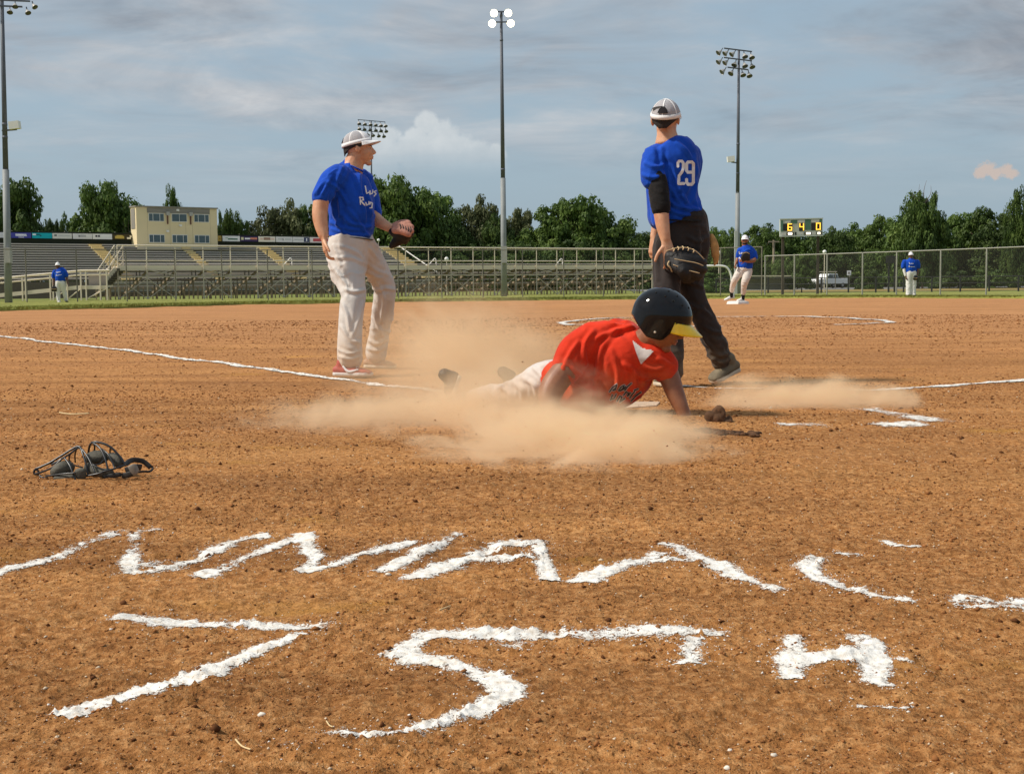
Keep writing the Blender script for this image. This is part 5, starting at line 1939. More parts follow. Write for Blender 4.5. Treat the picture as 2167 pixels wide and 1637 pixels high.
def cap(c, R, Hh, root, detail=True):
    """trucker cap: white front panels, grey mesh behind, seams, visor, strap gap"""
    rad, off = (.372, .47, .45), (0, -.055, .12)
    low = lambda az: 0.03 + 0.05 * math.cos(math.radians(az))
    fr = dome(c, R, rad, low, Hh, (-58, 58), 20, 12, off).build('cap', CAPW, root, True)
    fr.name = 'cap'
    solid(fr, 0.003)
    if detail:
        for a0, a1 in ((58, 119), (121, 180), (180, 239), (241, 302)):
            solid(dome(c, R, rad, low, Hh, (a0, a1), 12, 12, off, 0.995).build('mesh_panel', CAPM, fr, True), 0.002)
        for a in (60, 120, 180, 240, 300):
            q = []
            for j in range(10):
                t = math.radians(5 + 85 * j / 9)
                az = math.radians(a)
                p = Vector((rad[0] * math.cos(t) * math.sin(az), rad[1] * math.cos(t) * math.cos(az), rad[2] * math.sin(t))) * 1.005 + Vector(off)
                q.append((Vector(c) + R @ (p * Hh), .018 * Hh, .008 * Hh))
            MB().tube(q, 8, False, 1, hint=(R @ Vector((math.sin(math.radians(a)), math.cos(math.radians(a)), 0.4))).normalized()).build('seam', CAPW, fr, True)
        # band round the rim
        lo2 = low
        V, Q = [], []
        n = 48
        for i in range(n):
            az = 360 * i / n
            z = low(az)
            for dz, g in ((-0.012, 1.0), (0.10, 1.0)):
                t = math.asin((z + dz) / rad[2])
                p = Vector((rad[0] * math.cos(t) * math.sin(math.radians(az)), rad[1] * math.cos(t) * math.cos(math.radians(az)), z + dz)) * 1.012
                p.z = z + dz
                V.append(Vector(c) + R @ ((p + Vector(off)) * Hh))
        for i in range(n):
            if 172 < 360 * (i + .5) / n < 188 and False:
                continue
            Q.append((2 * i, 2 * ((i + 1) % n), 2 * ((i + 1) % n) + 1, 2 * i + 1))
        solid(MB().add(V, Q).build('band', CAPW, fr, True), 0.003)
        # opening above the strap, hair showing dark
        V = []
        for i in range(13):
            u = -1 + 2 * i / 12
            az = math.radians(180 + u * 21)
            for v in (0.125, 0.125 + 0.155 * math.sqrt(max(0, 1 - u * u))):
                t = math.asin(min(.99, v / rad[2]))
                p = Vector((rad[0] * math.cos(t) * math.sin(az), rad[1] * math.cos(t) * math.cos(az), v)) * 1.055 + Vector(off)
                V.append(Vector(c) + R @ (p * Hh))
        MB().add(V, [(2 * i, 2 * i + 2, 2 * i + 3, 2 * i + 1) for i in range(12)]).build('strap_opening', mat('dark gap', (0.012, 0.01, 0.012), 0.9), fr, True)
        MB().ell(Vector(c) + R @ ((Vector((0, 0, rad[2] + .005)) + Vector(off)) * Hh), (.03 * Hh, .03 * Hh, .012 * Hh), R, 10, 6).build('button', CAPW, fr, True)
    else:
        dome(c, R, rad, low, Hh, (58, 302), 24, 8, off).build('mesh_panel', CAPM, fr, True)
    visor(c, R, Hh, rad, off, 0.085, 0.27, 72, 0.05, CAPW, fr)
    return fr


def hair(c, R, Hh, root, back=-.22):
    low = lambda az: (-0.02 if (az < 75 or az > 285) else back * min(1, (abs(180 - abs(az - 0)) < 200) and max(0.25, 1 - abs(az - 180) / 105)))
    o = dome(c, R, (.335, .432, .38), low, Hh, (70, 290), 36, 12, (0, -.06, .13), 1.0, 22).build('hair', HAIR, root, True)
    return solid(o, 0.006)


def hand(mb, w, d, pn, s, curl=0.5, thumb=1, spread=0.18):
    """palm and five bent fingers added to a body; w wrist, d direction, pn palm normal"""
    d = Vector(d).normalized()
    pn = Vector(pn)
    pn = (pn - d * pn.dot(d)).normalized()
    sd_ = d.cross(pn) * thumb
    w = Vector(w)
    mb.tube([(w - d * .02 * s, .028 * s, .020 * s), (w + d * .03 * s, .036 * s, .017 * s), (w + d * .085 * s, .042 * s, .015 * s)], 12, True, 3, hint=pn)
    for i, (o, L) in enumerate(((.030, .074), (.010, .082), (-.011, .076), (-.030, .060))):
        p = w + d * .088 * s + sd_ * o * s
        q = [(p - d * .02 * s, .0095 * s, .0095 * s)]
        ang = 0
        for j, f in enumerate((.42, .32, .26)):
            ang += curl * (0.55 + 0.35 * j)
            dd = (d + sd_ * o * spread * 20 * (1 - j * .3)).normalized()
            p = p + (dd * math.cos(ang) + pn * math.sin(ang)) * L * f * s
            q.append((p, (.0090 - .0008 * j) * s, (.0090 - .0008 * j) * s))
        mb.tube(q, 8, True, 2)
    p = w + d * .028 * s + sd_ * .028 * s
    q = [(p, .013 * s, .013 * s)]
    for j, (a, L) in enumerate(((0.9, .036), (0.7, .030), (0.45, .026))):
        p = p + (d * math.cos(a) + sd_ * math.sin(a) + pn * curl * .4 * (j + 1) * .5).normalized() * L * s
        q.append((p, (.0115 - .001 * j) * s, (.0115 - .001 * j) * s))
    mb.tube(q, 8, True, 2)


def shoe(fig, name, heel, toe, h, w, m_, root, sole=SOLE, up=Vector((0, 0, 1)), ankle=None, stripe=None):
    """heel and toe are world points at the sole; h collar height"""
    heel, toe = Vector(heel), Vector(toe)
    d = (toe - heel)
    L = d.length
    d.normalize()
    up = (up - d * up.dot(d)).normalized()
    sd_ = d.cross(up)
    b = MB()
    q = lambda t, z: heel + d * (L * t) + up * z
    b.tube([(q(.06, h * .34), w * .38, h * .30), (q(.28, h * .36), w * .42, h * .34), (q(.55, h * .30), w * .47, h * .28), (q(.80, h * .24), w * .48, h * .21), (q(.95, h * .18), w * .34, h * .14)], 14, True, 4, hint=up)
    b.tube([(q(.20, h * .35), w * .36, w * .36), (q(.21, h * .9), w * .34, w * .40)], 14, True, 1)
    o = b.remesh(name, m_, root, 0.008 if L > 0.2 else 0.012, 4)
    s = MB()
    outl = [(0, .30), (.08, .40), (.3, .40), (.5, .42), (.72, .52), (.88, .44), (1.0, .16)]
    vs = []
    for t, ww in outl:
        vs.append(q(t, 0) + sd_ * w * ww)
    for t, ww in outl[::-1]:
        vs.append(q(t, 0) - sd_ * w * ww)
    n = len(vs)
    th = h * 0.22
    s.add(vs + [v + up * th for v in vs], [tuple(range(n)), tuple(range(2 * n - 1, n - 1, -1))] + [(i, (i + 1) % n, n + (i + 1) % n, n + i) for i in range(n)])
    so_ = s.build('sole', sole, o)
    bv = so_.modifiers.new('b', 'BEVEL')
    bv.width = th * 0.3
    bv.segments = 2
    for t in (.42, .52, .62):
        MB().tube([(q(t, h * .50) - sd_ * w * .22, .004, .004), (q(t - .02, h * (.66 - (t - .4) * .5)), .004, .004), (q(t, h * .50) + sd_ * w * .22, .004, .004)], 6, True, 3).build('lace', LACE if sole is SOLE else LETTER, o, True)
    if stripe:
        for sg in (-1, 1):
            MB().tube([(q(.30, h * .62) + sd_ * w * .40 * sg, .004, .007), (q(.45, h * .28) + sd_ * w * .46 * sg, .004, .010), (q(.70, h * .42) + sd_ * w * .44 * sg, .003, .005)], 8, True, 4, hint=up).build('swoosh', stripe, o, True)
    return o


def decal(fig_px_strokes, width, targets, m_, root, name='print', off=0.004, closed=False):
    """flat print laid on cloth: strokes given as photo pixels, dropped onto the cloth they show on"""
    trees = []
    for o in targets:
        me = o.data
        vs = [v.co.copy() for v in me.vertices]
        trees.append(BVHTree.FromPolygons(vs, [tuple(p.vertices) for p in me.polygons]))
    mb = MB()

    def hit(px, py):
        r = ray(px, py).normalized()
        best = None
        for t in trees:
            loc, nrm, idx, dist = t.ray_cast(CAM, r)
            if loc is not None and (best is None or dist < best[1]):
                best = (loc - r * off, dist)
        return best[0] if best else None
    for st in fig_px_strokes:
        ww = width
        if isinstance(st, dict):
            ww, st = st['w'], st['p']
        pts = []
        for (x0, y0), (x1, y1) in zip(st, st[1:]):
            n = max(1, int(math.hypot(x1 - x0, y1 - y0) / 1.2))
            pts += [(x0 + (x1 - x0) * i / n, y0 + (y1 - y0) * i / n) for i in range(n)]
        pts.append(st[-1])
        prev = None
        for i, (x, y) in enumerate(pts):
            a, b = pts[max(i - 1, 0)], pts[min(i + 1, len(pts) - 1)]
            tx, ty = b[0] - a[0], b[1] - a[1]
            l = math.hypot(tx, ty) or 1
            nx_, ny_ = -ty / l, tx / l
            row = [hit(x + nx_ * ww * s, y + ny_ * ww * s) for s in (-.5, 0, .5)]
            if any(r is None for r in row):
                prev = None
                continue
            i0 = len(mb.v)
            mb.v += row
            if prev is not None:
                mb.f += [(prev, prev + 1, i0 + 1, i0), (prev + 1, prev + 2, i0 + 2, i0 + 1)]
            prev = i0
    if not mb.f:
        return None
    return link(name, mesh(name, mb.v, mb.f), m_, root, True)


def print_fill(strokes, width, targets, m_, root, name='print', off=0.004, step=0.8, square=False):
    """printed lettering with clean edges, laid on the cloth cell by cell"""
    trees = [BVHTree.FromPolygons([v.co.copy() for v in o.data.vertices], [tuple(p.vertices) for p in o.data.polygons]) for o in targets]

    def hit(px, py):
        r = ray(px, py).normalized()
        best = None
        for t in trees:
            loc, nrm, idx, dist = t.ray_cast(CAM, r)
            if loc is not None and (best is None or dist < best[1]):
                best = (loc - r * off, dist)
        return best[0] if best else None
    xs = [p[0] for s in strokes for p in s]
    ys = [p[1] for s in strokes for p in s]
    x0, y0 = min(xs) - width, min(ys) - width
    nx_, ny_ = int((max(xs) + width - x0) / step) + 1, int((max(ys) + width - y0) / step) + 1
    gx_, gy_ = np.meshgrid(x0 + (np.arange(nx_) + .5) * step, y0 + (np.arange(ny_) + .5) * step, indexing='ij')
    ins = np.zeros(gx_.shape, bool)
    for s in strokes:
        for (ax, ay), (bx_, by_) in zip(s, s[1:]):
            dx, dy = bx_ - ax, by_ - ay
            L2 = dx * dx + dy * dy + 1e-9
            t = np.clip(((gx_ - ax) * dx + (gy_ - ay) * dy) / L2, 0, 1)
            ex_, ey2 = np.abs(gx_ - ax - t * dx), np.abs(gy_ - ay - t * dy)
            d = np.maximum(ex_, ey2) if square else np.hypot(ex_, ey2)
            ins |= d < width / 2
    mb = MB()
    cache = {}

    def vert(i, j):
        if (i, j) not in cache:
            h = hit(x0 + i * step, y0 + j * step)
            cache[(i, j)] = -1 if h is None else len(mb.v)
            if h is not None:
                mb.v.append(h)
        return cache[(i, j)]
    for i, j in zip(*np.nonzero(ins)):
        q = (vert(i, j), vert(i + 1, j), vert(i + 1, j + 1), vert(i, j + 1))
        if min(q) >= 0:
            mb.f.append(q)
    return link(name, mesh(name, mb.v, mb.f), m_, root, True)


def FL(lines, wd_=3.6, amp=0.010):
    return [(l, wd_, amp) for l in lines]


FA_J = FL([[(700, 430), (710, 465), (728, 494)], [(692, 384), (715, 400), (736, 432)], [(724, 354), (712, 388), (703, 432)], [(750, 372), (768, 420), (774, 470)], [(760, 366), (764, 402)],
           [(698, 470), (730, 484), (770, 488)], [(702, 484), (744, 496), (780, 498)], [(722, 452), (746, 474), (786, 480)], [(735, 440), (758, 468), (782, 502)], [(700, 375), (682, 408)], [(688, 380), (667, 410)],
           [(715, 415), (720, 445), (712, 480)], [(775, 400), (786, 440), (784, 480)]])
FA_T = FL([[(776, 560), (745, 546), (704, 546)], [(775, 554), (750, 531), (714, 520)], [(690, 548), (714, 574), (734, 602)], [(700, 566), (722, 590), (736, 616)], [(726, 610), (750, 617), (772, 613)],
           [(722, 638), (734, 665), (741, 700), (760, 732)], [(716, 740), (740, 749), (765, 742)], [(716, 753), (742, 759), (765, 752)], [(721, 690), (744, 720), (764, 724)], [(768, 640), (758, 680), (745, 712)],
           [(780, 560), (800, 574), (820, 580)], [(794, 616), (815, 610), (836, 613)], [(800, 600), (812, 632), (806, 682)], [(775, 735), (796, 742), (820, 732)], [(778, 718), (798, 728), (823, 714)], [(788, 650), (800, 690), (815, 715)],
           [(706, 520), (720, 560)], [(784, 525), (800, 550)]], 3.6, 0.009)
FB_J = FL([[(1400, 312), (1402, 346), (1408, 384)], [(1396, 316), (1424, 350), (1438, 402)], [(1440, 400), (1456, 430), (1486, 450)], [(1420, 396), (1440, 430), (1472, 450)], [(1410, 420), (1440, 440), (1482, 443)],
           [(1406, 438), (1440, 452), (1486, 456)], [(1472, 330), (1476, 380), (1466, 424)], [(1366, 345), (1385, 353), (1405, 349)], [(1360, 370), (1384, 376), (1404, 368)], [(1432, 300), (1452, 318), (1470, 345)], [(1412, 350), (1416, 390), (1414, 425)]], 4.0, 0.010)
FB_T = FL([[(1455, 500), (1480, 511), (1502, 498)], [(1478, 488), (1481, 522), (1470, 562)], [(1440, 590), (1468, 600), (1490, 608)], [(1454, 640), (1476, 652), (1500, 644)], [(1470, 662), (1490, 656), (1506, 672)],
           [(1504, 745), (1526, 753), (1548, 744)], [(1508, 760), (1528, 767), (1551, 757)], [(1488, 690), (1510, 701), (1530, 704)], [(1394, 500), (1389, 540), (1392, 590)], [(1475, 690), (1500, 730), (1520, 745)], [(1410, 520), (1430, 545), (1450, 550)],
           [(1470, 535), (1485, 560), (1478, 600)]], 4.0, 0.010)
FC_J = FL([[(1256, 700), (1236, 730), (1240, 772)], [(1302, 700), (1272, 740), (1262, 792), (1250, 850)], [(1336, 690), (1300, 700), (1262, 715)], [(1198, 760), (1226, 790), (1262, 800)], [(1188, 776), (1215, 810), (1246, 822)],
           [(1292, 740), (1308, 790), (1300, 842)], [(1364, 775), (1386, 781), (1410, 774)], [(1344, 790), (1365, 800), (1386, 795)], [(1394, 758), (1420, 772)], [(1225, 722), (1205, 750), (1192, 780)], [(1270, 800), (1290, 830), (1285, 865)], [(1320, 770), (1345, 790), (1340, 830)]], 4.8, 0.010)
FC_T = FL([[(1108, 800), (1130, 816), (1136, 842)], [(1130, 778), (1150, 800), (1156, 832)], [(1050, 815), (1075, 830), (1080, 852)], [(1085, 808), (1104, 826), (1104, 850)]], 4.5, 0.009)


# ================================================================= catcher standing by the foul line
Y = 9.95
fa = Fig('person', Y, (P(755, 600, 9.75).x, 9.75, 0), 'player in blue jersey, light grey trousers and red shoes looking sideways by the foul line')
R = axes((1, 0.10, -0.02), (-0.10, 0, 1))
hc = P(761, 316, Y)
HH = 0.240
b = MB()
head(b, hc, R, HH, False)
fa.tube(b, [(757, 325, 0, 19, 17), (749, 346, 0, 21, 20), (742, 366, 0, 26, 26)])
fa.tube(b, [(684, 405, -.20, 17), (679, 430, -.23, 16.5), (677, 455, -.25, 16), (680, 478, -.27, 14), (685, 500, -.30, 10.5, 9)])
hand(b, P(685.5, 503, Y - .30), (0.10, -0.05, -1), (1, 0.2, 0), 1.15, 0.55, 1)
fa.tube(b, [(784, 448, .13, 14), (796, 464, .10, 14), (812, 475, .05, 11.5), (831, 485, 0, 8.5, 7.5)])
b.remesh('body', SKIN, fa.root, 0.006, 3)
face_bits(hc, R, HH, fa.root)
hair(hc, R, HH, fa.root, -.36)
cap(hc, axes((1, 0.10, 0.12), (-0.16, 0, 1)), HH, fa.root)
b = MB()
fa.tube(b, [(742, 352, 0, 20, 22), (738, 366, 0, 34, 36), (738, 385, 0, 43, 48), (741, 410, 0, 48, 54), (744, 440, 0, 48.5, 54), (744, 470, 0, 48, 52), (742, 492, 0, 46, 50), (741, 503, 0, 45, 48)], 24)
fa.tube(b, [(722, 368, -.12, 24, 24), (704, 382, -.17, 26, 25), (689, 402, -.20, 23, 23), (679, 420, -.22, 21, 21)])
fa.tube(b, [(765, 376, .14, 22, 22), (782, 410, .16, 20, 22), (790, 440, .15, 17, 18), (795, 452, .13, 15, 16)])
fa.tube(b, [(768, 485, -.02, 22, 38), (772, 504, -.02, 14, 30)])
sa = b.remesh('jersey', BLUE, fa.root, 0.009, 7, wr(0.012, 5, 7, 1.0), FA_J)
# collar ring
q = []
for i in range(21):
    a = 2 * math.pi * i / 20
    q.append((P(748 + 19.5 * math.cos(a) + 2 * math.sin(a), 354 + 8.5 * math.cos(a), Y - .078 * math.sin(a)), .007, .010))
MB().tube(q, 8, False, 1).build('collar', BLUE, sa, True)
b = MB()
fa.tube(b, [(743, 503, 0, 44, 47), (741, 516, -.01, 46, 50), (736, 540, -.05, 45, 44), (737, 572, -.11, 37.5, 38), (744, 600, -.18, 29, 31), (748, 622, -.22, 26.5, 29), (744, 655, -.27, 25.5, 27), (741, 700, -.32, 25, 26), (740, 740, -.36, 26, 27), (741, 763, -.38, 26, 27)], 20)
fa.tube(b, [(757, 512, .02, 34, 44), (776, 540, .10, 32, 38), (797, 572, .16, 26.5, 31), (812, 604, .20, 24, 27), (814, 625, .22, 23.5, 26), (809, 665, .30, 24, 25), (803, 705, .38, 22.5, 24), (797, 738, .43, 24, 25), (796, 751, .45, 24, 25)], 20)
b.remesh('trousers', GREY, fa.root, 0.009, 6, wr(0.010, 4, 9, 2.0), FA_T)
q = []
for i in range(25):
    a = 2 * math.pi * i / 24
    q.append((P(742 + 46 * math.cos(a), 503 + 4.0 * math.cos(a) - 2 * math.sin(a) + 1, Y - .168 * math.sin(a)), .013, .004))
MB().tube(q, 8, False, 1, hint=Zu).build('belt', BSHOE, fa.root, True)
gl = lambda px, Yy: Vector((P(px, 780, Yy).x, Yy, 0.004))
shoe(fa, 'shoe', gl(707, 9.58), gl(788, 9.50), 0.115, 0.115, REDS, fa.root, WSHOE, stripe=LETTER)
shoe(fa, 'shoe', gl(772, 10.42), gl(838, 10.36), 0.115, 0.115, mat('dusty shoe', (0.40, 0.23, 0.14), 0.85, 0.2, 12), fa.root, SOLE)
print_fill([[(773, 394), (776, 409), (781, 407)], [(783, 404), (783, 411), (788, 409), (789, 402)], [(796, 404), (791, 406), (796, 410), (792, 415)]], 2.6, [sa], LETTER, sa, step=0.7)
print_fill([[(762, 417), (763, 432)], [(761, 418), (768, 418), (769, 423), (763, 425), (772, 434)], [(774, 429), (776, 434), (781, 432), (781, 427)], [(783, 432), (784, 428), (788, 430), (787, 440), (783, 440)]], 2.6, [sa], LETTER, sa, step=0.7)
# seams on the trousers knee
# mitt
mt = empty('fielding_glove', P(848, 500, Y - .05), 'black and pink fielding glove held out by the player in light grey trousers', 'glove')
b = MB()
for i, (x, y) in enumerate(((866, 472), (872, 480), (872, 489), (866, 497))):
    fa.tube(b, [(834, 482 + i * 2, -.03 - i * .012, 7), (850, 476 + i * 4.5, -.06 - i * .015, 7.5), (x, y, -.05 - i * .02, 6)], 10)
fa.tube(b, [(832, 480, .02, 8), (848, 472, .02, 7), (864, 470, .01, 6)], 10)
pk_ = b.remesh('palm', PINK, mt, 0.007, 3)
b = MB()
fa.tube(b, [(830, 490, .0, 9, 12), (846, 494, -.02, 15, 20), (858, 497, -.04, 15, 18), (870, 494, -.04, 8, 12)], 12)
fa.tube(b, [(852, 500, -.02, 15, 16), (838, 512, .0, 11, 12), (828, 521, .02, 6, 8)], 12)
fa.tube(b, [(862, 500, -.03, 9, 10), (856, 512, -.02, 7, 8)], 12)
b.remesh('back', LEATH, mt, 0.007, 3)
for i in range(5):
    x = 846 + i * 5.5
    MB().tube([fa.pt((x, 474 + i * 1.5, -.09, 1.1)), fa.pt((x + 2, 480 + i * 1.5, -.115, 1.1)), fa.pt((x + 1, 487 + i, -.12, 1.1))], 6, True, 3).build('lacing', LEATH, mt, True)

# ================================================================= player number 29, seen from behind
Y = 8.5
fb = Fig('person', Y, (P(1425, 600, 8.35).x, 8.35, 0), 'player from behind in blue jersey number 29 and charcoal trousers walking away')
R = axes((0.30, 1, -0.02), (0, 0, 1))
hc = P(1409, 254, Y)
HH = 0.25
b = MB()
head(b, hc, R, HH, False)
fb.tube(b, [(1410, 262, 0.02, 21, 20), (1411, 282, 0, 21, 20), (1413, 300, 0, 27, 26)])
fb.tube(b, [(1391, 384, -.10, 17), (1396, 420, -.13, 17), (1399, 449, -.15, 16), (1403, 480, -.17, 14), (1409, 508, -.19, 10.5, 9)])
hand(b, P(1410, 511, Y - .19), (0.22, -0.1, -1), (-0.3, 1, 0), 1.1, 0.45, -1)
# other hand hangs in front of the thigh
fb.tube(b, [(1402, 430, .30, 15), (1394, 470, .30, 14), (1384, 503, .28, 9)])
hand(b, P(1383, 506, Y + .28), (-0.15, 0, -1), (1, 0.3, 0), 1.05, 0.9, 1)
b.remesh('body', SKIN, fb.root, 0.006, 3)
hair(hc, R, HH, fb.root, -.46)
cap(hc - Vector((0, 0, 0.012)), axes((0.30, 1, 0.20), (0, -0.2, 1)), HH, fb.root)
b = MB()
fb.tube(b, [(1413, 298, 0, 22, 22), (1416, 305, 0, 40, 36), (1421, 322, .01, 53, 44), (1424, 350, .02, 58, 46), (1424, 385, .02, 53, 45), (1426, 420, .02, 52.5, 45), (1431, 448, .02, 56, 47), (1434, 460, .02, 56, 47)], 24)
fb.tube(b, [(1398, 312, .0, 12, 18), (1384, 326, -.02, 20, 24), (1381, 350, -.06, 25.5, 27), (1382, 382, -.09, 26, 26)])
fb.tube(b, [(1462, 322, .05, 22, 26), (1466, 355, .10, 20, 26), (1462, 385, .14, 16, 20)])
fb.tube(b, [(1392, 400, .10, 26, 30), (1388, 440, .12, 19, 30), (1390, 466, .12, 18, 26), (1396, 476, .10, 10, 20)])
sb_ = b.remesh('jersey', BLUE, fb.root, 0.009, 7, wr(0.011, 6, 5, 3.0), FB_J)
b = MB()
fb.tube(b, [(1390, 376, -.10, 20, 20), (1394, 405, -.12, 21.5, 21), (1397, 430, -.14, 21, 21), (1399, 446, -.15, 19.5, 20)])
b.remesh('arm_sleeve', BLACKC, fb.root, 0.008, 4, wr(0.004, 10, 25, 4.0))
b = MB()
fb.tube(b, [(1447, 458, .02, 45, 44), (1449, 480, .02, 50, 46), (1420, 520, -.02, 38, 42), (1413, 565, -.06, 32, 35), (1412, 610, -.12, 28, 30), (1418, 660, -.16, 26, 28), (1421, 720, -.20, 25, 26), (1421, 792, -.24, 24, 26)], 20)
fb.tube(b, [(1446, 460, .02, 44, 44), (1457, 485, .02, 44, 46), (1464, 520, .0, 38, 42), (1461, 560, .02, 33, 36), (1463, 605, .04, 27, 30), (1474, 642, .02, 25, 28), (1490, 676, .02, 24, 26), (1507, 714, .04, 24, 25), (1522, 748, .06, 24, 25), (1529, 768, .07, 23, 24)], 20)
b.remesh('trousers', CHAR, fb.root, 0.009, 6, wr(0.010, 4, 9, 5.0), FB_T)
q = []
for i in range(25):
    a = 2 * math.pi * i / 24
    q.append((P(1446 + 46 * math.cos(a), 464 + 2.5 * math.cos(a) + 3 * math.sin(a), Y + .02 - .148 * math.sin(a)), .018, .004))
MB().tube(q, 8, False, 1, hint=Zu).build('belt', BLACKC, fb.root, True)
b = MB()
fb.tube(b, [(1505, 497, -.02, 5, 4), (1511, 515, -.03, 9, 6), (1514, 535, -.03, 9, 6), (1515, 552, -.02, 6, 4), (1512, 560, -.02, 3, 3)], 12)
b.remesh('pocket_towel', mat('tan cloth', (0.50, 0.28, 0.10), 0.85, 0.35, 22, 0.4, 60), fb.root, 0.006, 2, wr(0.006, 30, 5, 3.0))
toe = Vector((P(1504, 806, 8.52).x, 8.52, 0.006))
heel = Vector((P(1562, 780, 8.60).x, 8.60, 0.085))
shoe(fb, 'shoe', heel, toe, 0.125, 0.12, TAUPE, fb.root, SOLE, up=Vector((0.25, -0.05, 1)))
shoe(fb, 'shoe', Vector((P(1432, 810, 8.24).x, 8.24, 0.004)), Vector((P(1392, 810, 8.45).x, 8.46, 0.004)), 0.115, 0.115, TAUPE, fb.root, SOLE)
print_fill([[(1434.5, 352), (1434.5, 345), (1437.5, 341), (1443, 341), (1446, 345), (1446, 357), (1443, 364), (1437, 372), (1436, 388.5), (1447, 388.5)]], 6.0, [sb_], LETTER, sb_, 'number_print')
print_fill([[(1467.5, 365), (1456, 365), (1453, 361), (1453, 347), (1456, 343), (1464.5, 343), (1467.5, 347), (1467.5, 386), (1464, 390), (1456, 390), (1453, 386), (1453, 380)]], 6.4, [sb_], LETTER, sb_, 'number_print')
# glove on the left hand
mt = empty('fielding_glove', P(1450, 560, Y - .3), 'black fielding glove with tan laces hanging from the hand of player 29', 'glove')
b = MB()
for i, (x, y) in enumerate(((1489, 556), (1490, 570), (1481, 583), (1464, 590))):
    fb.tube(b, [(1415, 542 + i * 5, -.22, 11), (1445, 546 + i * 9, -.25 - .012 * i, 13), (x - 12, y - 3, -.24, 12), (x, y, -.21, 9)], 12)
fb.tube(b, [(1412, 536, -.19, 10), (1430, 531, -.16, 10), (1455, 532, -.15, 10), (1478, 541, -.16, 8)], 12)
b.remesh('shell', LEATH, mt, 0.006, 2)
for pts in ([(1410, 531), (1430, 525), (1452, 524), (1472, 531), (1490, 548)], [(1428, 548), (1450, 552), (1472, 556), (1488, 562)], [(1425, 560), (1450, 570), (1480, 578)]):
    dy = -.27 if pts[0][1] < 540 else -.305
    MB().tube([fb.pt((x, y, dy, 0.9)) for x, y in pts], 6, True, 4).build('lacing', LACE, mt, True)
for x, y in ((1424, 528), (1434, 525), (1444, 524), (1455, 526), (1466, 530)):
    MB().tube([fb.pt((x, y - 3, -.25, 1.2)), fb.pt((x + 3, y, -.275, 1.2)), fb.pt((x + 1, y + 4, -.28, 1.1))], 6, True, 2).build('lacing', LACE, mt, True)
MB().tube([fb.pt((1416, 553, -.27, 1.5)), fb.pt((1413, 560, -.28, 1.5)), fb.pt((1419, 567, -.28, 1.5)), fb.pt((1422, 575, -.27, 1.2))], 6, True, 3).build('lacing', LACE, mt, True)

# ================================================================= runner sliding on his front
Y = 6.5
fc = Fig('person', Y, (P(1200, 600, 6.55).x, 6.55, 0), 'runner in orange red jersey and black helmet sliding on his chest propped on both arms')
R = axes((0.92, -0.18, -0.40), (0.22, -0.10, 1))
hc = P(1400, 684, Y - .12)
HH = 0.245
b = MB()
head(b, hc, R, HH, False)
fc.tube(b, [(1392, 700, -.10, 27, 26), (1372, 716, -.06, 28, 26), (1352, 735, -.02, 34, 32)])
fc.tube(b, [(1408, 778, -.06, 24), (1418, 802, -.07, 22), (1429, 832, -.09, 19.5), (1441, 860, -.11, 16), (1452, 884, -.12, 13)])
hand(b, P(1454, 888, Y - .12), (0.85, -0.15, -0.18), (0.1, 0, -1), 1.1, 0.12, -1, 0.3)
fc.tube(b, [(1195, 785, -.10, 27), (1172, 815, -.13, 27), (1162, 845, -.16, 24), (1172, 875, -.20, 19), (1182, 898, -.24, 14)])
hand(b, P(1184, 902, Y - .25), (0.55, -0.55, -0.12), (0.1, 0, -1), 1.1, 0.12, 1, 0.3)
b.remesh('body', SKIN_T, fc.root, 0.0065, 3)
face_bits(hc, R, HH, fc.root)
# helmet
low = lambda az: (0.02 if (az < 42 or az > 318) else (-0.40 if (62 < az < 118 or 242 < az < 298) else (-0.26 if 118 <= az <= 242 else -0.2)))


def lowh(az):
    a = az if az <= 180 else 360 - az
    return float(np.interp(a, [0, 38, 52, 66, 100, 120, 150, 180], [0.03, 0.02, -0.10, -0.42, -0.46, -0.36, -0.22, -0.20]))


HBLK = mat('glossy black helmet', (0.006, 0.006, 0.007), 0.06, 0.2, 3.0, spec=0.28, coat=0.1)
RAD, OFF = (.47, .575, .52), (0, -.05, .15)
hl = dome(hc, R, RAD, lowh, HH, (0, 360), 72, 22, OFF).build('helmet', HBLK, fc.root, True)
sm_ = hl.modifiers.new('s', 'SMOOTH')
sm_.iterations = 3
solid(hl, 0.006)
visor(hc, R, HH, RAD, OFF, 0.035, 0.31, 58, 0.13, mat('yellow brim', (0.92, 0.60, 0.012), 0.3, 0.12, 18, coat=0.4), hl, 0.09, 'brim')
for az, el in ((20, 40), (48, 42), (75, 44), (100, 48), (130, 46), (62, 62), (105, 68), (90, -40)):
    a, t = math.radians(az), math.radians(el)
    if el < 0:
        p = Vector((RAD[0] * 1.0, RAD[1] * .05, -.30))
        nn = Vector((1, 0, 0))
    else:
        nn = Vector((math.cos(t) * math.sin(a) / RAD[0], math.cos(t) * math.cos(a) / RAD[1], math.sin(t) / RAD[2])).normalized()
        p = Vector((RAD[0] * math.cos(t) * math.sin(a), RAD[1] * math.cos(t) * math.cos(a), RAD[2] * math.sin(t)))
    c = hc + R @ ((p + Vector(OFF)) * HH) + (R @ nn) * 0.006
    nw = R @ nn
    MB().tube([(c - nw * .004, .0055, .0055), (c + nw * .0012, .0055, .0055)], 12, False).build('vent_hole' if el > 0 else 'rivet', mat('vent dark', (0.001, 0.001, 0.001), 0.9) if el > 0 else SOLE, hl, True)
b = MB()
fc.tube(b, [(1180, 803, .17, 50, 44), (1205, 806, .13, 60, 48), (1250, 802, .06, 74, 52), (1298, 782, 0, 84, 54), (1330, 756, -.03, 70, 50), (1352, 730, -.03, 38, 36)], 24)
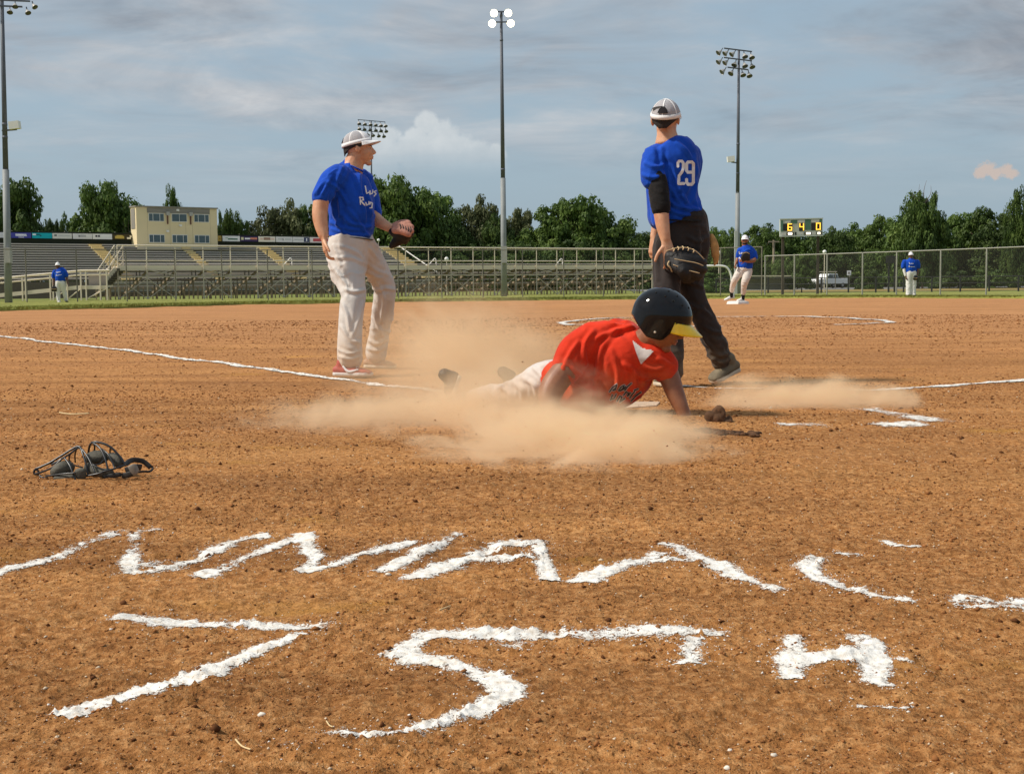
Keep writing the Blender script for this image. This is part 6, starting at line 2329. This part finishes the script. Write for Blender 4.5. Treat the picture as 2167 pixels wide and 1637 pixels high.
fc.tube(b, [(1300, 722, .02, 40, 40), (1258, 722, 0, 42, 42), (1224, 744, -.03, 42, 42), (1204, 770, -.07, 36, 38), (1195, 792, -.09, 30, 34)])
fc.tube(b, [(1350, 752, -.04, 40, 38), (1380, 758, -.06, 40, 38), (1402, 774, -.06, 34, 34), (1411, 790, -.06, 27, 30)])
fc.tube(b, [(1330, 708, .03, 34, 34), (1290, 712, .05, 34, 36), (1250, 730, .06, 38, 40)])
sc_ = b.remesh('jersey', ORANGE, fc.root, 0.009, 7, wr(0.011, 6, 7, 6.0), FC_J)
# white undershirt shows in the open collar
tri = []
for i in range(18):
    y = 722 + i * 2.7
    xl = np.interp(y, [722, 745, 770], [1339, 1346, 1356])
    xr = np.interp(y, [722, 737, 742, 770], [1341, 1360, 1384, 1357])
    tri.append({'w': 3.2, 'p': [(xl, y), (max(xl + 1, xr), y)]})
decal(tri, 3, [sc_], UNDERS, sc_, 'undershirt', 0.006)
b = MB()
fc.tube(b, [(1175, 800, .20, 42, 40), (1148, 806, .28, 43, 44), (1110, 826, .42, 37, 40), (1062, 838, .58, 31, 34), (1025, 840, .70, 26, 28), (1003, 841, .76, 22, 22)], 20)
fc.tube(b, [(1172, 798, .26, 40, 40), (1150, 803, .40, 40, 42), (1130, 815, .65, 34, 36), (1110, 826, .95, 27, 28), (1100, 828, 1.10, 22, 22)], 20)
b.remesh('trousers', SLIDET, fc.root, 0.009, 6, wr(0.011, 8, 8, 7.0), FC_T)
b = MB()
fc.tube(b, [(1006, 840, .76, 18), (985, 840, .88, 15), (966, 838, 1.0, 12)], 12)
fc.tube(b, [(1100, 826, 1.08, 17), (1092, 822, 1.30, 14), (1086, 820, 1.45, 12)], 12)
b.remesh('sock', BLACKC, fc.root, 0.009, 3)
hl_ = P(962, 806, Y + 1.02)
to_ = Vector((P(948, 862, Y + 0.98).x, Y + 0.95, 0.02))
shoe(fc, 'shoe', P(974, 797, Y + 1.02), Vector((P(955, 860, Y + 1.0).x, Y + 0.98, 0.01)), 0.11, 0.11, BSHOE, fc.root, SOLE, up=Vector((-1, -0.35, 0.25)))
shoe(fc, 'shoe', P(1094, 797, Y + 1.5), Vector((P(1078, 850, Y + 1.5).x, Y + 1.46, 0.01)), 0.11, 0.11, BSHOE, fc.root, SOLE, up=Vector((-1, -0.35, 0.25)))
# chest script, dark with a pale rim
SCR = [[(1290, 829), (1296, 820), (1305, 813), (1304, 819), (1297, 826), (1303, 824)], [(1309, 826), (1315, 818), (1321, 815), (1319, 821), (1312, 827), (1320, 823), (1324, 818)], [(1322, 826), (1328, 818), (1336, 811)],
       [(1320, 836), (1325, 829), (1330, 832), (1328, 838), (1334, 831)], [(1333, 842), (1338, 834), (1343, 829)], [(1342, 826), (1350, 823)], [(1336, 848), (1345, 838), (1356, 830)], [(1296, 836), (1292, 846), (1300, 842), (1304, 834)], [(1306, 848), (1312, 838), (1316, 840), (1312, 850), (1322, 843)]]
print_fill(SCR, 4.6, [sc_], UNDERS, sc_, 'script_outline', 0.004, 0.7)
print_fill(SCR, 2.8, [sc_], BSHOE, sc_, 'script_print', 0.007, 0.6)

# clod of dirt thrown up beside his hand
g = G(1522, 897)
b = MB()
rr = random.Random(3)
for i in range(16):
    a = rr.uniform(0, 6.28)
    r = rr.uniform(0, 0.055)
    b.ell((g.x + r * math.cos(a), g.y + r * math.sin(a) * .6, rr.uniform(0.01, 0.075) * (1 - r * 6)), (rr.uniform(.014, .032), rr.uniform(.014, .03), rr.uniform(.012, .026)), None, 8, 6)
cl = b.remesh('dirt_clod', mat('wet dirt', (0.10, 0.048, 0.022), 0.95, 0.5, 30, 0.6, 80, coords='W'), None, 0.005, 1, wr(0.008, 40, 40, 2))
tag(cl, 'ragged clod of dark dirt thrown up beside the hand of the sliding runner', 'dirt clod')
b = MB()  # dark lumps painted in for the shadow of a shallow trough
for i in range(60):
    u = rr.uniform(-1, 1)
    p = G(1540 + u * 70, 918 + rr.uniform(-3, 5) + u * 2)
    s_ = rr.uniform(.006, .016)
    b.ell((p.x, p.y, s_ * .6), (s_ * 1.6, s_, s_ * .8), None, 7, 5)
tag(b.build('scuffed_dirt_ridge', MATS['wet dirt'], None, True), 'ridge of lumps coloured dark as the trough shadow in front of the thrown clod', 'dirt ridge')

# ================================================================= player on second base
base_c = G(1562, 644)
Y = base_c.y
bs_ = 0.30
b = MB()
yw = math.radians(38)
Rz = Matrix.Rotation(yw, 3, 'Z')
sq = [(-1, -1), (1, -1), (1, 1), (-1, 1)]
vs = [Rz @ Vector((x * .215, y * .215, 0.0)) for x, y in sq] + [Rz @ Vector((x * .205, y * .205, 0.075)) for x, y in sq] + [Rz @ Vector((x * .17, y * .17, 0.09)) for x, y in sq]
cb = Vector((base_c.x, Y + .05, 0))
b.add([cb + v for v in vs], [(0, 1, 5, 4), (1, 2, 6, 5), (2, 3, 7, 6), (3, 0, 4, 7), (4, 5, 9, 8), (5, 6, 10, 9), (6, 7, 11, 10), (7, 4, 8, 11), (8, 9, 10, 11)])
tag(b.build('base', mat('base canvas', (0.78, 0.77, 0.74), 0.6, 0.05)), 'white square base under the foot of the infielder', 'base')
fd = Fig('person', Y, (base_c.x, Y, 0.09), 'infielder in white cap with black glove at his chest stepping on the white base')
R = axes((-0.15, -1, -0.03), (0, 0, 1))
hc = P(1576.5, 509, Y)
HH = 0.27
b = MB()
head(b, hc, R, HH, False)
fd.tube(b, [(1576, 514, 0, 6), (1577, 522, 0, 7), (1578, 528, 0, 8)], 12)
fd.tube(b, [(1597, 545, -.05, 4.4), (1595, 551, -.14, 4.3), (1584, 552.5, -.24, 3.8), (1577, 552, -.26, 3)], 12)
hand(b, P(1577, 552, Y - .26), (-1, 0, .1), (0, 1, 0), 1.1, 0.5, 1)
fd.tube(b, [(1562, 543, .05, 4), (1560, 551, .0, 3.8), (1557.5, 557, -.08, 3)], 12)
hand(b, P(1557, 558, Y - .08), (-.3, -.4, -.6), (1, 0, 0), 1.1, 0.8, 1)
b.remesh('body', SKIN_T, fd.root, 0.011, 2)
cap(hc, R, HH, fd.root, False)
b = MB().ell(hc + R @ Vector((0, .10 * HH, -.27 * HH)), (.275 * HH, .33 * HH, .22 * HH), R)
b.remesh('beard', HAIR, fd.root, 0.012, 1)
MB().box(hc + R @ Vector((0, .33 * HH, .02 * HH)), (.46 * HH, .12 * HH, .09 * HH), R).build('sunglasses', BSHOE, fd.root)
b = MB()
fd.tube(b, [(1577, 522, 0, 8, 9), (1579, 527, 0, 15, 11), (1580, 535, 0, 17, 13), (1579, 548, 0, 16.5, 14.5), (1577, 558, 0, 16.5, 14.5), (1576, 565, 0, 16.5, 14)], 18)
fd.tube(b, [(1590, 529, 0, 7), (1596, 538, -.02, 6.5), (1598, 546, -.05, 6.2)], 12)
fd.tube(b, [(1567, 529, 0, 7), (1563, 538, .03, 6), (1562, 545, .05, 5.6)], 12)
sd2 = b.remesh('jersey', BLUE, fd.root, 0.014, 4, wr(0.012, 7, 12, 8.0))
b = MB()
fd.tube(b, [(1576, 566, 0, 15.5, 13), (1568, 573, 0, 10.5, 11.5), (1560, 584, -.05, 8.2, 9), (1555, 593, -.05, 7, 8), (1551, 604, .15, 6, 7), (1549, 615, .3, 5.4, 6)], 16)
fd.tube(b, [(1576, 566, 0, 15.5, 13), (1582, 575, 0, 10.5, 11.5), (1579, 588, -.15, 8.6, 9), (1576, 597, -.18, 7.6, 8), (1574, 608, -.1, 6.4, 7), (1573, 620, 0, 5.6, 6)], 16)
b.remesh('trousers', CREAMT, fd.root, 0.014, 4, wr(0.014, 6, 14, 9.0))
b = MB()
fd.tube(b, [(1548.5, 615, .3, 3.8), (1548, 627, .38, 3.6)], 10, 1)
b.build('sock', BLACKC, fd.root, True)
b = MB()
fd.tube(b, [(1572.7, 620, 0, 3.8), (1572.5, 632, .02, 3.6)], 10, 1)
b.build('sock', BLACKC, fd.root, True)
h1 = P(1554, 629.5, Y + .5)
t1 = P(1533, 636, Y + .36)
shoe(fd, 'shoe', h1, t1, 0.12, 0.12, WSHOE, fd.root, WSHOE)
shoe(fd, 'shoe', Vector((P(1574, 640, Y + .1).x, Y + .12, 0.09)), Vector((P(1560.5, 643, Y - .1).x, Y - .08, 0.09)), 0.12, 0.12, WSHOE, fd.root, WSHOE)
decal([[(1564, 532), (1564.5, 537), (1567, 537)], [(1568, 534), (1569, 537), (1571, 534), (1573, 537)], [(1563, 547), (1565, 544), (1566, 548), (1569, 545)]], 1.3, [sd2], LETTER, sd2, off=0.01)
mt = empty('fielding_glove', P(1578, 545, Y - .3), 'black fielding glove held against the chest of the infielder on the base', 'glove')
b = MB()
for i in range(4):
    fd.tube(b, [(1574 + i * 3.2, 550, -.27, 3.2), (1572.5 + i * 4, 541, -.29, 3.3), (1574 + i * 3.4, 534.5, -.27, 2.6)], 10)
fd.tube(b, [(1573, 551, -.27, 3), (1570, 545, -.28, 2.8), (1571, 541, -.27, 2)], 10)
fd.tube(b, [(1574, 545, -.25, 4, 4), (1584, 545, -.25, 4, 4)], 10)
b.remesh('shell', LEATH, mt, 0.012, 2)
MB().tube([fd.pt((1573, 536, -.33, .6)), fd.pt((1579, 534, -.33, .6)), fd.pt((1586, 537, -.32, .6))], 6, True, 3).build('lacing', LACE, mt, True)


# ================================================================= outfielders
def outfielder(px, Y, label, hc_px, HH, fwd, skin, torso, sl, sr, al, ar, legl, legr, pants, glove, marks, shoes, glabel):
    f = Fig('person', Y, (P(px, 600, Y).x, Y, gz(Y) + .045), label)
    R = axes(fwd, (0, 0, 1))
    hc = P(*hc_px, Y)
    b = MB()
    head(b, hc, R, HH, True)
    f.tube(b, al, 10)
    f.tube(b, ar, 10)
    for a in (al, ar):
        w = f.pt(a[-1])[0]
        w0 = f.pt(a[-2])[0]
        hand(b, w, w - w0, (1, 0, 0), 1.15, 0.4, 1)
    b.remesh('body', skin, f.root, 0.014, 2)
    cap(hc, R, HH, f.root, False)
    b = MB()
    f.tube(b, torso, 16)
    f.tube(b, sl, 12)
    f.tube(b, sr, 12)
    j = b.remesh('jersey', BLUE, f.root, 0.017, 3, wr(0.014, 7, 12, px * .1))
    b = MB()
    f.tube(b, legl, 14)
    f.tube(b, legr, 14)
    b.remesh('trousers', pants, f.root, 0.017, 3, wr(0.010, 7, 10, px * .2))
    for h_, t_, m_ in shoes:
        shoe(f, 'shoe', h_, t_, 0.12, 0.12, m_, f.root, m_)
    decal(marks, 1.1, [j], LETTER, j, off=0.015)
    gx_, gy_, gd, gr, gh = glove
    mt = empty('fielding_glove', P(gx_, gy_, Y + gd), glabel, 'glove')
    b = MB()
    for i in range(4):
        f.tube(b, [(gx_ - gr * .2, gy_ - gh * .6, gd, gr * .45), (gx_ - gr * .7 + i * gr * .45, gy_, gd - .03, gr * .42), (gx_ - gr * .75 + i * gr * .5, gy_ + gh * .85, gd, gr * .34)], 8)
    f.tube(b, [(gx_ + gr * .2, gy_ - gh * .5, gd, gr * .4), (gx_ + gr * .9, gy_ - gh * .1, gd, gr * .35), (gx_ + gr * .85, gy_ + gh * .4, gd, gr * .28)], 8)
    b.remesh('shell', LEATH, mt, 0.014, 1)
    MB().tube([f.pt((gx_ - gr, gy_ + gh * .2, gd - .09, .35)), f.pt((gx_, gy_ + gh * .3, gd - .10, .35)), f.pt((gx_ + gr, gy_ + gh * .2, gd - .09, .35))], 6, True, 3).build('lacing', LACE, mt, True)
    return f


Y = 58.5
gp = lambda px, Yy: Vector((P(px, 600, Yy).x, Yy, gz(Yy) + .05))
fe = outfielder(128, Y, 'outfielder in blue jersey and white trousers standing by the access ramp', (122, 562.5), 0.29, (0.35, -1, 0), SKIN_D,
                [(124, 570, 0, 5, 5), (127, 573.5, 0, 12, 7), (127.5, 580, 0, 12, 8.5), (127.5, 588, 0, 10.5, 8.5), (128, 594, 0, 10.5, 8)],
                [(116, 574, 0, 4.5), (113.5, 581, 0, 4.3), (113.5, 587, 0, 4)], [(137, 574, 0, 4.5), (140, 580, 0, 4.3), (141, 584, 0, 4)],
                [(113.8, 586, 0, 2.6), (113.5, 594, -.03, 2.4), (113, 602, -.08, 1.9)], [(140.5, 582, 0, 2.6), (142, 592, 0, 2.4), (143.5, 600, -.05, 1.9)],
                [(127.5, 595, 0, 10, 8), (123.5, 602, 0, 6.4, 7), (123, 614, 0, 5, 5.5), (123.5, 626, 0, 4, 4.6), (124.3, 637, 0, 3.6, 4.2)],
                [(128, 595, 0, 10, 8), (133, 602, 0, 6.2, 7), (135, 614, .05, 4.8, 5.5), (137.5, 625, .12, 4, 4.6), (139.3, 635, .2, 3.4, 4)], WHITE,
                (114.5, 610, -.12, 5, 6.5), [[(118.5, 574), (119.5, 577), (121, 575.5)], [(121, 576.5), (128, 575)], [(118.5, 583.5), (119.5, 580.5)], [(119, 583), (131, 581)]],
                [(gp(124.5, Y + .1), gp(123, Y - .16), WSHOE), (gp(139, Y + .3), gp(141, Y + .02), BSHOE)], 'black fielding glove hanging from the outfielder by the ramp')
Y = 56.0
ff = outfielder(1928, Y, 'outfielder in blue jersey with one white arm sleeve standing before the low fence', (1927.5, 541), 0.285, (-0.1, -1, 0), SKIN_D,
                [(1927.5, 548, 0, 5, 5), (1927.5, 551.5, 0, 14, 7.5), (1927.5, 558, 0, 14.5, 9), (1927.8, 567, 0, 12.5, 9), (1928, 575, 0, 12, 8.5)],
                [(1914.5, 553, 0, 5), (1912, 560, 0, 5), (1911.5, 566, 0, 4.6)], [(1940.5, 553, 0, 5), (1942.8, 560, 0, 5), (1942.8, 566, 0, 4.6)],
                [(1912.5, 565, 0, 2.9), (1914, 575, -.03, 2.6), (1916.5, 585, -.06, 2)], [(1942.5, 565, 0, 2.9), (1942, 576, -.03, 2.6), (1939, 585, -.1, 2)],
                [(1927, 576, 0, 11.5, 9), (1923.5, 583, 0, 7.4, 8), (1923, 596, 0, 6, 6.6), (1922.5, 610, 0, 5.4, 6), (1922.3, 623, 0, 5.4, 6)],
                [(1929, 576, 0, 11.5, 9), (1932.5, 583, 0, 7.4, 8), (1933, 596, 0, 6, 6.6), (1933, 610, 0, 5.2, 6), (1933.3, 623, 0, 5.2, 6)], WHITE,
                (1937.5, 587, -.14, 4.5, 5.5), [[(1924, 555), (1924.5, 558.5), (1926, 558.5)], [(1926.5, 557.5), (1933.5, 557.5)], [(1922.5, 565), (1924, 562), (1925, 565)], [(1925, 564.5), (1936, 564.5)]],
                [(gp(1922, Y + .1), gp(1920.5, Y - .16), WSHOE), (gp(1933.5, Y + .1), gp(1935, Y - .16), WSHOE)], 'black fielding glove at the hip of the outfielder before the low fence')
b = MB()
ff.tube(b, [(1912.7, 567, 0, 3.3), (1914, 575, -.03, 3.0), (1916.2, 583.5, -.06, 2.5)], 10)
b.remesh('arm_sleeve', WHITE, ff.root, 0.012, 2)

# ================================================================= catcher mask lying in the dirt
Y = 4.62
fm = Fig('catcher_mask', Y, (P(200, 1000, Y).x, Y, 0), 'black wire catcher mask with worn grey pads lying on the dirt', 'mask')
zx = lambda x, y: (50 + x / 7.223, 900 + y / 7.223)
MWIRE = mat('black mask wire', (0.010, 0.010, 0.011), 0.35, 0.2, 10, spec=0.6)
MPAD = mat('grey mask pad', (0.085, 0.078, 0.058), 0.7, 0.45, 40, 0.4, 120)
BARS = [([(180, 665), (390, 575), (590, 455), (830, 320), (900, 420), (960, 620), (985, 770)], (-.02, -.02, -.01, 0, -.03, -.06, -.07), 2.3),
        ([(430, 600), (600, 500), (720, 425), (850, 340), (960, 450), (1040, 600), (1090, 720)], (-.05, -.05, -.03, -.01, -.04, -.07, -.09), 2.0),
        ([(985, 450), (1010, 310), (1070, 255), (1200, 270), (1330, 330), (1450, 450), (1560, 610)], (.05, .03, .01, 0, -.01, -.02, -.03), 2.5),
        ([(1060, 265), (1170, 350), (1250, 520), (1290, 690)], (0, -.03, -.06, -.08), 2.2), ([(1200, 360), (1300, 450), (1370, 600), (1390, 660)], (-.01, -.04, -.06, -.07), 1.9),
        ([(620, 490), (700, 600), (750, 720), (790, 830)], (-.05, -.08, -.10, -.11), 2.2), ([(170, 740), (250, 720), (440, 640), (590, 500)], (-.03, -.04, -.06, -.05), 2.0),
        ([(340, 775), (600, 740), (790, 725)], (-.07, -.10, -.11), 1.9), ([(960, 770), (1100, 745), (1210, 715)], (-.09, -.10, -.10), 2.0), ([(1210, 700), (1290, 690), (1450, 640), (1560, 600)], (-.09, -.09, -.07, -.04), 2.0),
        ([(182, 665), (160, 700), (165, 740), (210, 738), (230, 700), (182, 665)], (-.02,) * 6, 2.4), ([(700, 560), (700, 460), (780, 380), (850, 330)], (.05, .05, .03, .01), 2.0),
        ([(790, 560), (785, 450), (810, 350)], (.05, .04, .02), 1.8), ([(1080, 420), (1085, 330), (1075, 262)], (.05, .03, .01), 2.0), ([(390, 580), (560, 560), (740, 600), (900, 640)], (.04, .05, .06, .05), 1.8),
        ([(1330, 340), (1320, 400), (1340, 450), (1420, 470)], (.02, .05, .06, .05), 2.0), ([(1060, 600), (1160, 590), (1230, 520)], (-.08, -.07, -.05), 1.6), ([(1060, 600), (1150, 650), (1250, 690)], (-.08, -.09, -.09), 1.6),
        ([(220, 740), (290, 800), (360, 790)], (-.03, -.05, -.06), 1.8)]
for pts, dys, r in BARS:
    q = [fm.pt((*zx(x, y), d, r)) for (x, y), d in zip(pts, dys)]
    MB().tube(q, 8, True, 4).build('cage_bar', MWIRE, fm.root, True)
PADS = [[(480, 720, -.06, 13, 16), (600, 660, -.05, 17, 18), (690, 640, -.03, 14, 16)], [(520, 800, -.07, 9, 14), (680, 800, -.08, 9, 14), (760, 800, -.08, 8, 12)], [(860, 690, -.09, 13, 8), (880, 790, -.09, 12, 8)],
        [(1010, 500, .02, 13, 18), (1120, 490, .02, 16, 20), (1230, 480, .02, 13, 18)], [(1340, 470, .02, 9, 12), (1420, 520, .0, 12, 14), (1470, 590, -.01, 11, 12)], [(1000, 640, -.03, 12, 14), (1150, 720, -.05, 11, 14), (1330, 720, -.05, 9, 12)]]
for pd in PADS:
    b = MB()
    fm.tube(b, [(*zx(x, y), d, r1, r2) for x, y, d, r1, r2 in pd], 14)
    b.remesh('pad', MPAD, fm.root, 0.005, 2, wr(0.003, 30, 30, 1))
for st_, wdt in (([(1560, 590, -.03), (1620, 545, -.01), (1700, 525, .01), (1830, 550, .02), (1940, 640, .02)], (5.5, 1.2)), ([(1560, 690, -.06), (1650, 660, -.08), (1720, 640, -.08), (1800, 640, -.06)], (7, 1.3)),
                 ([(1940, 615, .02), (1972, 650, .02), (1930, 700, .0), (1800, 705, -.03), (1640, 740, -.06)], (2.6, 1.0)), ([(1500, 770, -.07), (1620, 745, -.08), (1720, 690, -.08)], (6, 1.2)), ([(1230, 790, -.07), (1320, 775, -.07), (1480, 745, -.07)], (5, 1.4))):
    q = [fm.pt((*zx(x, y), d, wdt[0], wdt[1])) for x, y, d in st_]
    MB().tube(q, 10, True, 4).build('strap', mat('mask strap', (0.03, 0.028, 0.026), 0.6, 0.5, 40), fm.root, True)
MB().tube([fm.pt((*zx(1640, 700), -.10, 12, 1.5)), fm.pt((*zx(1700, 660), -.10, 11, 1.5)), fm.pt((*zx(1740, 640), -.09, 8, 1.2))], 12, True, 3).build('buckle_tab', mat('pale tab', (0.23, 0.20, 0.16), 0.6, 0.3, 40), fm.root, True)
# ------------------------------------------------------------------ dust raised by the slide
def dust(label, c, r, dens, seed, nscale=3.0, rag=2.4, thr=(0.25, 1.0)):
    m = bpy.data.materials.new('dust')
    m.use_nodes = True
    t = NT(m.node_tree)
    t.n.remove(t.n['Principled BSDF'])
    obj = t.add('ShaderNodeTexCoord').outputs['Object']
    pos = t.add('ShaderNodeNewGeometry').outputs['Position']
    ps = t.vmath('ADD', pos, (seed * 3.3, seed * 1.7, seed * 2.1))
    ps = t.vmath('MULTIPLY', ps, (0.75, 0.75, 1.15))
    n = t.noise(ps, nscale, 6, 0.60, 0.9)
    x = t.math('SUBTRACT', 1.0, t.vmath('LENGTH', obj))
    lo, hi = thr
    k = t.sstep(t.math('ADD', t.math('MULTIPLY', x, 1.15), t.math('MULTIPLY', t.math('SUBTRACT', n, 0.5), rag)), lo, hi)
    edge = t.sstep(x, 0.0, 0.12)
    de = t.math('MULTIPLY', t.math('MULTIPLY', k, edge), dens)
    v = t.add('ShaderNodeVolumePrincipled', {'Color': (1.0, 0.80, 0.55, 1), 'Density': de, 'Anisotropy': 0.0})
    t.l.new(v.outputs[0], t.n['Material Output'].inputs['Volume'])
    b = MB().ell((0, 0, 0), (1, 1, 1), None, 24, 14)
    o = link('dust_cloud', b.me('dust_cloud'), m)
    o.matrix_basis = Matrix.Translation(c) @ Matrix.Diagonal((*r, 1))
    tag(o, label, 'dust', kind='stuff')
    return o


dust('thick tan dust billowing over the ground in front of the runner', Vector((P(1205, 900, 5.35).x, 5.35, -0.03)), (0.76, 0.90, 0.24), 17.0, 1, 4.5, 2.2, (0.06, 1.1))
dust('thin tan dust drifting along the ground behind his feet', Vector((P(850, 870, 6.4).x, 6.4, -0.02)), (1.0, 0.95, 0.22), 5.5, 2, 4.0, 2.2, (0.10, 1.1))
dust('pale dust plume rising behind the runner and his shoes', Vector((P(975, 770, 8.3).x, 8.3, 0.10)), (1.0, 0.8, 0.66), 3.2, 3, 2.6, 1.6, (0.08, 1.1))
dust('dust hanging around the waist of the runner', Vector((P(1110, 870, 6.1).x, 6.1, 0.0)), (0.62, 0.42, 0.35), 4.6, 4, 4.2, 2.0, (0.10, 1.1))
dust('dust veiling the shoes and socks of the runner', Vector((P(985, 840, 6.95).x, 6.95, 0.04)), (0.55, 0.42, 0.34), 2.8, 6, 3.6, 1.6, (0.05, 1.0))
dust('bright dust blown along the ground past the thrown clod', Vector((P(1690, 858, 7.0).x, 7.0, 0.0)), (0.70, 0.6, 0.20), 10.0, 5, 4.5, 2.2, (0.10, 1.1))
# grains flung up with the dust
n = 900
px_ = RNG.uniform(850, 1620, n)
yy_ = RNG.uniform(4.8, 6.6, n)
xx_ = (px_ - W / 2) / F * yy_
sz_ = RNG.lognormal(math.log(0.0016), 0.4, n)
gr = crumbs('flung_grains', xx_, yy_, sz_, MATS['dirt crumbs'], 'tiny dirt grains flung up around the sliding runner', 'dirt')
co = np.empty(n * 18, np.float32)
gr.data.vertices.foreach_get('co', co)
co = co.reshape(n, 6, 3)
co[:, :, 2] += RNG.exponential(0.06, n)[:, None]
gr.data.vertices.foreach_set('co', co.ravel())
gr.data.update()
